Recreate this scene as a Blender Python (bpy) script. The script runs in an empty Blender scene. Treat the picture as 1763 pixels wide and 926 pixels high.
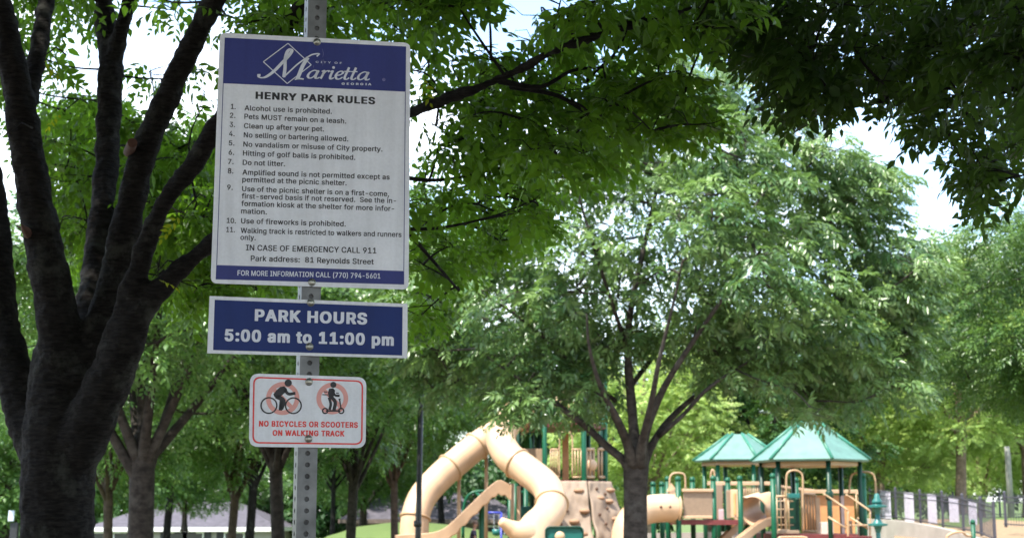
import bpy, bmesh, math, random
import numpy as np
from mathutils import Vector, Matrix

random.seed(7)
RNG = np.random.default_rng(11)
sc = bpy.context.scene
COL = sc.collection

# ------------------------------------------------------------------ camera, sky, sun, exposure
F_PX, CX, CY = 2600.0, 881.5, 463.0          # focal length and centre in photo pixels
PITCH = math.radians(9.3)
CAM_Z = 1.6
cam_d = bpy.data.cameras.new('camera')
cam = bpy.data.objects.new('camera', cam_d)
COL.objects.link(cam)
cam.location = (0, 0, CAM_Z)
cam.rotation_euler = (math.pi / 2 + PITCH, 0, 0)
cam_d.sensor_width = 22.3
cam_d.lens = F_PX / 1763 * 22.3
cam_d.clip_end = 2000
cam_d.dof.use_dof = True
cam_d.dof.focus_distance = 3.45
cam_d.dof.aperture_fstop = 6.6
sc.camera = cam

SUN_EL, SUN_AZ = math.radians(61), math.radians(228)   # azimuth clockwise from +Y; behind-left of the camera
world = bpy.data.worlds.new('World')
sc.world = world
world.use_nodes = True
wn, wl = world.node_tree.nodes, world.node_tree.links
wn.clear()
w_out = wn.new('ShaderNodeOutputWorld')
w_bg = wn.new('ShaderNodeBackground')
w_bg.inputs['Strength'].default_value = 0.135
w_sky = wn.new('ShaderNodeTexSky')
w_sky.sky_type = 'NISHITA'
w_sky.sun_disc = False
w_sky.sun_elevation = SUN_EL
w_sky.sun_rotation = SUN_AZ
w_tc = wn.new('ShaderNodeTexCoord')
w_no = wn.new('ShaderNodeTexNoise')
w_no.inputs['Scale'].default_value = 4.5
w_no.inputs['Detail'].default_value = 7
w_no.inputs['Roughness'].default_value = 0.58
w_mp = wn.new('ShaderNodeMapping')
w_mp.inputs['Scale'].default_value = (1, 1, 2.2)
w_mp.inputs['Location'].default_value = (0.35, 0.1, 0.2)
w_cr = wn.new('ShaderNodeValToRGB')
w_cr.color_ramp.elements[0].position = 0.43
w_cr.color_ramp.elements[1].position = 0.68
w_mx = wn.new('ShaderNodeMix')
w_mx.data_type = 'RGBA'
w_mx.inputs['B'].default_value = (6.2, 6.5, 6.8, 1)      # bright sunlit cloud
wl.new(w_tc.outputs['Generated'], w_mp.inputs['Vector'])
wl.new(w_mp.outputs['Vector'], w_no.inputs['Vector'])
wl.new(w_no.outputs['Fac'], w_cr.inputs['Fac'])
wl.new(w_cr.outputs['Color'], w_mx.inputs['Factor'])
wl.new(w_sky.outputs['Color'], w_mx.inputs['A'])
wl.new(w_mx.outputs['Result'], w_bg.inputs['Color'])
wl.new(w_bg.outputs['Background'], w_out.inputs['Surface'])

sun_d = bpy.data.lights.new('sun', 'SUN')
sun = bpy.data.objects.new('sun', sun_d)
COL.objects.link(sun)
sun_d.energy = 2.85
sun_d.angle = math.radians(0.5)
sun_d.color = (1.0, 0.95, 0.87)
to_sun = Vector((math.sin(SUN_AZ) * math.cos(SUN_EL), math.cos(SUN_AZ) * math.cos(SUN_EL), math.sin(SUN_EL)))
sun.rotation_euler = (-to_sun).to_track_quat('-Z', 'Y').to_euler()
sun.location = (0, 0, 40)

sc.view_settings.view_transform = 'Standard'
sc.view_settings.look = 'None'
sc.view_settings.gamma = 1.0
sc.view_settings.use_curve_mapping = False
sc.view_settings.exposure = 2.0
sc.cycles.max_bounces = 8
sc.cycles.diffuse_bounces = 4
sc.cycles.glossy_bounces = 2
sc.cycles.transmission_bounces = 4
sc.cycles.use_denoising = True

# ------------------------------------------------------------------ projection helpers
SP, CP = math.sin(PITCH), math.cos(PITCH)


def ray(px, py):
    a, b = (px - CX) / F_PX, (CY - py) / F_PX
    return Vector((a, CP - b * SP, SP + b * CP))


def P(px, py, Y):
    """world point seen at photo pixel (px, py) standing Y metres in front of the camera"""
    d = ray(px, py)
    return Vector((0, 0, CAM_Z)) + d * (Y / d.y)


def smooth_path(pts, n=6):
    """Catmull-Rom through points of any dimension"""
    p = [np.array(q, float) for q in pts]
    p = [2 * p[0] - p[1]] + p + [2 * p[-1] - p[-2]]
    out = []
    for i in range(1, len(p) - 2):
        for k in range(n):
            t = k / n
            a, b, c, d = p[i - 1], p[i], p[i + 1], p[i + 2]
            out.append(0.5 * (2 * b + (c - a) * t + (2 * a - 5 * b + 4 * c - d) * t * t + (3 * b - a - 3 * c + d) * t ** 3))
    out.append(p[-2])
    return out


# ------------------------------------------------------------------ materials
def new_mat(name):
    m = bpy.data.materials.new(name)
    m.use_nodes = True
    nt = m.node_tree
    b = nt.nodes['Principled BSDF']
    return m, nt.nodes, nt.links, b


def mat(name, col, rough=0.5, metal=0.0, var=0.12, scale=6.0, bump=0.0, bscale=None, spec=0.5):
    """painted / plastic / metal surface with a little uneven wear"""
    m, n, l, b = new_mat(name)
    tc = n.new('ShaderNodeTexCoord')
    no = n.new('ShaderNodeTexNoise')
    no.inputs['Scale'].default_value = scale
    no.inputs['Detail'].default_value = 6
    l.new(tc.outputs['Object'], no.inputs['Vector'])
    r = n.new('ShaderNodeValToRGB')
    r.color_ramp.elements[0].position = 0.3
    r.color_ramp.elements[1].position = 0.7
    r.color_ramp.elements[0].color = (*[c * (1 - var) for c in col], 1)
    r.color_ramp.elements[1].color = (*[min(1, c * (1 + var)) for c in col], 1)
    l.new(no.outputs['Fac'], r.inputs['Fac'])
    l.new(r.outputs['Color'], b.inputs['Base Color'])
    b.inputs['Roughness'].default_value = rough
    b.inputs['Metallic'].default_value = metal
    b.inputs['Specular IOR Level'].default_value = spec
    if bump:
        bp = n.new('ShaderNodeBump')
        bp.inputs['Strength'].default_value = bump
        n2 = n.new('ShaderNodeTexNoise')
        n2.inputs['Scale'].default_value = bscale or scale * 4
        n2.inputs['Detail'].default_value = 5
        l.new(tc.outputs['Object'], n2.inputs['Vector'])
        l.new(n2.outputs['Fac'], bp.inputs['Height'])
        l.new(bp.outputs['Normal'], b.inputs['Normal'])
    return m


def sign_mat(name, col, rough=0.45):
    """painted aluminium with faint rain streaks and grime"""
    m, n, l, b = new_mat(name)
    tc = n.new('ShaderNodeTexCoord')
    f = None
    for scl, amt in (((60, 60, 3.0), 0.07), ((5, 5, 4), 0.10), ((160, 160, 160), 0.05)):
        mp = n.new('ShaderNodeMapping')
        mp.inputs['Scale'].default_value = scl
        no = n.new('ShaderNodeTexNoise')
        no.inputs['Scale'].default_value = 1
        no.inputs['Detail'].default_value = 5
        l.new(tc.outputs['Object'], mp.inputs['Vector'])
        l.new(mp.outputs['Vector'], no.inputs['Vector'])
        r = n.new('ShaderNodeMapRange')
        r.inputs['From Min'].default_value = 0.3
        r.inputs['From Max'].default_value = 0.7
        r.inputs['To Min'].default_value = 1 - amt
        r.inputs['To Max'].default_value = 1 + amt * 0.5
        l.new(no.outputs['Fac'], r.inputs['Value'])
        if f is None:
            f = r.outputs['Result']
        else:
            mu = n.new('ShaderNodeMath')
            mu.operation = 'MULTIPLY'
            l.new(f, mu.inputs[0])
            l.new(r.outputs['Result'], mu.inputs[1])
            f = mu.outputs[0]
    vm = n.new('ShaderNodeVectorMath')
    vm.operation = 'SCALE'
    vm.inputs[0].default_value = col
    l.new(f, vm.inputs['Scale'])
    l.new(vm.outputs['Vector'], b.inputs['Base Color'])
    b.inputs['Roughness'].default_value = rough
    b.inputs['Specular IOR Level'].default_value = 0.3
    return m


def leaf_mat(name, dark, light, trans, t_amt=0.4, rough=0.42, spec=0.35):
    m, n, l, b = new_mat(name)
    at = n.new('ShaderNodeAttribute')
    at.attribute_name = 'tint'
    r = n.new('ShaderNodeValToRGB')
    r.color_ramp.elements[0].color = (*dark, 1)
    r.color_ramp.elements[1].color = (*light, 1)
    l.new(at.outputs['Fac'], r.inputs['Fac'])
    l.new(r.outputs['Color'], b.inputs['Base Color'])
    b.inputs['Roughness'].default_value = rough
    b.inputs['Specular IOR Level'].default_value = spec
    tr = n.new('ShaderNodeBsdfTranslucent')
    r2 = n.new('ShaderNodeValToRGB')
    r2.color_ramp.elements[0].color = (*[c * 0.7 for c in trans], 1)
    r2.color_ramp.elements[1].color = (*[c * 1.25 for c in trans], 1)
    l.new(at.outputs['Fac'], r2.inputs['Fac'])
    l.new(r2.outputs['Color'], tr.inputs['Color'])
    mx = n.new('ShaderNodeMixShader')
    mx.inputs['Fac'].default_value = t_amt
    l.new(b.outputs['BSDF'], mx.inputs[1])
    l.new(tr.outputs['BSDF'], mx.inputs[2])
    l.new(mx.outputs['Shader'], n['Material Output'].inputs['Surface'])
    return m


def bark_mat(name, c1, c2, c3, hscale=(14, 14, 40), bump=0.5, patch=1.6):
    """bark: fine horizontal lenticel streaks, large lichen patches"""
    m, n, l, b = new_mat(name)
    tc = n.new('ShaderNodeTexCoord')
    mp = n.new('ShaderNodeMapping')
    mp.inputs['Scale'].default_value = hscale
    l.new(tc.outputs['Object'], mp.inputs['Vector'])
    no = n.new('ShaderNodeTexNoise')
    no.inputs['Scale'].default_value = 1
    no.inputs['Detail'].default_value = 8
    no.inputs['Roughness'].default_value = 0.65
    l.new(mp.outputs['Vector'], no.inputs['Vector'])
    big = n.new('ShaderNodeTexNoise')
    big.inputs['Scale'].default_value = patch
    big.inputs['Detail'].default_value = 7
    big.inputs['Roughness'].default_value = 0.7
    l.new(tc.outputs['Object'], big.inputs['Vector'])
    r1 = n.new('ShaderNodeValToRGB')
    r1.color_ramp.elements[0].position = 0.36
    r1.color_ramp.elements[1].position = 0.66
    r1.color_ramp.elements[0].color = (*c1, 1)
    r1.color_ramp.elements[1].color = (*c2, 1)
    l.new(no.outputs['Fac'], r1.inputs['Fac'])
    r2 = n.new('ShaderNodeValToRGB')
    r2.color_ramp.elements[0].position = 0.53
    r2.color_ramp.elements[1].position = 0.66
    l.new(big.outputs['Fac'], r2.inputs['Fac'])
    mx = n.new('ShaderNodeMix')
    mx.data_type = 'RGBA'
    mx.inputs['B'].default_value = (*c3, 1)
    sc_ = n.new('ShaderNodeMath')
    sc_.operation = 'MULTIPLY'
    sc_.inputs[1].default_value = 0.6
    l.new(r2.outputs['Color'], sc_.inputs[0])
    l.new(sc_.outputs[0], mx.inputs['Factor'])
    l.new(r1.outputs['Color'], mx.inputs['A'])
    l.new(mx.outputs['Result'], b.inputs['Base Color'])
    b.inputs['Roughness'].default_value = 0.85
    b.inputs['Specular IOR Level'].default_value = 0.15
    bp = n.new('ShaderNodeBump')
    bp.inputs['Strength'].default_value = bump
    bp.inputs['Distance'].default_value = 0.02
    l.new(no.outputs['Fac'], bp.inputs['Height'])
    l.new(bp.outputs['Normal'], b.inputs['Normal'])
    return m


M = {}
M['sign_white'] = sign_mat('sign_white', (0.80, 0.825, 0.87))
M['sign_purple'] = sign_mat('sign_purple_blue', (0.036, 0.046, 0.205))
M['sign_navy'] = sign_mat('sign_navy', (0.003, 0.022, 0.150))
M['sign_black'] = mat('sign_black', (0.018, 0.018, 0.022), 0.5, var=0.2, scale=60)
M['sign_ink'] = mat('sign_silver_white', (0.68, 0.71, 0.78), 0.45, var=0.05, scale=30)
M['sign_red'] = mat('sign_red', (0.72, 0.045, 0.035), 0.45, var=0.06, scale=30)
M['sign_pink'] = mat('sign_pink', (0.72, 0.34, 0.30), 0.45, var=0.05, scale=30)
M['sign_maroon'] = mat('sign_maroon', (0.16, 0.025, 0.03), 0.45, var=0.05, scale=30)
M['scuff'] = mat('pale_scuff', (0.16, 0.16, 0.33), 0.6, var=0.3, scale=200)
M['galv'] = mat('galvanised_steel', (0.165, 0.17, 0.17), 0.48, 0.55, var=0.30, scale=22, bump=0.15, bscale=90)
M['galv_dark'] = mat('galvanised_inside', (0.10, 0.10, 0.10), 0.7, 0.3, var=0.3, scale=22)
M['bolt'] = mat('zinc_bolt', (0.42, 0.42, 0.36), 0.35, 0.8, var=0.25, scale=120)
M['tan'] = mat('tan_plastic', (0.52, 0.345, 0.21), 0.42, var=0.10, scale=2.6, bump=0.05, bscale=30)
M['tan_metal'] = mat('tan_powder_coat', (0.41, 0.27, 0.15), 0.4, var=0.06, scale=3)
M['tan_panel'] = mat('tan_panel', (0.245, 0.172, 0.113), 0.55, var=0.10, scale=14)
M['tan_recess'] = mat('orange_tan_panel', (0.60, 0.28, 0.11), 0.55, var=0.10, scale=8)
M['rock'] = mat('rock_plastic', (0.225, 0.165, 0.115), 0.7, var=0.14, scale=5, bump=0.25, bscale=18)
M['hold'] = mat('rock_hold', (0.27, 0.155, 0.085), 0.65, var=0.14, scale=12)
M['hole'] = mat('bolt_hole', (0.09, 0.045, 0.025), 0.8, var=0.2, scale=12)
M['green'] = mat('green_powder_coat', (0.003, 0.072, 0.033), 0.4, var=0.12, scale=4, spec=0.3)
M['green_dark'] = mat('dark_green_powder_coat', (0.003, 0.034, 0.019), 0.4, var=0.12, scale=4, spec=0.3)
M['teal'] = mat('teal_plastic', (0.012, 0.120, 0.105), 0.4, var=0.12, scale=5)
M['roof'] = mat('green_roof_plastic', (0.092, 0.190, 0.150), 0.40, var=0.16, scale=4)
M['roof_rib'] = mat('green_roof_rib', (0.025, 0.16, 0.10), 0.4, var=0.08, scale=3)
M['deck'] = mat('burgundy_deck', (0.13, 0.022, 0.022), 0.6, var=0.2, scale=8)
M['black'] = mat('black_metal', (0.010, 0.011, 0.012), 0.4, var=0.2, scale=10)
M['fence'] = mat('black_fence_metal', (0.050, 0.047, 0.060), 0.42, var=0.2, scale=10)
M['concrete'] = mat('concrete', (0.29, 0.255, 0.22), 0.85, var=0.16, scale=1.5, bump=0.2, bscale=20)
M['banner'] = mat('white_banner', (0.74, 0.69, 0.80), 0.7, var=0.06, scale=5)
M['blue'] = mat('blue_paint', (0.035, 0.045, 0.30), 0.4, var=0.1, scale=6)
M['chain'] = mat('chain', (0.45, 0.45, 0.47), 0.4, 0.7, var=0.2, scale=60)
M['skin'] = mat('skin', (0.42, 0.215, 0.14), 0.55, var=0.06, scale=12)
M['hair'] = mat('brown_hair', (0.11, 0.055, 0.03), 0.6, var=0.3, scale=60)
M['shirt'] = mat('dark_shirt', (0.030, 0.024, 0.045), 0.85, var=0.25, scale=16)
M['shorts'] = mat('navy_shorts', (0.025, 0.03, 0.085), 0.85, var=0.2, scale=16)
M['shoe'] = mat('grey_shoe', (0.2, 0.2, 0.21), 0.7, var=0.2, scale=20)
M['eye'] = mat('eye', (0.02, 0.015, 0.012), 0.3, var=0.1, scale=20)
M['wall_pale'] = mat('pale_siding', (0.30, 0.28, 0.26), 0.8, var=0.08, scale=2)
M['wall_brick'] = mat('brown_brick', (0.16, 0.12, 0.10), 0.85, var=0.25, scale=7)
M['shingle'] = mat('grey_shingle', (0.072, 0.066, 0.080), 0.9, var=0.28, scale=3, bump=0.3, bscale=25)
M['fascia'] = mat('white_fascia', (0.78, 0.78, 0.76), 0.6, var=0.04, scale=4)
M['window'] = mat('window_glass', (0.02, 0.025, 0.03), 0.12, var=0.3, scale=3)
M['shutter'] = mat('dark_shutter', (0.02, 0.02, 0.025), 0.6, var=0.2, scale=8)
M['pole_grey'] = mat('weathered_wood_pole', (0.20, 0.20, 0.17), 0.85, var=0.18, scale=5)
M['board'] = mat('pale_board', (0.55, 0.60, 0.72), 0.6, var=0.06, scale=5)
M['cut_wood'] = mat('cut_wood', (0.075, 0.032, 0.02), 0.85, var=0.3, scale=40)

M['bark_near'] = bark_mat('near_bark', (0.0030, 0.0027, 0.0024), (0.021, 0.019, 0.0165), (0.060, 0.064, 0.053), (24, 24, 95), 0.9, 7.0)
M['bark_mid'] = bark_mat('mid_bark', (0.022, 0.019, 0.016), (0.062, 0.053, 0.045), (0.095, 0.090, 0.080), (9, 9, 14), 0.6, 2.0)
M['bark_row'] = bark_mat('row_bark', (0.012, 0.010, 0.008), (0.040, 0.034, 0.027), (0.065, 0.060, 0.050), (9, 9, 14), 0.6, 2.0)
M['bark_pale'] = bark_mat('pale_bark', (0.12, 0.085, 0.06), (0.26, 0.19, 0.14), (0.30, 0.24, 0.19), (7, 7, 9), 0.4, 1.2)
M['bark_brown'] = bark_mat('brown_bark', (0.036, 0.026, 0.019), (0.085, 0.062, 0.046), (0.11, 0.09, 0.07), (7, 7, 9), 0.4, 1.2)
M['leaf_near'] = leaf_mat('near_leaf', (0.016, 0.046, 0.007), (0.050, 0.105, 0.014), (0.20, 0.42, 0.025), 0.42, 0.45, 0.2)
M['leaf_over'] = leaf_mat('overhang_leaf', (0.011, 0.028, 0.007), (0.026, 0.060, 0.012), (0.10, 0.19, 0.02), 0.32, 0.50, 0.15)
M['leaf_sunlit'] = leaf_mat('painted_sunlit_leaf', (0.070, 0.120, 0.008), (0.150, 0.185, 0.012), (0.30, 0.36, 0.01), 0.5, 0.5, 0.2)  # sunlit leaves: the brightness of direct sun is put into the colour
M['leaf_upper'] = leaf_mat('upper_leaf', (0.020, 0.052, 0.012), (0.050, 0.100, 0.022), (0.05, 0.11, 0.03), 0.22, 0.42, 0.35)  # unseen canopy leaf, little translucency so less green light reaches the signs
M['leaf_mid'] = leaf_mat('glossy_leaf', (0.036, 0.098, 0.030), (0.168, 0.255, 0.085), (0.22, 0.38, 0.08), 0.28, 0.30, 0.52)
M['leaf_deep'] = leaf_mat('deep_glossy_leaf', (0.030, 0.085, 0.020), (0.125, 0.205, 0.055), (0.17, 0.32, 0.05), 0.26, 0.32, 0.42)
M['leaf_grey'] = leaf_mat('grey_green_leaf', (0.032, 0.092, 0.022), (0.120, 0.210, 0.052), (0.18, 0.36, 0.05), 0.28, 0.32, 0.42)
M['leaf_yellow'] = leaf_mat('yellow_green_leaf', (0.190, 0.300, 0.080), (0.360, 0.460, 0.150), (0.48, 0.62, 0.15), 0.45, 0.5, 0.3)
M['leaf_dark'] = leaf_mat('dark_leaf', (0.018, 0.062, 0.018), (0.055, 0.120, 0.032), (0.08, 0.18, 0.03), 0.28, 0.5, 0.3)


def ground_mat():
    m, n, l, b = new_mat('lawn_and_earth')
    tc = n.new('ShaderNodeTexCoord')
    big = n.new('ShaderNodeTexNoise')
    big.inputs['Scale'].default_value = 0.35
    big.inputs['Detail'].default_value = 8
    fine = n.new('ShaderNodeTexNoise')
    fine.inputs['Scale'].default_value = 9
    fine.inputs['Detail'].default_value = 6
    for q in (big, fine):
        l.new(tc.outputs['Object'], q.inputs['Vector'])
    r = n.new('ShaderNodeValToRGB')
    r.color_ramp.elements[0].position = 0.3
    r.color_ramp.elements[1].position = 0.72
    r.color_ramp.elements[0].color = (0.052, 0.094, 0.013, 1)
    r.color_ramp.elements[1].color = (0.098, 0.142, 0.027, 1)
    ad = n.new('ShaderNodeMath')
    ad.operation = 'ADD'
    hf = n.new('ShaderNodeMath')
    hf.operation = 'MULTIPLY'
    hf.inputs[1].default_value = 0.5
    l.new(big.outputs['Fac'], ad.inputs[0])
    l.new(fine.outputs['Fac'], ad.inputs[1])
    l.new(ad.outputs[0], hf.inputs[0])
    l.new(hf.outputs[0], r.inputs['Fac'])
    sx = n.new('ShaderNodeSeparateXYZ')
    l.new(tc.outputs['Object'], sx.inputs[0])
    mr = n.new('ShaderNodeMapRange')
    mr.inputs['From Min'].default_value = 20
    mr.inputs['From Max'].default_value = 30
    mr.inputs['To Min'].default_value = 0.72
    mr.inputs['To Max'].default_value = -0.6
    l.new(sx.outputs['Y'], mr.inputs['Value'])
    a2 = n.new('ShaderNodeMath')
    a2.operation = 'ADD'
    a2.use_clamp = True
    l.new(mr.outputs['Result'], a2.inputs[0])
    l.new(big.outputs['Fac'], a2.inputs[1])
    gp = n.new('ShaderNodeValToRGB')
    gp.color_ramp.elements[0].position = 0.75
    gp.color_ramp.elements[1].position = 1.0
    l.new(a2.outputs[0], gp.inputs['Fac'])
    em = n.new('ShaderNodeMix')
    em.data_type = 'RGBA'
    em.inputs['B'].default_value = (0.20, 0.165, 0.135, 1)  # bare earth on unseen near ground, added for neutral bounce onto the signs
    l.new(gp.outputs['Color'], em.inputs['Factor'])
    l.new(r.outputs['Color'], em.inputs['A'])
    l.new(em.outputs['Result'], b.inputs['Base Color'])
    b.inputs['Roughness'].default_value = 0.95
    bp = n.new('ShaderNodeBump')
    bp.inputs['Strength'].default_value = 0.5
    l.new(fine.outputs['Fac'], bp.inputs['Height'])
    l.new(bp.outputs['Normal'], b.inputs['Normal'])
    return m


M['ground'] = ground_mat()
M['mulch'] = mat('wood_mulch', (0.215, 0.145, 0.078), 0.95, var=0.28, scale=9, bump=0.6, bscale=25)


# ------------------------------------------------------------------ mesh building
class MB:
    def __init__(self):
        self.v, self.f = [], []

    def add(self, v, f):
        k = len(self.v)
        self.v += [tuple(q) for q in v]
        self.f += [tuple(i + k for i in q) for q in f]
        return self

    def box(self, c, s, rz=0.0, R=None):
        """box of size s centred on c"""
        R = R or Matrix.Rotation(rz, 3, 'Z')
        v = [Vector(c) + R @ Vector((x * s[0] / 2, y * s[1] / 2, z * s[2] / 2)) for x in (-1, 1) for y in (-1, 1) for z in (-1, 1)]
        return self.add(v, [(0, 1, 3, 2), (4, 6, 7, 5), (0, 4, 5, 1), (2, 3, 7, 6), (0, 2, 6, 4), (1, 5, 7, 3)])

    def wall(self, a, b, z0a, z1a, z0b=None, z1b=None, t=0.04):
        """upright slab from a to b (xy), bottom/top heights at each end"""
        z0b = z0a if z0b is None else z0b
        z1b = z1a if z1b is None else z1b
        a, b = Vector((a[0], a[1], 0)), Vector((b[0], b[1], 0))
        d = (b - a).normalized()
        n = Vector((-d.y, d.x, 0)) * t / 2
        v = []
        for p, z0, z1 in ((a, z0a, z1a), (b, z0b, z1b)):
            for s in (-1, 1):
                for z in (z0, z1):
                    q = p + n * s
                    v.append((q.x, q.y, z))
        return self.add(v, [(0, 1, 3, 2), (4, 6, 7, 5), (0, 4, 5, 1), (2, 3, 7, 6), (0, 2, 6, 4), (1, 5, 7, 3)])

    def tube(self, path, r, n=10, cap=True, wob=0.0):
        path = [Vector(p) for p in path]
        if not hasattr(r, '__len__'):
            r = [r] * len(path)
        k = len(self.v)
        t0 = (path[1] - path[0]).normalized()
        up = Vector((0, 0, 1)) if abs(t0.z) < 0.9 else Vector((1, 0, 0))
        x = t0.cross(up).normalized()
        for i, p in enumerate(path):
            t = (path[min(i + 1, len(path) - 1)] - path[max(i - 1, 0)])
            t = t.normalized() if t.length > 1e-9 else t0
            x = (x - t * x.dot(t)).normalized()
            y = t.cross(x)
            for j in range(n):
                a = 2 * math.pi * j / n
                rr = r[i] * (1 + (random.uniform(-wob, wob) if wob else 0))
                self.v.append(tuple(p + x * math.cos(a) * rr + y * math.sin(a) * rr))
        for i in range(len(path) - 1):
            for j in range(n):
                a, b = k + i * n + j, k + i * n + (j + 1) % n
                self.f.append((a, b, b + n, a + n))
        if cap:
            self.f.append(tuple(k + j for j in reversed(range(n))))
            self.f.append(tuple(k + (len(path) - 1) * n + j for j in range(n)))
        return self

    def lathe(self, c, prof, n=16, axis='Z'):
        """prof: (radius, height) pairs"""
        k = len(self.v)
        for r, h in prof:
            for j in range(n):
                a = 2 * math.pi * j / n
                if axis == 'Z':
                    q = (c[0] + r * math.cos(a), c[1] + r * math.sin(a), c[2] + h)
                else:
                    q = (c[0] + r * math.cos(a), c[1] + h, c[2] + r * math.sin(a))
                self.v.append(q)
        for i in range(len(prof) - 1):
            for j in range(n):
                a, b = k + i * n + j, k + i * n + (j + 1) % n
                self.f.append((a, b, b + n, a + n))
        self.f.append(tuple(k + j for j in reversed(range(n))))
        self.f.append(tuple(k + (len(prof) - 1) * n + j for j in range(n)))
        return self

    def ball(self, c, r, n=12, s=(1, 1, 1)):
        prof = [(max(1e-4, r * math.sin(math.pi * i / 8)), -r * math.cos(math.pi * i / 8)) for i in range(9)]
        k = len(self.v)
        self.lathe((0, 0, 0), prof, n)
        for i in range(k, len(self.v)):
            q = self.v[i]
            self.v[i] = (c[0] + q[0] * s[0], c[1] + q[1] * s[1], c[2] + q[2] * s[2])
        return self

    def build(self, name, m, parent=None, smooth=False, bevel=0.0):
        me = bpy.data.meshes.new(name)
        me.from_pydata(self.v, [], self.f)
        me.update()
        return link(name, me, m, parent, smooth, bevel)


def link(name, me, m, parent=None, smooth=False, bevel=0.0):
    if m is not None:
        me.materials.append(m)
    if smooth:
        me.polygons.foreach_set('use_smooth', [True] * len(me.polygons))
    o = bpy.data.objects.new(name, me)
    COL.objects.link(o)
    if parent is not None:
        o.parent = parent
        pl = parent
        loc = Vector((0, 0, 0))
        while pl is not None:
            loc += pl.location
            pl = pl.parent
        if loc.length > 0:
            me.transform(Matrix.Translation(-loc))
    if bevel:
        md = o.modifiers.new('bevel', 'BEVEL')
        md.width = bevel
        md.segments = 2
        md.limit_method = 'ANGLE'
    return o


def tag(o, label=None, cat=None, group=None, kind=None):
    for k, v in (('label', label), ('category', cat), ('group', group), ('kind', kind)):
        if v:
            o[k] = v
    return o


def empty(name, loc, label, cat, group=None):
    o = bpy.data.objects.new(name, None)
    COL.objects.link(o)
    o.location = loc
    o.empty_display_size = 0.2
    return tag(o, label, cat, group)


def evaluated_mesh(o):
    dg = bpy.context.evaluated_depsgraph_get()
    me = bpy.data.meshes.new_from_object(o.evaluated_get(dg))
    return me


# ------------------------------------------------------------------ foliage
LEAF_HI = (np.array([[0, 0, 0], [.30, .50, .06], [.65, .40, .02], [1, 0, -.14], [.30, -.50, .06], [.65, -.40, .02], [.30, 0, -.02], [.65, 0, -.05]], float),
           np.array([[0, 6, 1], [0, 4, 6], [6, 7, 1], [1, 7, 2], [6, 4, 7], [4, 5, 7], [7, 3, 2], [7, 5, 3]]))
LEAF_LO = (np.array([[0, 0, 0], [.45, .5, .05], [1, 0, -.08], [.45, -.5, .05]], float),
           np.array([[0, 2, 1], [0, 3, 2]]))


def rot_from(a, nrm):
    """rows of matrices taking x->a, z->nrm (both (N,3))"""
    a = a / np.linalg.norm(a, axis=1, keepdims=True)
    y = np.cross(nrm, a)
    y /= np.linalg.norm(y, axis=1, keepdims=True) + 1e-9
    z = np.cross(a, y)
    return np.stack([a, y, z], axis=2)


def make_spray(n_leaf, length, leaf, width, leaf_proto, rng, pinnate=False, droop=0.25):
    vs, fs, li = [], [], []
    lv, lf = leaf_proto
    for i in range(n_leaf):
        t = (i + 0.6) / n_leaf
        side = 1 if i % 2 else -1
        if pinnate:
            t = (i // 2 + 0.8) / (n_leaf / 2)
        base = np.array([t * length, 0, -droop * length * t * t])
        ang = side * math.radians(rng.uniform(38, 68) if not pinnate else rng.uniform(48, 75))
        if i >= n_leaf - 1:
            ang = math.radians(rng.uniform(-15, 15))
        el = rng.uniform(-0.55, 0.10)
        a = np.array([[math.cos(ang) * math.cos(el), math.sin(ang) * math.cos(el), math.sin(el) - droop * t]])
        nn = np.array([[rng.uniform(-.35, .35), rng.uniform(-.35, .35), 1.0]])
        R = rot_from(a, nn)[0]
        s = leaf * rng.uniform(0.75, 1.15) * (0.8 + 0.4 * math.sin(math.pi * min(t, 1)))
        q = lv * np.array([s, s * width * rng.uniform(.85, 1.15), s])
        vs.append(q @ R.T + base)
        fs.append(lf + len(lv) * i)
        li.append(np.full(len(lv), i))
    return np.concatenate(vs), np.concatenate(fs), np.concatenate(li)


class Leaves:
    def __init__(self, protos, rng):
        self.protos, self.rng = protos, rng
        self.V, self.F, self.T, self.k = [], [], [], 0

    def put(self, pos, axis, nrm, scale, tint):
        """instances of random protos; all arrays (N,...)"""
        N = len(pos)
        if N == 0:
            return
        which = self.rng.integers(0, len(self.protos), N)
        R = rot_from(axis, nrm)
        for w in range(len(self.protos)):
            ix = np.nonzero(which == w)[0]
            if len(ix) == 0:
                continue
            pv, pf, pl = self.protos[w]
            v = np.einsum('nij,vj->nvi', R[ix], pv) * scale[ix][:, None, None] + pos[ix][:, None, :]
            nl = pl.max() + 1
            lt = np.clip(tint[ix][:, None] + self.rng.normal(0, .16, (len(ix), nl)), 0, 1)
            t = lt[:, pl]
            f = pf[None] + (np.arange(len(ix)) * len(pv))[:, None, None] + self.k
            self.V.append(v.reshape(-1, 3))
            self.T.append(t.reshape(-1))
            self.F.append(f.reshape(-1, 3))
            self.k += len(ix) * len(pv)

    def mesh(self, name):
        v, f, t = np.concatenate(self.V), np.concatenate(self.F), np.concatenate(self.T)
        me = bpy.data.meshes.new(name)
        me.vertices.add(len(v))
        me.vertices.foreach_set('co', v.astype(np.float32).ravel())
        me.loops.add(f.size)
        me.loops.foreach_set('vertex_index', f.astype(np.int32).ravel())
        me.polygons.add(len(f))
        me.polygons.foreach_set('loop_start', np.arange(0, f.size, 3, dtype=np.int32))
        me.polygons.foreach_set('loop_total', np.full(len(f), 3, dtype=np.int32))
        me.update(calc_edges=True)
        a = me.attributes.new('tint', 'FLOAT', 'POINT')
        a.data.foreach_set('value', t.astype(np.float32))
        return me


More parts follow.
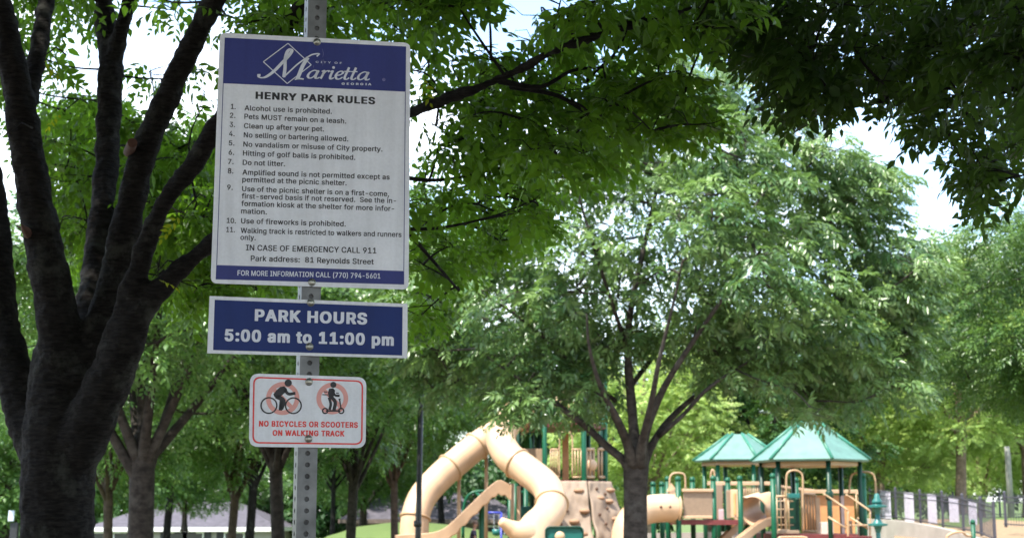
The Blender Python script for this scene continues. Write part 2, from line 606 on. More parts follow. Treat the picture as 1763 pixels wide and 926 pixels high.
def clump(L, c, rad, n, rng, out_from=None, droop=0.35, tilt=0.5, scale=(0.8, 1.2), tint=0.5, shell=0.45, accept=None, face=.45):
    """leaf sprays through an ellipsoid of radii rad, pointing outwards and drooping"""
    d = rng.normal(size=(n, 3))
    d /= np.linalg.norm(d, axis=1, keepdims=True)
    r = rng.uniform(shell, 1.0, n) ** 0.7
    pos = np.array(c) + d * r[:, None] * np.array(rad)
    ax = d * np.array([1, 1, .35])
    if out_from is not None:
        o = np.array(c) - np.array(out_from)
        o[2] = 0
        nn = np.linalg.norm(o)
        if nn > 1e-6:
            ax = ax + 0.6 * o / nn
    ax[:, 2] -= droop
    ax += rng.normal(0, .25, (n, 3))
    nr = np.tile([0, 0, 1.0], (n, 1)) + d * face + rng.normal(0, tilt, (n, 3)) * np.array([1, 1, .3])
    sc_ = rng.uniform(scale[0], scale[1], n)
    tn = np.clip(rng.normal(tint, .12, n), 0, 1)
    if accept is not None:
        un = ax / np.linalg.norm(ax, axis=1, keepdims=True)
        ok = np.array([accept(pos[i], un[i], sc_[i]) for i in range(n)])
        pos, ax, nr, sc_, tn = pos[ok], ax[ok], nr[ok], sc_[ok], tn[ok]
    L.put(pos, ax, nr, sc_, tn)
    return pos


def to_px(p):
    """photo pixel of a world point in front of the camera"""
    y, z = p[1], p[2] - CAM_Z
    d = y * CP + z * SP
    return CX + F_PX * p[0] / d, CY - F_PX * (z * CP - y * SP) / d


def inside(polys, reach):
    """a spray belongs to a bough only if its middle and tip stay within the bough's outline"""
    def f(p, a, s):
        for t in (.0, .5):
            x, y = to_px(p + a * reach * s * t)
            if not any(in_poly(x, y, q) for q in polys):
                return False
        return True
    return f


def out_of_view(reach):
    def f(p, a, s):
        for t in (0, .5, 1.1):
            q = p + a * reach * s * t + np.array([0, 0, -.16 * s * t])
            if q[1] > .2:
                x, y = to_px(q)
                if -60 < x < 1823 and y > -35:
                    return False
        return True
    return f


def grow(mb, nodes, targets, r0, r1, sides=5, twigs=5, rad=0.5, rng=None, sag=0.06, max_len=None):
    """branchlets from the nearest woody node out to each leaf clump, then a few twigs inside it"""
    nodes = [np.array(q, float) for q in nodes]
    arr = np.array(nodes)
    tg = sorted([np.array(t, float) for t in targets], key=lambda t: np.min(np.linalg.norm(arr - t, axis=1)))
    for t in tg:
        dv = arr - t
        cost = np.linalg.norm(dv, axis=1) + 0.8 * np.maximum(0, dv[:, 2])
        k = int(np.argmin(cost))
        a = arr[k]
        ln = np.linalg.norm(t - a)
        if ln < 0.03:
            continue
        n = 6
        off = rng.normal(0, .07 * ln, 3)
        pts = []
        for i in range(n + 1):
            s = i / n
            q = a * (1 - s) + t * s + off * math.sin(math.pi * s) + np.array([0, 0, sag * ln * math.sin(math.pi * s)])
            pts.append(q)
        rr = [r0 + (r1 - r0) * (i / n) for i in range(n + 1)]
        mb.tube(pts, rr, sides, cap=False)
        for j in range(twigs):
            d = rng.normal(size=3)
            d[2] = abs(d[2]) * .3 - .1
            d /= np.linalg.norm(d)
            e = t + d * rad * rng.uniform(.5, .95)
            mid = (t + e) / 2 + rng.normal(0, .08 * rad, 3)
            s = pts[-2] if j % 2 else pts[-1]
            mb.tube([s, mid, e], [r1, r1 * .7, r1 * .35], 4, cap=False)
        arr = np.vstack([arr, np.array(pts[1:])])


def in_poly(x, y, poly):
    c = False
    j = len(poly) - 1
    for i in range(len(poly)):
        xi, yi = poly[i]
        xj, yj = poly[j]
        if (yi > y) != (yj > y) and x < (xj - xi) * (y - yi) / (yj - yi) + xi:
            c = not c
        j = i
    return c


def edge_dist(x, y, poly):
    b = 1e9
    for i in range(len(poly)):
        p, q = np.array(poly[i - 1], float), np.array(poly[i], float)
        d = q - p
        t = np.clip(np.dot(np.array([x, y]) - p, d) / np.dot(d, d), 0, 1)
        b = min(b, np.linalg.norm(p + d * t - np.array([x, y])))
    return b


def sample_poly(poly, n, min_d, rng, tries=40):
    xs = [p[0] for p in poly]
    ys = [p[1] for p in poly]
    out = []
    for _ in range(n * tries):
        x, y = rng.uniform(min(xs), max(xs)), rng.uniform(min(ys), max(ys))
        if in_poly(x, y, poly) and all((x - a) ** 2 + (y - b) ** 2 > min_d * min_d for a, b in out):
            out.append((x, y))
            if len(out) >= n:
                break
    return out


# ------------------------------------------------------------------ the setting: ground
def sstep(a, b, x):
    t = min(1, max(0, (x - a) / (b - a)))
    return t * t * (3 - 2 * t)


def gz(x, y):
    """height of the ground"""
    z = 0.0
    px = CX + x / max(y, 1) * F_PX            # left/right of the lawn bank
    ax = x / max(y, 1)
    bank = math.exp(-((ax + 0.066) / 0.080) ** 2)
    z += 1.36 * sstep(50, 70, y) * bank * (1 - 0.9 * sstep(76, 90, y))
    z -= 1.6 * sstep(50, 78, y) * sstep(-0.10, -0.19, ax)
    z -= 1.1 * sstep(74, 90, y) * sstep(-0.16, -0.05, ax) * (1 - sstep(0.02, 0.12, ax))
    z += 1.55 * sstep(44, 60, y) * sstep(0.20, 0.30, ax)
    z += 2.0 * sstep(110, 200, y)
    return z


def build_ground():
    xs = list(np.concatenate([np.arange(-600, -60, 60), np.arange(-60, 60.1, 1.5), np.arange(120, 601, 60)]))
    ys = list(np.concatenate([np.arange(-300, -20, 40), np.arange(-20, 110, 1.5), np.arange(115, 200, 10), np.arange(200, 900, 100)]))
    v = [(x, y, gz(x, y)) for y in ys for x in xs]
    w = len(xs)
    f = [(j * w + i, j * w + i + 1, (j + 1) * w + i + 1, (j + 1) * w + i) for j in range(len(ys) - 1) for i in range(w - 1)]
    mb = MB()
    mb.v, mb.f = v, f
    o = mb.build('ground', M['ground'], smooth=True)
    tag(o, kind='structure')
    # mulched play surface, following the ground a few millimetres above it
    mb = MB()
    xs = np.arange(-5, 16.1, 0.75)
    ys = np.arange(33, 49.6, 0.75)
    v = [(x, y, gz(x, y) + 0.006) for y in ys for x in xs]
    w = len(xs)
    mb.v = v
    mb.f = [(j * w + i, j * w + i + 1, (j + 1) * w + i + 1, (j + 1) * w + i) for j in range(len(ys) - 1) for i in range(w - 1)]
    tag(mb.build('play_area_ground', M['mulch'], smooth=True), kind='structure')
    # sandy bank behind the fence on the right
    mb = MB()
    us = np.linspace(0, 1, 14)
    top = [P(1540, 893, 64), P(1620, 893, 62), P(1712, 893.5, 58), P(1800, 899, 54), P(1900, 905, 50)]
    low = [P(1540, 935, 50), P(1620, 945, 46), P(1712, 965, 41), P(1800, 975, 40), P(1900, 985, 38)]
    nb = 7
    for i in range(len(top)):
        for j in range(nb):
            t = j / (nb - 1)
            q = top[i].lerp(low[i], t)
            mb.v.append((q.x, q.y, q.z))
    for i in range(len(top) - 1):
        for j in range(nb - 1):
            mb.f.append((i * nb + j, (i + 1) * nb + j, (i + 1) * nb + j + 1, i * nb + j + 1))
    tag(mb.build('sandy_bank_ground', M['mulch'], smooth=True), kind='structure')


build_ground()

# ------------------------------------------------------------------ signs
YAW = math.radians(9.5)
S_U = Vector((math.cos(YAW), math.sin(YAW), 0))
S_N = Vector((math.sin(YAW), -math.cos(YAW), 0))
S_O = P(535, 480, 3.4)


def SP2(px, py):
    """photo pixel -> (u, v) metres on the plane of the signs"""
    d = ray(px, py)
    c = Vector((0, 0, CAM_Z))
    t = (S_O - c).dot(S_N) / d.dot(S_N)
    q = c + d * t
    return np.array([(q - S_O).dot(S_U), q.z])


def crop(ox, oy, s):
    return lambda x, y: SP2(ox + x / s, oy + y / s)


C1 = crop(340, 0, 4.4075)
C2 = crop(350, 170, 2.8054)
C3 = crop(340, 480, 2.8947)


def on_sign(uv, h):
    q = S_O + S_U * float(uv[0]) + S_N * h
    return (q.x, q.y, float(uv[1]))


class Flat:
    """printed shapes lying on the sign face, height h above the panel"""
    def __init__(self, h):
        self.h, self.mb = h, MB()

    def poly(self, pts):
        self.mb.add([on_sign(p, self.h) for p in pts], [tuple(range(len(pts)))])

    def stroke(self, pts, w, n=6, taper=None):
        pts = smooth_path(pts, n) if n > 1 else [np.array(p) for p in pts]
        L, R = [], []
        for i, p in enumerate(pts):
            t = pts[min(i + 1, len(pts) - 1)] - pts[max(i - 1, 0)]
            t = t / (np.linalg.norm(t) + 1e-9)
            nn = np.array([-t[1], t[0]])
            ww = w
            if taper:
                s = i / (len(pts) - 1)
                ww = w * (taper + (1 - taper) * math.sin(math.pi * s))
            L.append(p + nn * ww / 2)
            R.append(p - nn * ww / 2)
        k = [on_sign(p, self.h) for p in L + R]
        m = len(L)
        self.mb.add(k, [(i, i + 1, m + i + 1, m + i) for i in range(m - 1)])

    def pen(self, pts, nib, ang, thin, n=8):
        """broad-nib pen stroke: wide across the nib, thin along it"""
        pts = smooth_path(pts, n)
        nv = np.array([math.cos(ang), math.sin(ang)])
        L, R = [], []
        for i, p in enumerate(pts):
            t = pts[min(i + 1, len(pts) - 1)] - pts[max(i - 1, 0)]
            t = t / (np.linalg.norm(t) + 1e-9)
            nn = np.array([-t[1], t[0]])
            w = max(thin, nib * abs(np.dot(nn, nv)))
            L.append(p + nn * w / 2)
            R.append(p - nn * w / 2)
        m = len(L)
        self.mb.add([on_sign(p, self.h) for p in L + R], [(i, i + 1, m + i + 1, m + i) for i in range(m - 1)])

    def ring(self, c, ro, ri, n=40):
        o = [c + ro * np.array([math.cos(2 * math.pi * i / n), math.sin(2 * math.pi * i / n)]) for i in range(n)]
        q = [c + ri * np.array([math.cos(2 * math.pi * i / n), math.sin(2 * math.pi * i / n)]) for i in range(n)]
        self.mb.add([on_sign(p, self.h) for p in o + q], [(i, (i + 1) % n, n + (i + 1) % n, n + i) for i in range(n)])

    def disc(self, c, r, n=28):
        self.poly([c + r * np.array([math.cos(2 * math.pi * i / n), math.sin(2 * math.pi * i / n)]) for i in range(n)])

    def text(self, s, left, right, cap, style='bold', spacing=1.0, shear=0.0):
        """text whose baseline runs left->right (uv) with the given cap height (m)"""
        v, f, caph = glyphs(s, style, spacing, shear)
        x0, x1 = v[:, 0].min(), v[:, 0].max()
        left, right = np.array(left), np.array(right)
        du = (right - left) / (x1 - x0)
        up = np.array([0.0, cap / caph])
        pts = [left + du * (q[0] - x0) + up * q[1] for q in v]
        self.mb.add([on_sign(p, self.h) for p in pts], f)

    def build(self, name, m, parent):
        return self.mb.build(name, m, parent)


# lettering: outlines of a plain sans alphabet, x y pairs in 1/1000 em, loops split by '/'
BOLD_ALPHABET = {
    ' ': (210, ''),
    '(': (295, '165 -106 248 -106 254 -102 254 -87 239 -60 239 -55 216 -7 216 -2 206 18 206 23 192 63 192 70 186 80 186 88 184 90 184 98 179 110 179 120 176 123 176 133 174 135 174 150 172 153 172 173 169 175 169 238 172 240 174 283 176 285 176 300 179 303 184 338 186 340 192 368 196 378 196 385 204 403 204 410 206 413 212 433 216 440 222 460 239 498 239 503 254 530 254 545 248 549 165 549 156 543 134 500 134 495 126 483 126 478 122 470 119 458 114 450 114 445 104 420 104 413 99 403 99 395 94 385 92 365 86 353 84 328 82 325 82 315 79 313 79 298 76 295 76 280 74 278 74 253 72 250 72 165 74 163 74 140 76 138 76 123 79 120 79 108 82 105 82 93 86 80 86 70 89 68 89 60 94 50 94 43 96 40 109 -2 122 -27 122 -32 149 -87 154 -92 156 -100'),
    ')': (295, '26 -106 108 -106 117 -100 147 -42 147 -37 164 0 164 5 180 45 180 53 184 63 184 70 190 83 190 93 192 95 192 105 194 108 194 120 197 123 200 170 202 173 202 240 200 243 197 295 194 298 194 313 192 315 192 328 190 330 187 353 184 355 182 375 174 395 172 413 170 415 157 458 147 478 147 483 124 530 120 535 117 543 108 549 26 549 20 545 20 530 34 503 34 498 52 460 52 455 74 393 74 385 80 375 80 368 82 365 82 358 84 355 84 348 90 335 92 313 94 310 94 298 97 295 97 283 100 280 100 263 102 260 102 235 104 233 104 183 102 180 102 158 100 155 100 140 97 138 94 113 92 110 84 73 77 55 77 48 74 45 70 25 64 18 62 5 50 -20 50 -25 42 -37 42 -42 20 -87 20 -102'),
    ',': (210, '27 -129 97 -129 103 -125 103 -118 108 -108 110 -90 116 -80 116 -73 120 -63 123 -45 128 -35 128 -28 133 -18 136 0 140 10 140 17 146 27 148 45 153 55 152 78 147 81 57 81 50 77 50 72 48 70 48 57 46 55 43 25 40 22 40 10 38 7 36 -23 33 -25 33 -40 30 -43 30 -55 28 -58 28 -70 26 -73 26 -88 23 -90 23 -103 20 -105 20 -125'),
    '-': (475, '103 178 348 178 354 182 354 249 348 253 103 253 96 249 96 182'),
    '.': (210, '74 -14 119 -14 136 -6 152 10 158 20 158 62 155 65 155 70 148 80 136 88 121 96 71 96 51 86 38 72 32 60 32 22 35 20 35 15 51 -4'),
    '0': (475, '194 -17 259 -17 262 -14 274 -14 277 -12 284 -12 287 -10 294 -10 302 -4 307 -4 322 3 347 20 373 49 398 94 398 99 403 107 406 122 410 132 410 139 413 142 416 167 418 169 418 184 420 187 420 214 423 217 423 289 420 292 420 322 418 324 418 339 416 342 413 367 410 369 410 377 408 379 406 394 398 409 398 414 373 459 349 486 329 500 294 518 287 518 277 523 264 523 262 526 192 526 189 523 177 523 174 520 167 520 152 513 147 513 107 488 88 469 60 427 60 422 53 409 53 404 46 387 46 379 43 377 43 369 38 357 36 327 33 324 33 302 30 299 30 209 33 207 33 182 36 179 36 164 38 162 43 129 46 127 53 99 58 92 58 87 78 52 109 18 147 -4 152 -4 159 -10 177 -12 179 -14 192 -14/222 60 219 63 204 66 187 76 160 104 146 134 146 139 138 157 138 164 136 167 133 189 130 192 126 262 128 264 128 297 130 299 130 317 133 319 136 342 138 344 138 352 140 354 146 374 160 404 166 412 197 440 217 448 237 448 239 446 247 446 264 436 288 412 308 374 308 369 313 359 313 352 316 349 316 342 318 339 318 329 320 327 320 317 323 314 323 294 326 292 326 214 323 212 323 194 320 192 320 179 318 177 313 149 293 104 286 94 259 70 242 63'),
    '1': (475, '65 -10 402 -10 408 -6 407 62 402 65 294 66 294 516 287 520 187 520 177 515 140 485 130 480 68 434 68 354 75 350 102 350 107 352 180 408 192 415 193 414 193 66 65 65 60 62 58 -6'),
    '2': (475, '53 -10 400 -10 406 -6 406 64 400 68 186 69 334 226 334 229 364 264 389 309 389 314 394 324 394 331 396 334 396 349 399 351 399 394 396 396 394 419 392 421 389 434 374 461 355 482 333 500 303 515 298 515 288 520 280 520 278 522 268 522 265 525 185 525 183 522 173 522 170 520 163 520 160 518 148 515 118 500 100 488 81 469 61 439 61 434 54 419 51 396 49 394 49 356 55 352 138 352 143 355 149 391 164 419 178 432 193 442 198 442 208 448 218 448 220 450 240 448 243 445 255 442 284 421 292 411 299 394 299 386 302 384 302 356 289 324 284 319 276 304 256 281 256 279 46 54 46 -6'),
    '3': (475, '183 -17 253 -17 255 -14 270 -14 273 -12 293 -10 315 0 320 0 350 18 372 37 389 59 402 84 402 89 406 99 406 107 409 109 412 159 409 162 406 192 404 194 402 207 386 234 363 260 338 278 305 293 256 302 389 452 389 514 383 518 58 518 52 514 52 447 58 443 259 442 139 307 139 242 145 238 213 238 215 236 228 236 230 233 240 233 243 230 255 228 273 218 299 189 306 174 306 167 312 154 309 124 299 102 292 92 273 76 258 68 253 68 243 63 233 63 230 60 208 60 205 63 195 63 193 66 178 68 160 78 139 99 129 122 126 139 120 143 33 143 26 139 26 114 29 112 32 89 52 49 75 26 93 13 123 -2 128 -2 153 -12 180 -14'),
    '4': (475, '271 -10 354 -10 359 -8 360 94 424 95 430 99 430 169 424 172 360 174 360 324 354 328 271 328 265 324 264 172 135 174 142 184 155 209 160 214 162 221 168 226 188 264 192 269 198 281 218 311 222 324 242 354 248 366 268 396 272 409 300 451 305 464 325 494 328 499 328 516 321 520 236 520 228 514 22 166 22 99 29 95 264 95 265 -6'),
    '5': (475, '186 -17 254 -17 256 -14 271 -14 274 -12 281 -12 284 -10 304 -4 329 8 346 20 380 57 398 89 398 94 402 104 402 112 405 114 405 124 408 127 408 199 405 202 405 214 400 224 400 232 385 264 372 282 334 318 304 333 299 333 289 338 281 338 279 340 271 340 269 343 191 343 189 340 171 338 156 330 155 332 155 337 158 339 158 359 160 362 160 382 162 384 162 404 165 407 165 424 168 427 168 442 376 443 382 447 382 514 376 518 84 518 78 514 75 477 72 474 72 454 70 452 70 432 68 429 68 409 65 407 65 387 62 384 62 364 60 362 60 342 58 339 58 319 55 317 52 277 50 274 50 247 64 240 84 240 86 238 106 238 109 236 141 236 156 248 176 258 201 263 204 266 229 266 231 263 246 260 271 246 295 217 308 187 308 177 310 174 310 149 308 147 308 137 305 134 302 122 295 107 290 99 259 70 239 63 231 63 229 60 201 63 176 76 152 99 142 119 140 137 134 140 49 140 42 137 42 109 45 107 45 97 48 94 52 74 72 42 91 23 121 3 159 -12 184 -14'),
    '6': (475, '193 -17 260 -17 263 -14 275 -14 278 -12 295 -10 328 6 343 16 374 47 384 62 402 102 404 127 406 129 406 187 404 189 404 202 402 204 399 222 389 242 389 247 372 272 353 290 308 316 293 318 290 320 280 320 278 323 216 324 234 347 254 379 262 387 276 412 284 419 299 444 306 452 326 484 339 499 339 514 333 518 240 518 229 509 166 414 159 407 134 367 126 359 102 322 62 247 62 242 52 217 49 192 46 189 46 132 49 129 52 104 54 102 59 82 64 74 64 69 69 64 72 57 79 47 118 10 153 -7 158 -7 168 -12 175 -12 178 -14 190 -14/223 58 220 60 205 63 183 76 159 102 149 122 146 137 144 139 144 177 146 179 149 194 156 209 178 236 203 250 223 253 225 256 228 253 240 253 260 246 289 219 302 197 302 192 306 182 306 174 309 172 309 144 306 142 306 132 304 129 302 117 286 92 263 70 240 60'),
    '7': (475, '86 -10 176 -10 184 -4 397 421 402 426 410 441 408 518 403 520 51 520 44 516 44 446 51 442 300 441 292 426 287 421 157 159 152 154 79 9 79 -6'),
    '8': (475, '188 -17 263 -17 266 -14 281 -14 283 -12 303 -10 336 3 371 26 387 42 400 59 412 84 414 99 417 102 420 149 417 152 417 169 414 172 414 179 407 194 407 199 392 224 373 246 356 258 337 267 353 276 374 297 392 327 392 332 397 342 397 354 400 357 400 404 397 407 394 427 384 449 374 464 348 490 316 510 311 510 288 520 266 523 263 526 188 526 186 523 173 523 171 520 163 520 161 518 148 516 113 498 103 490 70 454 62 439 62 434 54 417 54 404 52 402 52 359 54 357 54 344 64 322 64 317 80 294 96 278 114 267 88 253 60 224 42 192 40 177 37 174 37 164 34 162 34 109 37 107 40 87 50 64 60 49 88 20 103 10 141 -7 156 -10 158 -12 168 -12 171 -14 186 -14/208 60 173 73 147 97 140 109 140 114 134 124 134 134 132 137 134 154 137 157 140 169 152 189 166 203 181 213 208 223 223 223 226 226 231 223 243 223 246 220 261 218 276 210 302 187 317 157 320 132 317 129 314 114 307 99 278 73 263 66 256 66 243 60/218 300 216 303 206 303 188 310 167 329 154 352 154 359 152 362 152 389 160 409 176 430 196 443 211 446 213 448 223 448 226 450 228 448 241 448 266 438 287 419 294 407 294 402 300 392 302 372 300 369 297 352 290 337 271 316 246 303'),
    '9': (475, '120 -10 213 -10 219 -6 362 204 389 256 389 261 402 294 404 319 406 321 406 376 404 379 402 404 399 406 394 426 384 446 362 476 343 492 328 502 288 520 268 522 265 525 188 525 185 522 175 522 173 520 165 520 150 512 145 512 110 492 84 469 66 444 54 416 54 409 49 396 49 384 46 381 46 321 49 319 49 306 52 304 52 294 54 291 56 279 74 246 84 236 84 234 105 215 120 205 148 192 155 192 168 188 180 188 183 185 234 184 199 131 192 124 176 99 169 91 149 59 142 51 126 26 114 11 114 -6/213 255 185 268 156 299 144 334 144 369 146 371 146 379 154 394 154 399 159 404 162 411 185 435 203 445 230 450 233 448 243 448 260 440 289 414 302 391 302 386 306 376 306 366 309 364 309 336 306 334 306 326 304 324 302 311 294 296 268 268 238 255'),
    ':': (210, '74 -14 119 -14 136 -6 152 10 158 20 158 62 155 65 155 70 148 80 136 88 121 96 71 96 51 86 38 72 32 60 32 22 35 20 35 15 51 -4/74 261 119 261 136 268 152 285 158 295 158 337 150 352 141 361 121 371 69 371 54 364 38 347 32 335 32 300 35 297 35 292 40 282 51 271'),
    'A': (502, '5 -10 97 -10 102 -8 108 6 126 64 131 71 146 121 152 132 327 132 377 -8 382 -10 475 -10 481 -6 481 9 478 11 478 16 474 24 468 44 456 71 441 119 428 146 424 166 411 194 406 214 394 241 388 261 384 269 371 309 366 316 354 356 348 364 336 404 331 411 331 416 324 431 318 451 314 459 308 479 304 486 301 499 292 518 287 520 190 520 184 516 181 506 176 499 171 479 166 471 158 444 154 436 148 416 144 409 138 389 134 381 128 361 124 354 118 334 114 326 106 299 101 291 101 286 94 271 88 251 84 244 78 224 74 216 68 196 64 189 58 169 54 161 48 141 44 134 38 114 34 106 34 101 26 86 21 66 16 59 11 39 6 31 6 26 -2 9 -2 -6/180 210 178 214 184 221 191 249 196 256 204 284 208 291 208 299 231 361 231 369 234 371 236 384 240 385 276 274 278 271 278 266 284 259 291 231 296 224 298 211'),
    'B': (478, '49 -10 289 -10 291 -8 309 -8 311 -5 321 -5 324 -2 331 -2 334 0 346 2 376 18 391 28 415 54 428 79 428 84 432 94 432 104 435 106 435 169 432 171 432 181 430 184 428 196 410 226 389 248 374 258 352 266 366 272 384 285 405 311 405 316 412 331 412 341 415 344 415 404 412 406 412 416 410 419 405 439 395 456 369 485 354 495 314 512 294 515 291 518 266 518 264 520 49 520 42 516 42 -6/144 68 144 220 261 220 264 218 271 218 274 215 286 212 301 202 322 181 325 174 330 169 330 164 335 154 335 146 338 144 335 121 328 104 320 94 304 80 276 70 264 70 261 68/144 295 144 442 241 442 244 440 259 440 261 438 269 438 281 432 305 411 312 399 312 394 318 384 318 359 315 356 312 344 308 339 305 331 284 310 269 302 264 302 254 298 244 298 241 295'),
    'C': (532, '231 -17 304 -17 306 -14 321 -14 324 -12 334 -12 336 -10 371 0 396 13 424 33 458 69 475 99 475 104 485 124 485 132 490 144 490 167 484 170 396 170 390 167 385 147 372 122 344 90 314 73 309 73 299 68 291 68 289 66 261 63 259 66 246 66 244 68 236 68 234 70 221 73 194 88 184 98 181 98 160 122 138 162 138 167 128 192 128 202 125 204 125 214 122 217 122 239 120 242 120 267 122 269 122 292 125 294 128 317 130 319 138 347 158 384 181 410 201 426 226 438 241 440 244 443 254 443 256 446 279 446 281 443 301 440 316 433 321 433 334 426 368 394 382 369 391 340 396 338 484 338 490 342 490 362 488 364 488 372 485 374 485 382 482 384 480 397 470 419 450 449 421 478 396 496 359 513 354 513 344 518 336 518 334 520 326 520 324 523 309 523 306 526 226 526 224 523 211 523 209 520 199 520 196 518 189 518 186 516 174 513 134 493 104 470 88 454 65 424 40 374 40 369 32 352 32 344 30 342 30 332 28 329 25 294 22 292 22 217 25 214 25 194 28 192 30 167 32 164 32 157 35 154 40 134 60 92 85 57 104 38 126 20 169 -2 174 -2 191 -10 199 -10 201 -12 229 -14'),
    'D': (524, '49 -10 261 -10 264 -8 296 -5 299 -2 306 -2 309 0 316 0 319 2 331 5 369 22 406 50 435 84 455 119 455 124 465 144 465 151 470 161 472 181 475 184 475 196 478 199 478 224 480 226 480 284 478 286 478 311 475 314 475 326 472 329 472 339 465 359 465 366 445 411 420 446 401 465 381 480 331 505 326 505 316 510 309 510 306 512 281 515 279 518 251 518 249 520 49 520 42 516 42 -6/144 68 142 441 226 442 229 440 261 438 264 435 291 428 319 410 342 386 362 354 362 349 368 341 370 326 375 316 378 291 380 289 380 261 382 259 382 251 380 249 380 221 378 219 375 194 372 191 370 176 362 161 362 156 342 124 319 100 291 82 286 82 271 75 251 72 249 70 236 70 234 68'),
    'E': (441, '49 -10 386 -10 392 -6 392 64 386 68 142 69 144 220 366 220 372 224 372 291 366 295 144 295 142 441 384 442 390 446 389 518 384 520 49 520 42 516 42 -6'),
    'F': (432, '49 -10 136 -10 142 -6 144 210 356 210 362 214 362 284 356 288 142 289 142 441 381 442 388 446 386 518 381 520 49 520 42 516 42 -6'),
    'G': (542, '231 -17 306 -17 309 -14 336 -12 339 -10 346 -10 369 0 374 0 399 13 421 28 455 62 470 84 480 104 480 109 490 134 492 162 495 164 495 262 489 266 271 266 265 262 266 190 271 188 395 187 395 172 392 169 392 162 390 159 388 147 368 112 344 88 324 76 319 76 311 70 294 68 291 66 261 63 259 66 236 68 201 83 172 107 150 137 138 162 138 167 128 192 128 202 125 204 125 214 122 217 122 239 120 242 122 292 125 294 125 304 128 307 128 317 132 327 132 334 152 377 165 394 184 413 209 430 234 440 254 443 256 446 274 446 276 443 289 443 299 438 306 438 314 433 324 430 339 420 362 397 378 374 391 340 396 338 486 338 492 342 490 369 488 372 480 399 470 419 448 452 426 473 399 493 376 506 371 506 359 513 354 513 344 518 324 520 321 523 309 523 306 526 224 526 221 523 209 523 206 520 199 520 196 518 189 518 186 516 166 510 121 486 80 447 55 409 42 382 42 377 32 352 30 332 28 329 28 317 25 314 25 294 22 292 22 217 25 214 25 194 28 192 28 179 30 177 32 157 35 154 42 127 62 87 82 59 109 33 134 16 169 -2 174 -2 191 -10 199 -10 201 -12 229 -14'),
    'H': (539, '49 -10 136 -10 142 -6 144 222 374 222 375 -6 381 -10 469 -10 475 -6 474 518 469 520 381 520 375 516 374 300 144 300 142 516 136 520 49 520 42 516 42 -6'),
    'I': (322, '20 -10 280 -10 286 -6 285 65 280 68 201 69 201 441 280 442 285 445 286 516 280 520 20 520 13 516 15 445 20 442 101 441 101 69 20 68 15 65 13 -6'),
    'K': (489, '49 -10 136 -10 142 -6 142 159 192 211 194 215 200 211 205 201 212 194 218 184 262 124 272 106 280 99 285 89 292 81 298 71 305 64 354 -8 359 -10 459 -10 465 -6 465 11 438 46 432 56 425 64 420 74 412 81 408 91 400 99 395 109 388 116 382 126 375 134 370 144 362 151 358 161 350 169 345 179 338 186 332 196 325 204 320 214 312 221 308 231 300 239 268 286 268 289 290 311 290 314 328 351 328 354 452 486 452 489 465 501 464 518 459 520 354 520 349 518 282 449 282 446 168 324 168 321 144 295 142 516 136 520 49 520 42 516 42 -6'),
    'L': (415, '49 -10 371 -10 378 -6 378 64 371 68 142 69 142 516 136 520 49 520 42 516 42 -6'),
    'M': (650, '49 -10 134 -10 140 -6 141 315 148 294 152 286 152 281 158 274 158 269 162 261 162 256 168 249 168 244 172 236 172 231 178 224 178 219 182 211 182 206 188 199 188 194 192 186 192 181 198 174 198 169 202 161 202 156 208 149 208 144 212 136 212 131 218 124 218 119 222 111 222 106 228 99 228 94 232 86 232 81 238 74 238 69 242 61 242 56 248 49 248 44 252 36 255 24 260 16 260 11 265 4 268 -6 274 -10 354 -10 360 -6 365 4 372 29 378 36 378 41 392 74 395 86 400 94 400 99 420 144 422 156 442 201 445 214 465 259 468 271 478 291 486 320 488 -6 494 -10 579 -10 584 -8 585 516 579 520 464 520 458 516 450 491 445 484 438 459 432 451 425 426 420 419 418 406 412 399 405 374 395 354 392 341 382 321 380 309 370 289 368 276 362 269 362 264 352 244 350 231 335 199 318 141 314 140 300 184 295 191 295 196 275 241 272 254 252 299 250 311 235 344 232 356 218 389 215 401 205 421 202 434 192 454 190 466 185 474 185 479 180 486 180 491 170 516 164 520 49 520 44 518 42 -6'),
    'N': (545, '49 -10 136 -10 142 -6 144 350 160 321 165 316 168 309 172 304 175 296 180 291 182 284 202 256 205 249 220 229 222 221 238 201 240 194 255 174 258 166 272 146 275 139 290 119 292 111 312 84 315 76 330 56 332 49 348 29 350 21 365 1 368 -6 374 -10 474 -10 480 -6 479 518 474 520 389 520 382 516 381 158 370 174 368 181 352 201 350 209 335 229 332 236 318 256 315 264 300 284 298 291 282 311 280 319 265 339 262 346 248 366 245 374 230 394 215 421 200 441 198 449 182 469 180 476 170 489 158 511 146 520 49 520 42 516 42 -6'),
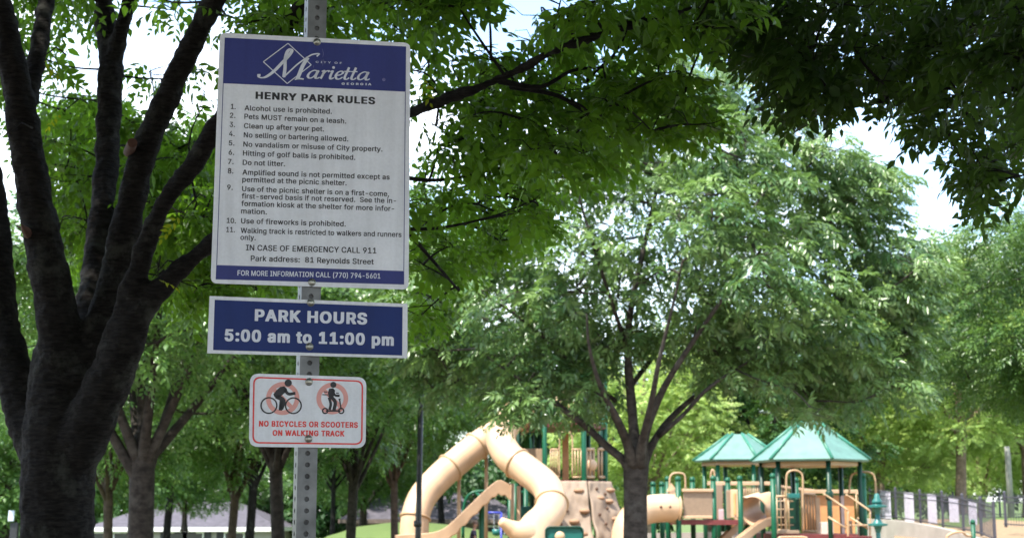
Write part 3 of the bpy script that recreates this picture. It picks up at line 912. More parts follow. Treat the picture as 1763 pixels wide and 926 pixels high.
    'O': (555, '231 -17 304 -17 306 -14 334 -12 336 -10 344 -10 346 -7 359 -4 371 3 376 3 411 23 455 64 468 82 490 124 490 129 500 154 502 174 505 177 508 209 510 212 510 297 508 299 508 317 505 319 505 332 502 334 500 354 498 357 492 377 488 384 488 389 475 414 452 447 411 486 366 510 361 510 344 518 326 520 324 523 309 523 306 526 226 526 224 523 211 523 209 520 199 520 196 518 189 518 186 516 174 513 134 493 104 470 78 442 65 424 40 374 40 369 32 352 32 344 30 342 30 332 28 329 25 294 22 292 22 217 25 214 25 194 28 192 28 179 30 177 32 157 35 154 40 134 45 127 45 122 58 97 88 54 104 38 126 20 169 -2 174 -2 191 -10 199 -10 201 -12 229 -14/261 63 259 66 236 68 201 83 181 98 160 122 142 149 142 154 135 167 135 172 130 182 130 189 125 202 125 214 122 217 120 267 122 269 122 292 125 294 125 304 128 307 128 317 132 327 132 334 150 372 168 397 196 423 214 433 219 433 226 438 241 440 244 443 276 446 279 443 291 443 294 440 314 436 344 418 372 389 382 374 398 344 398 339 402 329 402 322 405 319 405 312 408 309 410 277 412 274 412 234 410 232 410 212 408 209 408 199 405 197 400 172 382 134 370 117 346 93 319 76 314 76 306 70 291 68 289 66'),
    'P': (467, '49 -10 136 -10 142 -6 144 175 259 175 261 178 286 178 289 180 311 182 314 185 326 188 364 208 390 231 405 251 412 266 412 271 422 296 422 306 425 309 425 329 428 331 425 386 422 389 422 399 420 401 412 429 405 444 390 464 376 478 359 490 331 505 326 505 309 512 289 515 286 518 261 518 259 520 49 520 42 516 42 -6/144 252 142 441 236 442 239 440 256 440 259 438 274 435 294 422 312 401 320 386 322 371 325 369 325 351 328 349 325 346 325 326 322 324 322 316 318 309 315 299 305 284 284 265 259 255 246 255 244 252'),
    'R': (471, '49 -10 136 -10 142 -6 144 188 232 186 262 126 268 121 300 56 305 51 318 24 322 19 332 -4 336 -8 341 -10 439 -10 445 -6 445 9 435 29 430 34 422 51 418 56 408 79 402 84 395 101 390 106 380 129 375 134 362 161 358 166 348 189 338 204 344 205 366 218 398 246 405 261 410 266 412 276 418 284 422 309 425 311 425 334 428 336 425 391 422 394 422 404 420 406 418 421 402 451 395 461 374 482 359 492 321 510 314 510 301 515 289 515 286 518 261 518 259 520 49 520 42 516 42 -6/144 265 144 442 239 442 241 440 256 440 259 438 276 435 286 430 310 409 320 391 320 386 325 376 328 341 325 339 325 329 322 326 320 314 315 304 301 288 284 275 279 275 269 270 261 270 259 268 246 268 244 265'),
    'S': (469, '184 -19 262 -19 264 -16 282 -16 284 -14 294 -14 297 -12 304 -12 307 -9 327 -4 357 11 372 21 398 47 418 82 420 97 423 100 423 110 426 112 426 165 423 167 423 180 420 182 418 195 406 217 377 246 362 256 322 276 317 276 299 284 292 284 282 288 274 288 264 294 257 294 247 298 219 304 217 306 197 311 189 316 184 316 159 331 140 350 136 360 136 365 133 367 136 392 143 407 153 417 153 420 169 434 184 441 199 444 202 446 212 446 214 448 234 448 237 446 257 444 287 428 308 407 318 385 318 375 327 368 412 368 418 372 418 402 416 405 413 422 403 445 393 460 367 486 344 501 324 511 319 511 294 521 284 521 282 524 267 524 264 526 192 526 189 524 172 524 169 521 152 518 129 508 124 508 89 488 70 472 53 450 43 430 43 425 38 415 38 407 36 405 36 342 38 340 38 330 56 295 77 274 99 258 147 236 152 236 169 228 187 226 197 221 214 218 232 211 239 211 242 208 257 206 264 201 277 198 299 186 320 165 326 155 326 147 328 145 326 122 310 97 294 81 272 68 267 68 257 64 247 64 244 61 229 61 227 58 192 64 189 66 177 68 152 84 133 105 123 130 123 142 117 146 27 146 20 142 23 105 26 102 26 95 33 80 33 75 46 52 69 26 94 8 127 -6 132 -6 142 -12 149 -12 152 -14 182 -16'),
    'T': (471, '181 -10 268 -10 274 -6 274 441 428 442 433 445 434 516 428 520 21 520 14 516 14 446 21 442 174 441 174 -6'),
    'U': (539, '221 -18 296 -18 299 -16 329 -13 331 -10 339 -10 361 0 366 0 411 27 438 53 458 83 458 88 468 108 470 128 472 131 472 146 475 148 475 516 469 520 381 520 375 516 375 166 372 163 372 153 370 151 368 136 358 116 329 84 314 74 309 74 301 70 286 67 284 64 271 64 269 62 234 64 231 67 216 70 196 80 168 106 158 121 145 151 145 161 142 163 142 516 136 520 49 520 42 516 42 143 45 141 45 128 47 126 47 116 50 113 52 101 67 71 80 53 119 17 164 -6 179 -8 189 -13 219 -16'),
    'W': (708, '142 -10 242 -10 248 -6 251 9 258 29 258 36 264 46 266 64 271 74 274 91 284 119 286 136 291 146 296 174 301 184 304 201 308 211 311 229 316 239 318 256 324 266 324 274 326 276 326 284 334 304 334 311 336 314 336 321 338 324 342 342 346 336 348 319 354 309 354 301 356 299 358 281 364 271 366 254 371 244 371 236 374 234 376 216 381 206 384 189 388 179 388 171 391 169 394 151 398 141 401 124 406 114 408 96 414 86 414 79 416 76 418 59 424 49 426 31 431 21 436 -6 442 -10 542 -10 547 -8 551 1 551 9 554 11 554 19 558 29 558 36 564 46 566 64 571 74 574 91 578 101 578 109 584 119 586 136 591 146 594 164 598 174 601 191 606 201 608 219 618 246 621 264 626 274 628 291 634 301 636 319 641 329 644 346 654 374 654 381 661 401 664 419 668 429 671 446 676 456 676 464 681 474 684 491 688 501 688 516 682 520 592 520 586 516 581 504 581 496 578 494 578 486 576 484 576 476 574 474 574 466 571 464 571 456 568 454 568 446 566 444 566 436 564 434 554 386 548 376 548 369 546 366 546 359 544 356 544 349 541 346 541 339 538 336 538 329 536 326 536 319 534 316 534 309 531 306 521 259 516 249 516 241 514 239 514 231 511 229 511 221 508 219 508 211 506 209 506 201 504 199 504 191 501 189 501 181 498 179 498 171 496 169 496 161 492 152 397 518 392 520 295 520 288 516 286 504 284 501 284 494 281 491 281 484 278 481 278 474 276 471 276 464 271 454 261 406 256 396 248 359 244 349 238 321 234 311 226 274 221 264 211 216 206 206 196 159 192 155 186 186 184 189 184 196 181 199 181 206 176 216 176 224 174 226 164 274 158 284 158 291 156 294 156 301 154 304 154 311 151 314 151 321 146 334 146 341 141 351 141 359 138 361 128 409 124 419 124 426 121 429 121 436 118 439 108 486 104 496 101 514 92 520 5 520 0 518 -2 499 1 496 1 489 6 479 6 471 14 451 16 434 26 406 28 389 34 379 36 361 41 351 44 334 48 324 51 306 56 296 58 279 64 269 66 251 71 241 74 224 78 214 81 196 86 186 88 169 94 159 96 141 101 131 104 114 108 104 111 86 114 84 118 59 124 49 124 41 126 39 128 21 134 11 136 -6'),
    'Y': (494, '192 -10 280 -10 286 -6 286 201 301 224 304 231 314 244 316 251 326 264 336 284 346 296 348 304 358 316 361 324 371 336 374 344 384 356 406 396 416 409 418 416 428 429 431 436 441 449 451 469 474 501 472 518 467 520 370 520 365 518 336 474 311 429 301 416 284 384 274 371 237 308 234 309 228 321 224 326 221 334 216 339 214 346 208 351 176 409 166 421 156 441 146 454 136 474 107 518 102 520 5 520 -2 516 -2 501 1 496 6 491 8 484 18 471 21 464 31 451 34 444 44 431 46 424 56 411 58 404 68 391 91 351 101 339 124 299 134 286 156 246 186 201 186 -6'),
    'a': (411, '129 -19 191 -19 194 -16 206 -16 209 -14 224 -12 254 4 259 8 260 -5 266 -9 349 -9 355 -5 355 275 352 277 352 295 350 297 348 312 330 345 311 364 274 384 269 384 259 388 236 391 234 394 156 394 154 391 129 388 126 386 106 381 66 358 42 335 25 305 25 285 34 278 41 278 44 276 59 274 69 268 76 268 86 264 111 264 120 270 128 285 149 306 169 316 201 321 204 318 211 318 214 316 226 314 234 308 245 297 255 280 255 272 258 270 258 252 246 241 241 241 239 238 226 238 224 236 204 236 201 234 184 234 181 231 164 231 161 228 131 226 129 224 119 224 116 221 109 221 106 218 86 214 64 204 39 186 20 160 20 155 15 145 15 135 12 132 12 82 15 80 15 70 25 45 35 30 64 4 89 -9 94 -9 104 -14 111 -14 114 -16 126 -16/161 56 134 66 124 74 115 85 110 97 110 112 120 132 134 144 159 154 169 154 171 156 181 156 184 158 199 158 201 161 221 161 224 164 236 164 239 166 256 168 258 127 255 125 252 112 242 95 219 71 206 64 201 64 191 58 184 58 181 56'),
    'b': (446, '197 -18 262 -18 264 -16 277 -16 279 -13 294 -10 322 2 337 12 376 53 393 88 393 93 398 103 398 111 400 113 400 121 403 123 403 136 406 138 406 158 408 161 408 218 406 221 406 241 403 243 400 266 398 268 390 296 380 316 360 343 334 367 307 382 302 382 284 390 259 392 257 394 199 394 197 392 182 392 179 390 172 390 164 384 159 384 139 372 132 364 130 516 124 520 42 520 35 516 35 -7 42 -10 124 -10 130 -7 132 12 152 -3 167 -10 182 -13 184 -16 194 -16/217 57 214 60 197 62 179 72 158 93 148 108 146 118 140 126 136 151 133 153 133 168 130 171 130 206 133 208 133 223 136 226 136 236 138 238 140 253 153 278 160 288 174 302 194 314 212 317 214 320 227 320 229 317 237 317 239 314 252 312 259 307 286 281 288 273 293 268 296 258 300 251 306 226 308 223 308 208 310 206 310 173 308 171 306 143 303 141 298 121 280 91 264 74 249 64 237 60'),
    'c': (418, '173 -18 243 -18 245 -16 258 -16 260 -13 270 -13 273 -10 285 -8 315 7 333 20 352 38 372 68 372 73 379 88 379 108 370 114 363 114 360 117 353 117 350 120 343 120 340 122 333 122 320 127 293 127 286 123 282 113 282 108 272 91 253 72 240 64 235 64 225 60 218 60 215 57 198 57 195 60 180 62 160 74 136 101 124 126 119 151 116 153 116 166 114 168 114 206 116 208 119 233 122 236 126 256 139 278 158 300 175 312 180 312 190 317 198 317 200 320 215 320 218 317 225 317 245 310 269 288 282 268 284 256 290 252 320 252 330 257 368 264 379 271 379 288 376 291 374 303 362 326 352 336 352 338 323 364 295 380 290 380 268 390 240 392 238 394 178 394 175 392 148 390 105 372 78 352 54 326 32 286 32 281 24 263 24 256 22 253 19 223 16 221 16 153 19 151 19 136 22 133 24 113 26 111 32 91 44 66 64 38 80 22 100 7 138 -10 145 -10 158 -16 170 -16'),
    'd': (446, '163 -18 228 -18 230 -16 243 -16 268 -6 273 0 288 7 295 14 296 -7 303 -10 383 -10 389 -7 389 516 383 520 300 520 294 516 293 364 278 377 253 390 245 390 243 392 228 392 225 394 168 394 165 392 150 392 148 390 140 390 118 380 113 380 88 364 56 333 36 301 36 296 32 288 32 283 24 266 22 246 19 243 19 226 16 223 16 156 19 153 19 136 22 133 24 111 26 108 32 88 54 46 78 20 103 2 118 -6 123 -6 138 -13 160 -16/200 57 198 60 188 60 170 67 144 91 134 106 124 128 124 133 119 143 119 151 116 153 116 166 114 168 114 211 116 213 116 226 119 228 119 236 122 238 126 258 139 281 170 310 198 320 213 320 215 317 230 314 253 300 276 271 282 261 282 256 289 238 289 228 292 226 292 213 294 211 294 168 292 166 292 153 289 151 289 141 286 138 284 126 266 93 243 70 220 60'),
    'e': (426, '178 -18 248 -18 250 -16 265 -16 268 -13 293 -8 338 17 362 41 372 56 382 78 382 98 375 102 350 107 348 110 338 110 325 114 293 114 286 111 286 106 282 101 279 93 266 81 266 78 253 67 233 60 225 60 223 57 200 57 198 60 180 62 165 70 144 88 126 113 126 118 122 126 119 143 116 146 115 160 383 160 389 163 389 223 386 226 386 246 384 248 382 271 379 273 374 293 362 318 352 333 318 364 280 384 255 390 253 392 235 392 233 394 178 394 175 392 158 392 155 390 148 390 145 387 138 387 130 382 125 382 93 364 59 333 46 316 32 286 32 281 24 263 24 256 22 253 22 243 19 241 19 223 16 221 16 153 19 151 19 136 22 133 22 123 24 121 26 103 46 61 59 43 83 20 100 7 125 -6 130 -6 148 -13 175 -16/118 232 116 238 119 241 122 253 136 281 168 310 178 314 195 317 198 320 213 320 215 317 233 314 255 300 274 276 289 238 288 232'),
    'f': (276, '70 -10 152 -10 158 -6 158 316 240 318 246 321 246 386 240 390 160 390 158 416 161 419 161 434 166 446 180 460 185 460 187 462 240 460 246 464 246 469 256 494 256 501 261 511 261 529 255 532 240 535 237 538 225 538 222 540 160 540 157 538 145 538 117 528 95 512 84 501 68 476 66 459 64 456 64 391 -5 390 -12 386 -10 320 -5 318 64 316 64 -6'),
    'g': (447, '170 -161 245 -161 248 -158 275 -156 278 -154 305 -146 330 -134 350 -118 366 -100 382 -72 384 -57 386 -55 386 -45 389 -42 389 385 383 389 303 389 296 385 295 364 275 379 260 386 255 386 245 392 233 392 230 394 165 394 163 392 150 392 148 389 130 386 98 372 78 356 64 343 42 310 29 283 24 258 22 255 22 245 19 243 19 228 16 225 16 158 19 155 19 138 22 135 24 115 34 93 34 88 52 58 68 39 70 39 83 26 113 9 118 9 140 -1 173 -4 175 -6 218 -6 220 -4 240 -4 243 -1 258 2 285 16 293 24 294 23 294 -12 292 -15 289 -35 282 -50 276 -57 258 -74 233 -84 223 -84 220 -86 193 -86 190 -84 180 -84 178 -81 165 -78 160 -74 153 -71 124 -42 124 -40 113 -31 88 -31 50 -51 34 -62 34 -80 49 -102 70 -124 115 -148 120 -148 130 -154 138 -154 140 -156 150 -156 153 -158 168 -158/200 69 198 72 180 74 160 84 142 103 132 118 116 158 116 170 114 173 114 213 116 215 119 235 129 258 129 263 146 290 158 302 178 314 193 316 195 319 215 319 245 306 274 275 284 255 289 230 292 228 292 215 294 213 294 173 292 170 292 155 289 153 289 145 286 143 284 130 269 103 250 84 238 76 233 76 223 72'),
    'h': (432, '42 -10 124 -10 130 -6 130 226 133 229 133 246 136 249 136 256 138 259 140 271 148 284 169 305 199 318 222 318 244 308 260 291 276 261 276 251 278 249 278 -6 284 -10 369 -10 376 -6 376 259 373 261 373 284 370 286 370 296 368 299 368 306 366 309 363 321 348 346 324 370 297 385 292 385 282 390 249 392 247 395 207 395 204 392 187 392 184 390 177 390 174 388 162 385 132 368 130 516 124 520 42 520 35 516 35 -6'),
    'i': (189, '42 -10 125 -10 131 -6 131 386 125 390 42 390 36 386 36 -6/65 432 102 432 105 435 112 435 130 445 141 459 141 464 144 466 144 499 138 511 122 528 110 532 102 532 100 535 67 535 42 525 28 511 24 499 24 466 28 456 45 440'),
    'k': (403, '42 -10 124 -10 130 -6 130 131 152 152 277 -8 282 -10 382 -10 388 -6 388 9 386 14 376 24 368 36 226 214 226 216 290 281 290 284 378 371 378 386 372 390 272 390 267 388 136 254 132 248 130 516 124 520 42 520 35 516 35 -6'),
    'l': (211, '109 -12 174 -12 177 -10 189 -10 198 -3 198 17 193 29 193 39 190 42 188 59 182 63 144 63 136 72 136 77 133 79 133 94 130 97 130 514 124 518 42 518 35 514 35 59 38 57 38 47 45 27 67 3 87 -7 92 -7 94 -10 107 -10'),
    'm': (632, '42 -10 124 -10 130 -6 130 236 133 239 133 256 136 259 136 266 153 296 169 310 197 320 219 315 232 308 248 289 256 271 257 -8 262 -10 347 -10 353 -6 353 256 356 259 358 274 373 299 387 310 414 320 432 318 454 308 470 289 470 284 476 276 476 269 478 266 478 -6 484 -10 569 -10 574 -8 576 271 573 274 570 306 568 309 563 329 556 339 553 346 519 378 499 388 494 388 484 392 477 392 474 395 399 395 397 392 379 390 352 378 337 368 319 350 318 354 292 380 272 390 257 392 254 395 184 395 182 392 167 390 142 378 132 370 130 386 124 390 42 390 37 388 35 -6'),
    'n': (432, '42 -10 124 -10 130 -6 130 226 133 229 133 246 136 249 136 256 138 259 140 271 148 284 169 305 199 318 222 318 244 308 260 291 276 261 276 251 278 249 278 -6 284 -10 369 -10 376 -6 376 259 373 261 373 284 370 286 368 306 358 331 348 346 317 375 282 390 249 392 247 395 207 395 204 392 187 392 184 390 177 390 174 388 162 385 132 368 130 386 124 390 42 390 35 386 35 -6'),
    'o': (437, '173 -18 240 -18 243 -16 258 -16 260 -13 285 -8 315 7 333 20 354 41 366 58 382 86 382 91 389 106 392 123 394 126 396 158 399 161 399 216 396 218 394 251 392 253 389 271 379 291 379 296 362 326 335 354 310 372 290 382 285 382 268 390 238 392 235 394 178 394 175 392 148 390 105 372 78 352 54 326 32 286 32 281 24 263 24 256 22 253 19 223 16 221 16 153 19 151 19 136 22 133 24 113 26 111 32 91 44 66 64 38 80 22 100 7 138 -10 145 -10 158 -16 170 -16/198 57 170 67 160 74 136 101 124 126 119 151 116 153 116 166 114 168 114 206 116 208 116 223 119 226 119 233 122 236 126 256 146 288 175 312 180 312 190 317 198 317 200 320 215 320 218 317 233 314 248 307 266 291 284 266 286 256 292 248 292 241 294 238 296 221 299 218 299 206 302 203 302 173 299 171 296 143 294 141 289 121 272 91 255 74 235 62 220 60 218 57'),
    'p': (446, '42 -153 124 -153 130 -149 132 12 144 2 174 -13 194 -16 197 -18 262 -18 264 -16 277 -16 279 -13 287 -13 302 -6 307 -6 337 12 368 43 383 66 398 103 398 111 403 123 403 136 406 138 406 158 408 161 408 218 406 221 406 241 403 243 400 266 398 268 390 296 380 316 360 343 347 357 322 374 307 382 302 382 284 389 277 389 274 392 259 392 257 394 199 394 197 392 182 392 179 389 172 389 164 384 159 384 139 372 132 364 130 386 124 389 42 389 35 386 35 -149/217 57 214 59 197 62 179 72 158 93 148 108 146 118 140 126 136 151 133 153 133 168 130 171 130 206 133 208 133 223 136 226 136 236 138 238 140 253 153 278 160 288 174 302 194 314 212 317 214 319 227 319 229 317 237 317 239 314 252 312 259 307 286 281 288 273 293 268 296 258 300 251 306 226 308 223 308 208 310 206 310 173 308 171 306 143 303 141 298 121 280 91 264 74 249 64 237 59'),
    'r': (281, '42 -10 124 -10 130 -6 130 236 133 239 136 261 146 281 164 300 182 310 197 312 199 315 254 312 260 316 259 392 254 395 184 395 182 392 172 392 169 390 157 388 132 372 130 386 124 390 42 390 35 386 35 -6'),
    's': (387, '147 -18 217 -18 220 -16 235 -16 237 -13 247 -13 257 -8 265 -8 295 7 312 20 336 48 346 71 346 81 348 83 348 131 346 133 346 141 344 143 341 156 336 161 334 168 312 190 297 197 292 202 282 204 275 210 270 210 262 214 255 214 252 217 245 217 242 220 235 220 232 222 225 222 222 224 215 224 212 227 205 227 202 230 195 230 192 232 185 232 182 234 175 234 172 237 160 240 145 247 134 258 126 276 134 296 147 310 155 314 160 314 177 322 197 322 222 312 241 291 248 273 257 267 285 267 287 270 307 272 310 274 317 274 320 277 327 277 340 282 341 303 328 331 316 348 292 370 285 372 275 380 270 380 247 390 220 392 217 394 157 394 155 392 137 392 135 390 117 387 72 364 46 338 36 321 36 316 31 306 28 261 31 258 34 233 38 226 38 221 48 206 60 194 77 182 110 167 115 167 125 162 132 162 135 160 142 160 145 157 152 157 155 154 165 154 167 152 215 142 230 134 244 121 248 111 248 106 251 103 244 86 227 70 215 62 210 62 200 57 185 57 182 54 177 57 165 57 162 60 150 62 137 70 121 88 116 98 114 111 105 117 77 117 75 114 67 114 55 110 32 107 18 101 18 81 21 78 26 58 44 31 57 17 75 4 100 -8 115 -10 117 -13 127 -13 130 -16 145 -16'),
    't': (249, '137 -14 205 -14 207 -12 217 -12 231 -5 231 12 226 25 221 60 215 64 182 64 180 61 165 61 148 75 146 87 144 90 144 315 215 316 220 318 221 385 215 388 144 390 142 478 137 481 55 481 48 477 48 390 -5 388 -12 385 -12 320 -5 316 48 315 48 62 51 60 51 52 54 50 56 37 61 32 64 25 82 6 112 -9 135 -12'),
    'u': (432, '149 -15 214 -15 217 -12 227 -12 229 -10 244 -8 269 5 279 12 280 -6 287 -10 369 -10 376 -6 374 388 369 390 284 390 278 386 278 139 276 136 276 126 263 99 242 75 229 68 224 68 214 62 207 62 204 60 184 62 164 72 143 96 133 124 133 141 130 144 130 386 124 390 42 390 35 386 35 106 38 104 40 79 43 76 48 56 55 46 58 39 82 12 107 -2 112 -2 127 -10 147 -12'),
    'v': (411, '151 -10 238 -10 244 -6 247 4 252 11 254 24 264 44 267 56 277 76 280 89 290 109 292 121 302 141 312 174 322 194 332 226 342 246 352 279 362 299 372 331 377 339 384 364 390 371 388 388 383 390 293 390 287 386 280 361 274 354 270 334 264 326 260 306 254 299 250 279 244 271 237 244 232 236 227 216 222 209 214 181 210 174 196 130 192 134 187 154 174 181 167 209 162 216 157 236 152 244 144 271 140 279 134 299 130 306 124 326 120 334 120 339 110 361 102 386 96 390 6 390 0 386 0 369 10 349 12 336 22 316 24 304 34 284 37 271 47 251 50 239 60 219 62 206 72 186 74 174 84 154 87 141 97 121 100 109 110 89 112 76 122 56 122 51 134 24 137 11 142 4 144 -6'),
    'w': (589, '127 -10 212 -10 218 -6 218 1 223 11 226 29 230 39 230 46 236 56 236 64 240 74 240 81 246 91 246 99 250 109 250 116 256 126 256 134 260 144 260 151 266 161 266 169 273 186 273 194 278 204 278 211 280 214 280 221 284 230 288 211 290 209 290 201 293 199 293 191 296 189 296 181 300 171 300 164 306 154 306 146 310 136 310 129 316 119 316 111 320 101 320 94 326 84 326 76 330 66 330 59 336 49 336 41 340 31 340 24 343 21 350 -6 357 -10 442 -10 447 -8 448 1 458 26 458 34 468 59 468 66 478 91 478 99 488 124 488 131 496 149 496 156 506 181 506 189 513 206 513 214 523 239 523 246 530 264 530 271 540 296 540 304 550 329 550 336 560 361 563 386 557 390 469 390 460 384 460 376 453 356 450 339 446 329 446 321 443 319 440 304 436 294 436 286 430 276 428 259 418 231 416 214 406 186 400 159 397 155 393 174 388 184 388 191 386 194 386 201 383 204 383 211 380 214 380 221 378 224 378 231 373 241 370 259 366 269 363 286 358 296 358 304 353 314 350 331 348 334 346 349 340 359 340 366 336 376 336 384 327 390 242 390 237 388 230 376 228 359 223 349 223 341 213 314 210 296 206 286 206 279 196 251 193 234 188 224 186 206 180 196 173 156 169 152 166 171 163 174 163 181 156 201 156 209 153 211 153 216 148 226 148 234 146 236 146 244 140 254 138 271 133 281 130 299 128 301 126 316 120 326 120 334 116 344 113 361 106 379 106 386 99 390 12 390 7 388 6 369 8 366 10 351 18 334 18 326 26 309 26 301 33 284 33 276 40 259 40 251 50 226 50 219 58 201 58 194 66 176 66 169 73 151 73 144 83 119 83 111 90 94 90 86 100 61 100 54 110 29 110 21 120 -6'),
    'x': (401, '10 -10 102 -10 107 -8 114 -1 190 115 201 99 204 91 224 64 226 56 270 -8 275 -10 367 -10 374 -6 374 11 248 189 251 199 286 251 294 259 318 299 326 306 351 346 368 369 367 388 362 390 270 390 265 388 190 272 178 294 158 321 156 329 117 388 112 390 17 390 11 386 11 371 36 334 44 326 68 286 76 279 101 239 108 231 128 201 131 191 118 176 98 144 91 136 76 111 68 104 48 71 41 64 21 31 4 9 4 -6'),
    'y': (411, '61 -155 121 -155 123 -152 136 -152 138 -150 151 -148 176 -132 204 -101 217 -79 217 -74 232 -41 234 -29 244 -9 254 24 264 44 267 56 272 64 280 89 284 96 292 121 297 129 300 141 304 149 312 174 322 194 324 206 330 214 332 226 342 246 352 279 362 299 372 331 382 351 384 364 390 371 388 388 383 390 293 390 287 386 280 361 274 354 270 334 264 326 260 306 254 299 250 279 244 271 237 244 232 236 227 216 222 209 214 181 210 174 196 130 192 134 187 154 174 181 167 209 162 216 157 236 152 244 144 271 140 279 134 299 130 306 124 326 120 334 120 339 110 361 102 386 96 390 6 390 0 386 0 369 10 349 12 336 17 329 24 304 34 284 44 251 54 231 57 219 67 199 70 186 80 166 82 154 87 146 94 121 104 101 107 89 117 69 120 56 130 36 132 24 142 4 142 -6 140 -9 134 -29 130 -36 130 -41 120 -59 103 -75 98 -78 51 -75 42 -81 37 -109 30 -129 30 -146 43 -152 58 -152'),
}
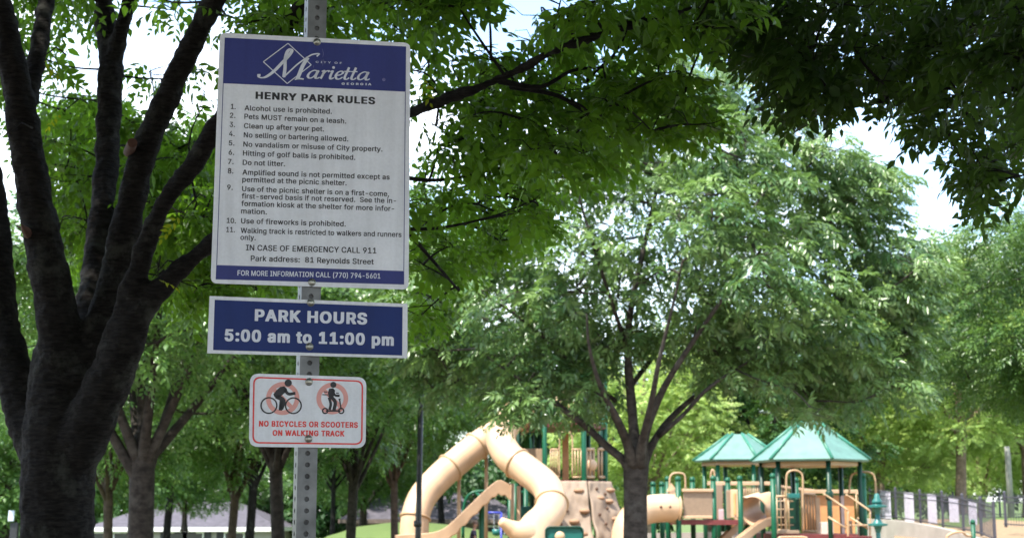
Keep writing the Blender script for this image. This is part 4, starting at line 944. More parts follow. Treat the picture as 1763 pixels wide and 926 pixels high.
HEAVY_ALPHABET = {
    ' ': (250, ''),
    '0': (515, '177 -32 277 -32 279 -30 292 -30 294 -27 312 -24 342 -12 367 6 390 29 408 54 430 102 433 117 440 137 443 162 446 164 446 179 448 182 448 209 450 212 450 294 448 297 448 327 446 329 443 359 440 362 440 372 438 374 438 382 433 392 430 407 408 454 388 482 369 500 349 516 319 530 304 533 294 538 282 538 279 540 174 540 172 538 159 538 157 536 149 536 147 533 134 530 104 516 87 503 63 479 46 454 26 414 26 409 18 392 13 364 10 362 8 332 6 329 6 307 3 304 3 204 6 202 6 177 8 174 8 159 10 157 13 134 16 132 16 124 18 122 26 94 30 87 30 82 53 42 89 3 122 -17 127 -17 142 -24 149 -24 162 -30 174 -30/224 80 207 90 193 104 186 114 173 139 173 144 166 162 166 169 163 172 160 194 158 197 158 212 156 214 156 249 153 252 153 257 156 259 158 312 160 314 163 337 166 339 166 347 168 349 173 369 190 402 209 420 227 430 244 420 263 402 280 369 280 364 286 354 286 347 288 344 288 337 290 334 293 312 296 309 296 289 298 287 298 219 296 217 296 199 293 197 293 184 290 182 286 154 268 114 247 90 229 80'),
    '1': (515, '47 -25 420 -25 422 -22 427 -22 436 -11 436 66 427 78 422 78 420 80 321 81 321 521 312 532 307 532 305 535 170 535 167 532 162 532 92 480 55 455 41 439 41 349 50 338 55 338 57 335 120 335 135 342 162 365 166 364 166 81 47 80 45 78 40 78 31 66 31 -11 40 -22 45 -22'),
    '5': (515, '169 -32 271 -32 274 -30 299 -27 301 -24 329 -17 349 -7 366 6 398 37 410 54 425 84 425 89 430 99 430 107 432 109 432 119 435 122 435 204 432 207 432 219 430 222 422 249 410 274 398 292 361 328 329 346 324 346 306 353 299 353 286 358 188 359 192 419 196 428 394 428 396 430 401 430 410 442 410 519 401 530 396 530 394 533 66 533 64 530 59 530 50 519 48 482 45 479 45 459 42 457 42 437 40 434 40 414 38 412 38 392 35 389 35 369 32 367 32 347 30 344 30 324 28 322 25 282 22 279 22 242 25 237 31 230 36 230 46 226 66 226 69 223 89 223 91 220 159 220 161 223 166 223 176 233 201 246 221 248 241 238 258 224 270 207 280 182 282 154 280 152 280 142 270 117 249 93 239 86 221 78 196 90 178 109 170 124 168 142 159 153 154 153 151 156 31 156 29 153 24 153 18 147 15 142 15 104 18 102 18 92 20 89 25 69 48 32 71 8 101 -12 141 -27 166 -30'),
    ':': (250, '56 -29 136 -29 156 -22 178 0 185 15 185 67 180 80 166 96 156 104 139 111 54 111 31 101 12 82 5 65 5 17 8 15 8 10 15 -3 31 -19/56 246 136 246 156 254 178 275 185 290 185 342 175 362 161 376 139 386 51 386 34 378 12 357 5 340 5 295 8 292 8 287 15 272 31 256'),
    'A': (542, '-13 -25 115 -25 117 -22 122 -22 128 -16 131 -6 136 1 136 6 175 118 302 118 306 114 311 94 316 86 316 81 318 79 324 59 328 51 336 24 341 16 348 -11 357 -22 362 -22 365 -25 492 -25 495 -22 500 -22 506 -16 508 -11 508 14 506 16 506 21 501 29 496 49 484 76 468 124 464 131 451 171 438 199 434 219 421 246 416 266 404 294 398 314 386 341 381 361 368 389 364 409 351 436 351 441 341 464 336 484 331 491 328 504 318 526 312 532 307 532 305 535 172 535 170 532 165 532 158 526 148 504 131 449 126 441 121 421 116 414 111 394 106 386 101 366 96 359 91 339 86 331 78 304 66 276 61 256 56 249 51 229 46 221 41 201 36 194 31 174 26 166 21 146 16 139 11 119 6 111 4 99 -2 91 -6 71 -12 64 -16 44 -22 36 -22 31 -29 14 -29 -11 -20 -22 -15 -22/215 225 214 229 216 231 218 244 224 251 231 279 236 286 236 294 240 298 251 261 256 254 264 226'),
    'B': (518, '31 -25 306 -25 309 -22 326 -22 329 -20 339 -20 341 -18 349 -18 351 -15 371 -10 396 2 411 12 440 44 455 74 455 79 460 89 460 99 462 101 462 174 460 176 460 186 458 189 455 201 445 221 435 236 400 269 404 270 425 294 432 306 432 311 440 326 440 336 442 339 442 409 440 411 440 421 438 424 432 444 420 466 389 500 374 510 354 520 349 520 331 528 311 530 309 532 284 532 281 535 31 535 29 532 24 532 17 526 15 521 15 -11 24 -22 29 -22/171 82 171 205 244 205 246 202 254 202 271 195 298 171 305 156 310 136 308 134 308 126 302 114 295 104 284 95 259 85 246 85 244 82/171 310 171 428 224 428 226 425 241 425 261 418 280 401 290 379 290 364 280 341 264 325 244 315 226 312 224 310'),
    'C': (572, '214 -32 321 -32 324 -30 339 -30 341 -27 351 -27 354 -24 396 -12 416 -2 444 18 482 59 502 94 502 99 512 119 512 127 518 139 518 172 509 183 504 183 501 186 379 186 376 183 371 183 365 177 358 152 348 132 324 106 314 98 289 86 264 80 261 83 246 86 221 98 201 113 185 132 165 167 165 172 155 197 155 207 152 209 152 219 150 222 150 244 148 247 150 287 152 289 152 299 155 302 155 312 160 322 160 329 178 367 192 387 221 410 251 426 259 426 261 428 284 426 306 416 324 403 342 384 352 369 362 337 371 326 376 326 379 323 501 323 504 326 509 326 518 337 518 367 515 369 515 377 512 379 512 387 510 389 508 402 495 429 475 459 441 493 416 510 384 526 379 526 361 533 344 536 341 538 326 538 324 540 209 540 206 538 194 538 191 536 171 533 169 530 149 526 136 518 131 518 126 513 114 508 99 498 86 486 84 486 50 449 32 422 18 392 18 387 12 379 12 374 5 357 5 349 2 347 0 322 -2 319 -2 299 -5 297 -5 212 -2 209 -2 189 0 187 2 162 5 159 5 152 8 149 12 129 35 82 60 47 84 23 106 6 144 -14 149 -14 174 -24 194 -27 196 -30 211 -30'),
    'E': (481, '31 -25 404 -25 406 -22 411 -22 418 -16 420 -11 420 69 411 80 406 80 404 82 170 84 171 205 384 205 386 208 391 208 400 219 400 296 391 308 386 308 384 310 171 310 170 426 401 428 404 430 409 430 418 441 418 521 409 532 404 532 401 535 31 535 29 532 24 532 17 526 15 521 15 -11 24 -22 29 -22'),
    'F': (472, '31 -25 154 -25 156 -22 161 -22 168 -16 170 -11 171 195 374 195 376 198 381 198 388 204 390 209 390 289 381 300 376 300 374 302 170 304 170 426 399 428 401 430 406 430 415 441 415 521 406 532 401 532 399 535 31 535 29 532 24 532 17 526 15 521 15 -11 24 -22 29 -22'),
    'G': (582, '214 -32 324 -32 326 -30 341 -30 344 -27 354 -27 356 -24 364 -24 366 -22 386 -17 419 -2 441 13 480 52 495 74 508 99 508 104 518 129 520 157 522 159 522 267 514 278 509 278 506 280 254 280 251 278 246 278 238 267 238 187 246 176 251 176 254 173 365 172 360 152 342 122 324 103 299 88 294 88 284 83 276 83 274 80 264 80 261 83 246 86 221 98 201 113 185 132 165 167 165 172 155 197 155 207 152 209 152 219 150 222 150 244 148 247 150 287 152 289 152 299 155 302 155 312 160 322 160 329 178 367 190 384 214 406 244 423 259 426 261 428 271 428 274 426 294 420 319 406 338 387 352 364 362 342 362 337 371 326 376 326 379 323 504 323 506 326 511 326 518 332 520 337 520 362 518 364 518 374 515 377 508 404 482 449 472 459 472 462 434 498 401 518 396 518 384 526 379 526 361 533 341 536 339 538 326 538 324 540 206 540 204 538 191 538 189 536 171 533 169 530 141 523 101 500 55 457 30 419 20 399 20 394 15 387 15 382 5 357 2 337 0 334 0 322 -2 319 -2 299 -5 297 -5 212 -2 209 -2 189 0 187 0 174 2 172 5 152 8 149 15 122 22 109 22 104 28 94 58 49 99 10 144 -14 149 -14 174 -24 194 -27 196 -30 211 -30'),
    'H': (579, '31 -25 154 -25 156 -22 161 -22 168 -16 170 -11 171 208 346 208 348 -11 350 -16 356 -22 361 -22 364 -25 486 -25 489 -22 494 -22 500 -16 502 -11 502 521 494 532 489 532 486 535 364 535 361 532 356 532 350 526 348 521 346 315 171 315 170 521 168 526 161 532 156 532 154 535 31 535 29 532 24 532 17 526 15 521 15 -11 24 -22 29 -22'),
    'I': (362, '2 -25 297 -25 300 -22 305 -22 311 -16 314 -11 314 69 311 74 305 80 300 80 297 82 228 84 228 426 297 428 300 430 305 430 311 436 314 441 314 521 305 532 300 532 297 535 2 535 0 532 -5 532 -12 526 -14 521 -14 441 -12 436 -5 430 0 430 2 428 74 426 74 84 2 82 0 80 -5 80 -12 74 -14 69 -14 -11 -5 -22 0 -22'),
    'K': (529, '31 -25 154 -25 156 -22 161 -22 168 -16 170 -11 170 151 191 175 200 166 205 156 238 114 248 96 255 89 260 79 268 71 272 61 280 54 285 44 292 36 315 1 334 -22 339 -22 341 -25 476 -25 479 -22 484 -22 490 -16 492 -11 492 16 490 21 462 56 458 66 450 74 445 84 438 91 432 101 425 109 420 119 412 126 408 136 400 144 395 154 388 161 382 171 375 179 370 189 362 196 358 206 350 214 345 224 300 284 315 304 352 341 352 344 385 376 385 379 418 411 418 414 490 491 492 496 492 521 484 532 479 532 476 535 336 535 334 532 329 532 258 459 258 456 200 396 200 394 171 362 170 521 168 526 161 532 156 532 154 535 31 535 29 532 24 532 17 526 15 521 15 -11 24 -22 29 -22'),
    'L': (455, '31 -25 389 -25 391 -22 396 -22 405 -11 405 69 396 80 391 80 389 82 170 84 170 521 161 532 156 532 154 535 31 535 29 532 24 532 15 521 15 -11 24 -22 29 -22'),
    'N': (585, '31 -25 154 -25 156 -22 161 -22 168 -16 170 -11 171 255 180 239 195 219 198 211 212 191 215 184 230 164 232 156 248 136 250 129 265 109 268 101 305 46 308 39 322 19 325 11 340 -9 342 -16 349 -22 354 -22 356 -25 491 -25 494 -22 499 -22 505 -16 508 -11 508 521 499 532 494 532 491 535 371 535 369 532 364 532 358 526 355 521 354 250 342 266 340 274 325 294 322 301 308 321 305 329 290 349 288 356 272 376 270 384 255 404 240 431 225 451 222 459 208 479 192 506 182 521 171 532 166 532 164 535 31 535 29 532 24 532 17 526 15 521 15 -11 24 -22 29 -22'),
    'O': (595, '214 -32 321 -32 324 -30 339 -30 341 -27 351 -27 354 -24 361 -24 364 -22 384 -17 424 3 441 16 488 64 518 119 518 124 528 149 528 157 530 159 532 184 535 187 535 204 538 207 538 302 535 304 535 322 532 324 530 349 528 352 528 359 525 362 520 382 515 389 515 394 500 424 485 447 441 493 416 510 391 523 386 523 361 533 344 536 341 538 326 538 324 540 209 540 206 538 194 538 191 536 171 533 169 530 149 526 136 518 131 518 126 513 106 503 84 486 52 452 32 422 18 392 18 387 12 379 12 374 5 357 5 349 2 347 0 322 -2 319 -2 299 -5 297 -5 212 -2 209 -2 189 0 187 2 162 5 159 5 152 8 149 12 129 32 87 62 44 84 23 106 6 144 -14 149 -14 174 -24 194 -27 196 -30 211 -30/264 80 261 83 246 86 214 103 192 122 175 147 162 172 162 177 158 187 158 194 155 197 155 204 152 207 148 262 150 264 150 287 152 289 152 299 155 302 155 312 160 322 160 329 175 362 192 387 224 413 251 426 274 428 276 426 289 423 324 403 348 379 358 364 370 339 370 334 375 324 375 317 378 314 378 307 380 304 382 272 385 269 385 239 382 237 382 217 380 214 380 204 378 202 372 177 358 144 345 127 326 108 304 93 281 83'),
    'P': (507, '31 -25 154 -25 156 -22 161 -22 168 -16 170 -11 171 160 276 160 279 162 304 162 306 165 329 168 331 170 351 175 384 192 415 221 430 241 440 261 440 266 450 291 450 301 452 304 452 324 455 326 455 369 452 371 452 391 450 394 450 404 448 406 440 434 430 454 415 474 396 492 379 505 356 518 351 518 326 528 306 530 304 532 279 532 276 535 31 535 29 532 24 532 17 526 15 521 15 -11 24 -22 29 -22/171 268 170 426 219 428 221 425 239 425 241 422 249 422 264 415 274 408 288 391 298 364 298 331 295 329 295 321 290 314 290 309 274 288 249 272 244 272 241 270 229 270 226 268'),
    'R': (511, '31 -25 154 -25 156 -22 161 -22 168 -16 170 -11 171 172 210 171 255 84 260 79 275 46 280 41 292 14 298 9 308 -14 316 -22 321 -22 324 -25 456 -25 459 -22 464 -22 470 -16 472 -11 472 14 375 191 375 196 379 200 386 202 396 210 422 236 430 251 435 256 448 286 448 294 452 306 452 329 455 331 455 374 452 376 452 396 450 399 450 409 448 411 445 426 428 461 394 498 379 508 339 525 331 525 319 530 306 530 304 532 279 532 276 535 31 535 29 532 24 532 17 526 15 521 15 -11 24 -22 29 -22/171 280 170 426 221 428 224 425 239 425 241 422 256 420 274 410 285 399 292 386 292 381 298 371 298 359 300 356 298 334 295 331 292 319 282 304 264 290 251 285 244 285 241 282 229 282 226 280'),
    'S': (509, '167 -34 279 -34 282 -32 312 -29 314 -26 322 -26 324 -24 352 -16 392 6 423 37 433 52 448 85 450 105 453 107 453 170 450 172 450 185 448 187 446 200 430 227 397 261 347 288 342 288 317 298 309 298 299 304 292 304 282 308 274 308 264 314 237 318 189 338 166 360 160 372 163 387 168 397 189 418 209 428 229 431 232 428 239 428 267 414 283 397 290 380 290 370 293 365 302 356 307 356 309 354 429 354 432 356 437 356 443 362 446 367 446 407 443 410 443 417 440 420 440 427 436 435 436 440 418 470 377 508 349 524 344 524 312 536 284 538 282 541 174 541 172 538 154 538 152 536 144 536 142 534 134 534 132 531 112 526 77 508 46 482 28 460 10 420 10 412 8 410 8 337 10 335 10 325 30 285 57 258 79 244 122 224 127 224 152 214 169 211 179 206 197 204 214 196 222 196 224 194 252 186 279 171 298 150 298 142 300 140 298 127 286 107 274 96 247 81 219 76 217 78 202 81 182 91 163 107 156 120 156 125 150 135 150 147 142 158 137 158 134 161 9 161 7 158 2 158 -4 152 -7 147 -7 115 -4 112 -2 90 13 55 30 30 59 4 89 -14 94 -14 102 -19 107 -19 124 -26 147 -29 149 -32 164 -32'),
    'T': (511, '163 -25 286 -25 288 -22 293 -22 300 -16 302 -11 302 426 446 428 448 430 453 430 462 441 462 521 453 532 448 532 446 535 3 535 1 532 -4 532 -11 526 -13 521 -13 441 -4 430 1 430 3 428 147 426 147 -11 156 -22 161 -22'),
    'U': (579, '204 -33 314 -33 316 -30 346 -28 349 -26 356 -26 359 -23 379 -18 401 -8 431 12 462 43 482 73 485 83 490 91 490 96 495 103 498 123 500 126 500 141 502 143 502 521 494 532 489 532 486 534 364 534 361 532 356 532 350 526 348 521 348 171 345 168 345 158 342 156 340 141 328 118 309 100 294 90 266 80 241 82 216 94 206 102 192 116 182 131 172 156 172 166 170 168 170 521 168 526 161 532 156 532 154 534 31 534 29 532 24 532 17 526 15 521 15 138 17 136 20 111 22 108 25 96 47 53 89 10 111 -6 139 -18 144 -18 154 -23 161 -23 171 -28 201 -30'),
    'W': (748, '125 -25 260 -25 262 -22 267 -22 274 -16 278 -4 278 4 284 14 286 31 291 41 294 59 298 69 301 86 311 114 314 131 318 141 324 169 328 179 331 196 336 206 336 214 338 216 338 224 342 232 346 229 348 211 354 201 356 184 361 174 366 146 371 136 374 119 378 109 381 91 386 81 391 54 396 44 396 36 398 34 398 26 404 16 404 9 406 6 406 -1 408 -4 411 -16 417 -22 422 -22 425 -25 560 -25 562 -22 567 -22 574 -16 578 -4 581 14 586 24 586 31 591 41 591 49 598 69 601 86 611 114 614 131 618 141 618 149 626 169 628 186 634 196 636 214 646 241 646 249 654 269 656 286 661 296 664 314 668 324 671 341 676 351 676 359 681 369 681 376 688 396 691 414 696 424 698 441 704 451 704 459 708 469 711 486 716 496 716 521 714 526 707 532 702 532 700 535 575 535 572 532 567 532 561 526 554 509 554 501 551 499 551 491 548 489 548 481 546 479 546 471 544 469 544 461 541 459 541 451 538 449 538 441 536 439 526 391 521 381 521 374 518 371 518 364 516 361 516 354 514 351 514 344 511 341 511 334 508 331 508 324 506 321 506 314 504 311 504 304 501 301 501 294 498 291 498 284 496 281 492 262 488 281 486 284 486 291 484 294 484 301 481 304 476 329 474 331 474 339 471 341 471 349 466 359 456 406 451 416 451 424 448 426 438 474 434 484 426 521 417 532 412 532 410 535 277 535 275 532 270 532 264 526 258 516 248 469 244 459 234 411 228 401 221 364 216 354 211 326 206 316 206 309 204 306 204 299 201 296 201 289 198 286 198 279 195 270 191 271 191 279 186 289 186 296 184 299 174 346 168 356 168 364 166 366 156 414 151 424 151 431 148 434 148 441 146 444 146 451 144 454 144 461 141 464 141 471 138 474 138 481 136 484 136 491 131 501 131 509 128 511 126 524 117 532 112 532 110 535 -13 535 -15 532 -20 532 -29 521 -29 494 -26 491 -26 484 -22 474 -22 466 -14 446 -12 429 -2 401 1 384 6 374 8 356 14 346 16 329 21 319 24 301 28 291 31 274 36 264 38 246 44 236 46 219 51 209 54 191 58 181 61 164 66 154 68 136 74 126 76 109 81 99 84 81 86 79 91 54 96 44 96 36 98 34 101 16 106 6 108 -11 117 -22 122 -22'),
    'Y': (534, '175 -25 297 -25 300 -22 305 -22 311 -16 314 -11 314 196 351 254 374 294 384 306 386 314 396 326 398 334 408 346 411 354 441 399 444 406 454 419 456 426 466 439 488 479 498 491 501 496 501 521 492 532 487 532 485 535 352 535 350 532 345 532 331 516 328 509 311 484 308 476 304 471 301 464 276 426 274 419 268 414 266 406 248 381 237 360 234 361 231 369 226 374 201 419 191 431 181 451 171 464 161 484 151 496 141 516 127 532 122 532 120 535 -13 535 -15 532 -20 532 -26 526 -29 521 -29 496 -24 486 18 421 21 414 31 401 34 394 44 381 46 374 56 361 66 341 76 329 78 321 88 309 98 289 108 276 111 269 121 256 124 249 158 194 158 -11 167 -22 172 -22'),
    'a': (451, '111 -34 209 -34 211 -32 234 -29 244 -24 366 -24 369 -22 374 -22 382 -10 382 280 380 282 380 300 378 302 375 317 355 355 331 378 299 396 294 396 276 404 254 406 251 408 139 408 136 406 111 404 109 401 81 394 46 374 18 345 -2 310 -2 280 9 266 24 264 34 258 41 258 51 254 59 254 69 248 129 248 131 251 136 251 145 260 152 275 169 291 189 301 201 301 214 294 228 275 230 260 221 254 186 251 184 248 166 248 164 246 146 246 144 244 114 241 111 238 91 236 89 234 61 226 54 221 49 221 19 201 2 182 -8 165 -8 160 -12 150 -12 140 -15 137 -15 77 -12 75 -12 65 -10 62 -8 50 0 35 10 20 44 -12 64 -22 69 -22 86 -29 94 -29 96 -32 109 -32/169 74 154 81 140 95 140 100 138 102 140 115 154 128 169 136 186 138 189 141 199 141 201 144 229 146 230 132 228 130 225 117 218 105 191 81 181 76'),
    'm': (672, '24 -25 142 -25 144 -22 149 -22 156 -16 158 -11 158 231 160 234 160 251 163 254 163 261 178 286 199 300 218 286 228 266 228 -11 237 -22 242 -22 244 -25 364 -25 367 -22 372 -22 378 -16 380 -11 380 251 390 279 414 300 422 300 440 286 450 261 450 -11 453 -16 459 -22 464 -22 467 -25 587 -25 589 -22 594 -22 603 -11 603 276 600 279 598 311 596 314 590 334 578 356 539 392 524 400 519 400 502 408 494 408 492 410 382 410 379 408 372 408 369 405 362 405 359 402 347 400 322 385 312 395 297 402 292 402 282 408 274 408 272 410 167 410 147 402 142 405 24 405 22 402 17 402 8 391 8 -11 17 -22 22 -22'),
    'o': (477, '155 -33 258 -33 260 -30 275 -30 278 -28 285 -28 288 -26 295 -26 298 -23 310 -20 343 -3 379 31 399 61 414 93 419 118 422 121 424 153 426 156 426 221 424 223 424 243 422 246 422 256 419 258 416 276 399 316 379 346 355 370 330 387 315 394 310 394 285 404 255 407 253 410 160 410 158 407 130 404 85 387 58 367 29 336 4 291 4 286 -4 268 -4 261 -6 258 -8 228 -11 226 -11 148 -8 146 -6 118 -4 116 -4 108 -1 106 4 86 29 41 39 31 39 28 73 -3 113 -23 138 -28 140 -30 153 -30/205 74 180 90 162 111 152 131 146 156 144 158 144 171 142 173 142 201 144 203 146 228 159 261 178 284 195 297 208 302 228 292 238 282 240 282 259 256 259 251 264 243 264 236 269 226 269 216 272 213 274 178 272 176 269 148 256 116 246 101 235 90 220 80 210 74'),
    'p': (486, '24 -168 142 -168 144 -166 149 -166 158 -154 159 -28 177 -31 179 -33 279 -33 282 -31 294 -31 297 -28 304 -28 307 -26 319 -23 342 -13 357 -3 393 33 408 56 426 98 426 106 430 118 430 131 433 133 433 153 436 156 436 223 433 226 433 246 430 248 428 271 426 273 418 301 406 326 386 353 367 372 342 389 302 404 277 407 274 409 182 409 179 407 164 407 152 402 144 402 142 404 24 404 22 402 17 402 10 396 8 391 8 -154 17 -166 22 -166/217 77 199 87 183 103 173 118 173 123 166 138 163 156 160 158 158 201 160 203 160 218 163 221 166 241 178 268 194 287 219 302 239 292 260 271 263 263 268 258 268 253 276 238 278 221 280 218 283 178 280 176 278 148 263 111 244 89 224 77'),
    't': (289, '120 -29 222 -29 225 -26 235 -26 237 -24 250 -22 258 -10 258 17 254 30 254 40 251 42 251 52 248 55 248 65 246 70 240 76 235 76 232 78 180 78 174 85 174 92 171 95 171 300 232 301 235 304 240 304 246 310 248 315 248 390 240 401 235 401 232 404 171 405 171 482 162 494 157 494 155 496 37 496 35 494 30 494 21 482 21 405 -23 404 -25 401 -30 401 -39 390 -39 315 -30 304 -25 304 -23 301 21 300 21 57 24 55 24 47 26 45 28 32 36 22 38 15 62 -9 87 -22 102 -24 105 -26 117 -26'),
}


_cap = {}


def glyphs(s, style, spacing, shear):
    """filled flat outlines of a line of text"""
    cu = bpy.data.curves.new('t', 'CURVE')
    cu.dimensions = '2D'
    cu.fill_mode = 'BOTH'
    x = 0.0
    table = HEAVY_ALPHABET if style == 'heavy' else BOLD_ALPHABET
    for ch in s:
        adv, body = table[ch]
        for loop in body.split('/') if body else ():
            n = [float(q) / 1000 for q in loop.split()]
            k = len(n) // 2
            sp = cu.splines.new('POLY')
            sp.points.add(k - 1)
            sp.use_cyclic_u = True
            for i in range(k):
                sp.points[i].co = (x + n[2 * i] + shear * n[2 * i + 1], n[2 * i + 1], 0, 1)
        x += adv / 1000 * spacing
    o = bpy.data.objects.new('t', cu)
    COL.objects.link(o)
    bpy.context.view_layer.update()
    me = evaluated_mesh(o)
    v = np.array([q.co[:] for q in me.vertices])
    f = [tuple(p.vertices) for p in me.polygons]
    bpy.data.objects.remove(o)
    bpy.data.curves.remove(cu)
    bpy.data.meshes.remove(me)
    if style not in _cap:
        _cap[style] = 1
        vv, _, _ = glyphs('H', style, 1.0, 0.0)
        _cap[style] = vv[:, 1].max()
    return v, f, _cap[style]


def rounded(corners, r, n=6):
    """rounded quad outline through four uv corners"""
    out = []
    c = [np.array(p) for p in corners]
    for i in range(4):
        p, a, b = c[i], c[i - 1], c[(i + 1) % 4]
        d1, d2 = (a - p) / np.linalg.norm(a - p), (b - p) / np.linalg.norm(b - p)
        s, e = p + d1 * r, p + d2 * r
        for k in range(n + 1):
            t = k / n
            out.append((1 - t) ** 2 * s + 2 * t * (1 - t) * (p * .92 + (s + e) / 2 * .08) + t * t * e)
    return out


def sign_panel(name, corners, r, parent, thick=0.0022):
    out = rounded(corners, r)
    n = len(out)
    mb = MB()
    mb.add([on_sign(p, 0) for p in out] + [on_sign(p, -thick) for p in out],
           [tuple(range(n)), tuple(reversed(range(n, 2 * n)))] + [(i, n + i, n + (i + 1) % n, (i + 1) % n) for i in range(n)])
    return mb.build(name, M['sign_white'], parent)


def bolt(px, py, parent):
    uv = SP2(px, py)
    mb = MB()
    prof = [(0.0088, 0.0006), (0.0088, 0.0018), (0.0062, 0.0020), (0.0060, 0.0052), (0.0045, 0.0068), (0.0015, 0.0074)]
    k = 14
    for r, h in prof:
        for j in range(k):
            a = 2 * math.pi * j / k
            rr = r
            mb.v.append(on_sign(uv + np.array([math.cos(a) * rr, math.sin(a) * rr]), h))
    for i in range(len(prof) - 1):
        for j in range(k):
            a, b = i * k + j, i * k + (j + 1) % k
            mb.f.append((a, b, b + k, a + k))
    mb.f.append(tuple((len(prof) - 1) * k + j for j in range(k)))
    return mb.build('bolt', M['bolt'], parent, smooth=True)


def mm(px):
    return px * 3.4 / F_PX


def build_signs():
    # perforated square post
    w, pitch, z_top = 0.0445, 0.0254, 3.35
    pyaw = math.radians(19)
    c0 = S_O - S_N * 0.031
    c0.z = 0
    pc = P(533, 480, c0.y)
    c0.x = pc.x
    post = empty('sign_post', (c0.x, c0.y, 0), 'grey galvanised square steel post full of punched round holes, carrying the park signs', 'post')
    mb = MB()
    R = Matrix.Rotation(pyaw, 3, 'Z')
    nseg = int(z_top / pitch)
    hr = 0.0058
    for side in range(4):
        Rs = R @ Matrix.Rotation(side * math.pi / 2, 3, 'Z')
        for s in range(nseg):
            zc = (s + 0.5) * pitch
            if side == 2:
                pts = [Vector((x * w / 2, -w / 2, zc + z * pitch / 2)) for x, z in ((-1, -1), (1, -1), (1, 1), (-1, 1))]
                mb.add([Rs @ q + c0 for q in pts], [(0, 1, 2, 3)])
                continue
            k = 16
            outer, inner, deep = [], [], []
            for j in range(k):
                a = 2 * math.pi * j / k
                ca, sa = math.cos(a), math.sin(a)
                m = max(abs(ca) / (w / 2), abs(sa) / (pitch / 2))
                outer.append(Vector((ca / m, -w / 2, zc + sa / m)))
                inner.append(Vector((ca * hr, -w / 2, zc + sa * hr)))
                deep.append(Vector((ca * hr, -w / 2 + 0.003, zc + sa * hr)))
            # put true corners in
            v = [Rs @ q + c0 for q in outer + inner + deep]
            f = [(j, (j + 1) % k, k + (j + 1) % k, k + j) for j in range(k)]
            f += [(k + j, k + (j + 1) % k, 2 * k + (j + 1) % k, 2 * k + j) for j in range(k)]
            cor = [Rs @ Vector((x * w / 2, -w / 2, zc + z * pitch / 2)) + c0 for x, z in ((1, 1), (-1, 1), (-1, -1), (1, -1))]
            base = len(v)
            v += cor
            for q in range(4):
                a0 = 2 * math.pi * ((q * 90 + 45) / 360)
                # corner triangle between the two outer points either side of the corner
                ca = math.atan2((pitch / 2), (w / 2))
                ang = [ca, math.pi - ca, math.pi + ca, 2 * math.pi - ca][q]
                j = int(ang / (2 * math.pi / k)) % k
                f.append((j, base + q, (j + 1) % k))
            mb.add(v, f)
    mb.add([R @ Vector((x * w / 2, y * w / 2, z_top)) + c0 for x, y in ((-1, -1), (1, -1), (1, 1), (-1, 1))], [(0, 1, 2, 3)])
    mb.build('tube', M['galv'], post)
    mb = MB()
    mb.box((c0.x, c0.y, z_top / 2 - 0.01), (w - 0.009, w - 0.009, z_top - 0.03), pyaw)
    mb.build('inner_sleeve', M['galv_dark'], post)

    # ---- park rules
    base = on_sign(SP2(533, 490), 0)
    t = empty('park_rules_sign', base, 'tall white park rules sign with purple blue header and numbered list, topmost on the post', 'sign', 'signs bolted to the steel post')
    tl, tr, br, bl = SP2(378.5, 56.5), SP2(706.5, 74.5), SP2(703.5, 498.5), SP2(362.5, 487.5)
    sign_panel('panel', (tl, tr, br, bl), mm(11), t)
    fl = Flat(0.0005)
    fl.poly([C1(207, 288), C1(1583, 356), C1(1580, 698), C1(193, 634)])
    fl.build('header_band', M['sign_purple'], t)
    fl = Flat(0.0005)
    fl.poly([C2(63, 803), C2(970, 832), C2(970, 897), C2(60, 872)])
    fl.build('footer_band', M['sign_purple'], t)
    fl = Flat(0.0005)
    bw = mm(1.2)
    fl.stroke([C1(193, 634) + np.array([bw / 2, -.0003]), C2(63, 803) + np.array([bw / 2, .0003])], bw, 1)
    fl.build('border_line', M['sign_purple'], t)
    fl = Flat(0.0005)
    fl.stroke([C1(1580, 698) - np.array([bw / 2, .0003]), C2(970, 832) + np.array([-bw / 2, .0003])], bw, 1)
    fl.build('border_line', M['sign_purple'], t)
    # emblem
    px = mm(1 / 4.4075)
    fl = Flat(0.0010)
    d = [C1(687, 332), C1(863, 495), C1(681, 637), C1(500, 472)]
    for i in range(4):
        fl.stroke([d[i - 1], d[i]], 7 * px, 1)
    fl.build('emblem_diamond', M['sign_ink'], t)
    fl = Flat(0.0014)
    A = math.radians(35)
    fl.pen([C1(*q) for q in ((466, 565), (470, 590), (515, 588), (575, 548), (640, 482), (690, 430), (716, 390), (706, 376), (682, 396), (666, 450), (664, 520), (655, 588))], 26 * px, math.radians(-15), 10 * px)
    fl.pen([C1(*q) for q in ((652, 590), (700, 545), (760, 490), (820, 447), (870, 418), (922, 412), (905, 432))], 16 * px, math.radians(20), 11 * px)
    fl.pen([C1(*q) for q in ((838, 440), (800, 500), (775, 560), (758, 602))], 30 * px, math.radians(-10), 10 * px)
    fl.pen([C1(*q) for q in ((738, 606), (770, 600), (806, 604))], 12 * px, math.radians(80), 9 * px)
    LET = {'a': ([[(.66, .90), (.42, 1.0), (.14, .75), (.02, .3), (.15, .03), (.36, .12), (.55, .45), (.66, .92)], [(.72, 1.0), (.60, .4), (.61, .06), (.74, .03), (.88, .18)]], .95),
           'r': ([[(.0, .88), (.17, 1.0), (.12, .5), (.02, .0)], [(.11, .5), (.28, .88), (.46, 1.0), (.55, .86)]], .62),
           'i': ([[(0, .88), (.16, 1), (.07, .4), (.09, .05), (.2, .02), (.33, .18)]], .42),
           'e': ([[(.06, .45), (.34, .55), (.5, .80), (.38, 1.0), (.15, .85), (.02, .4), (.15, .03), (.35, .05), (.54, .27)]], .64),
           't': ([[(.24, 1.5), (.13, .8), (.05, .25), (.12, .02), (.26, .05), (.38, .22)], [(-.06, .98), (.15, 1.0), (.40, 1.0)]], .50)}
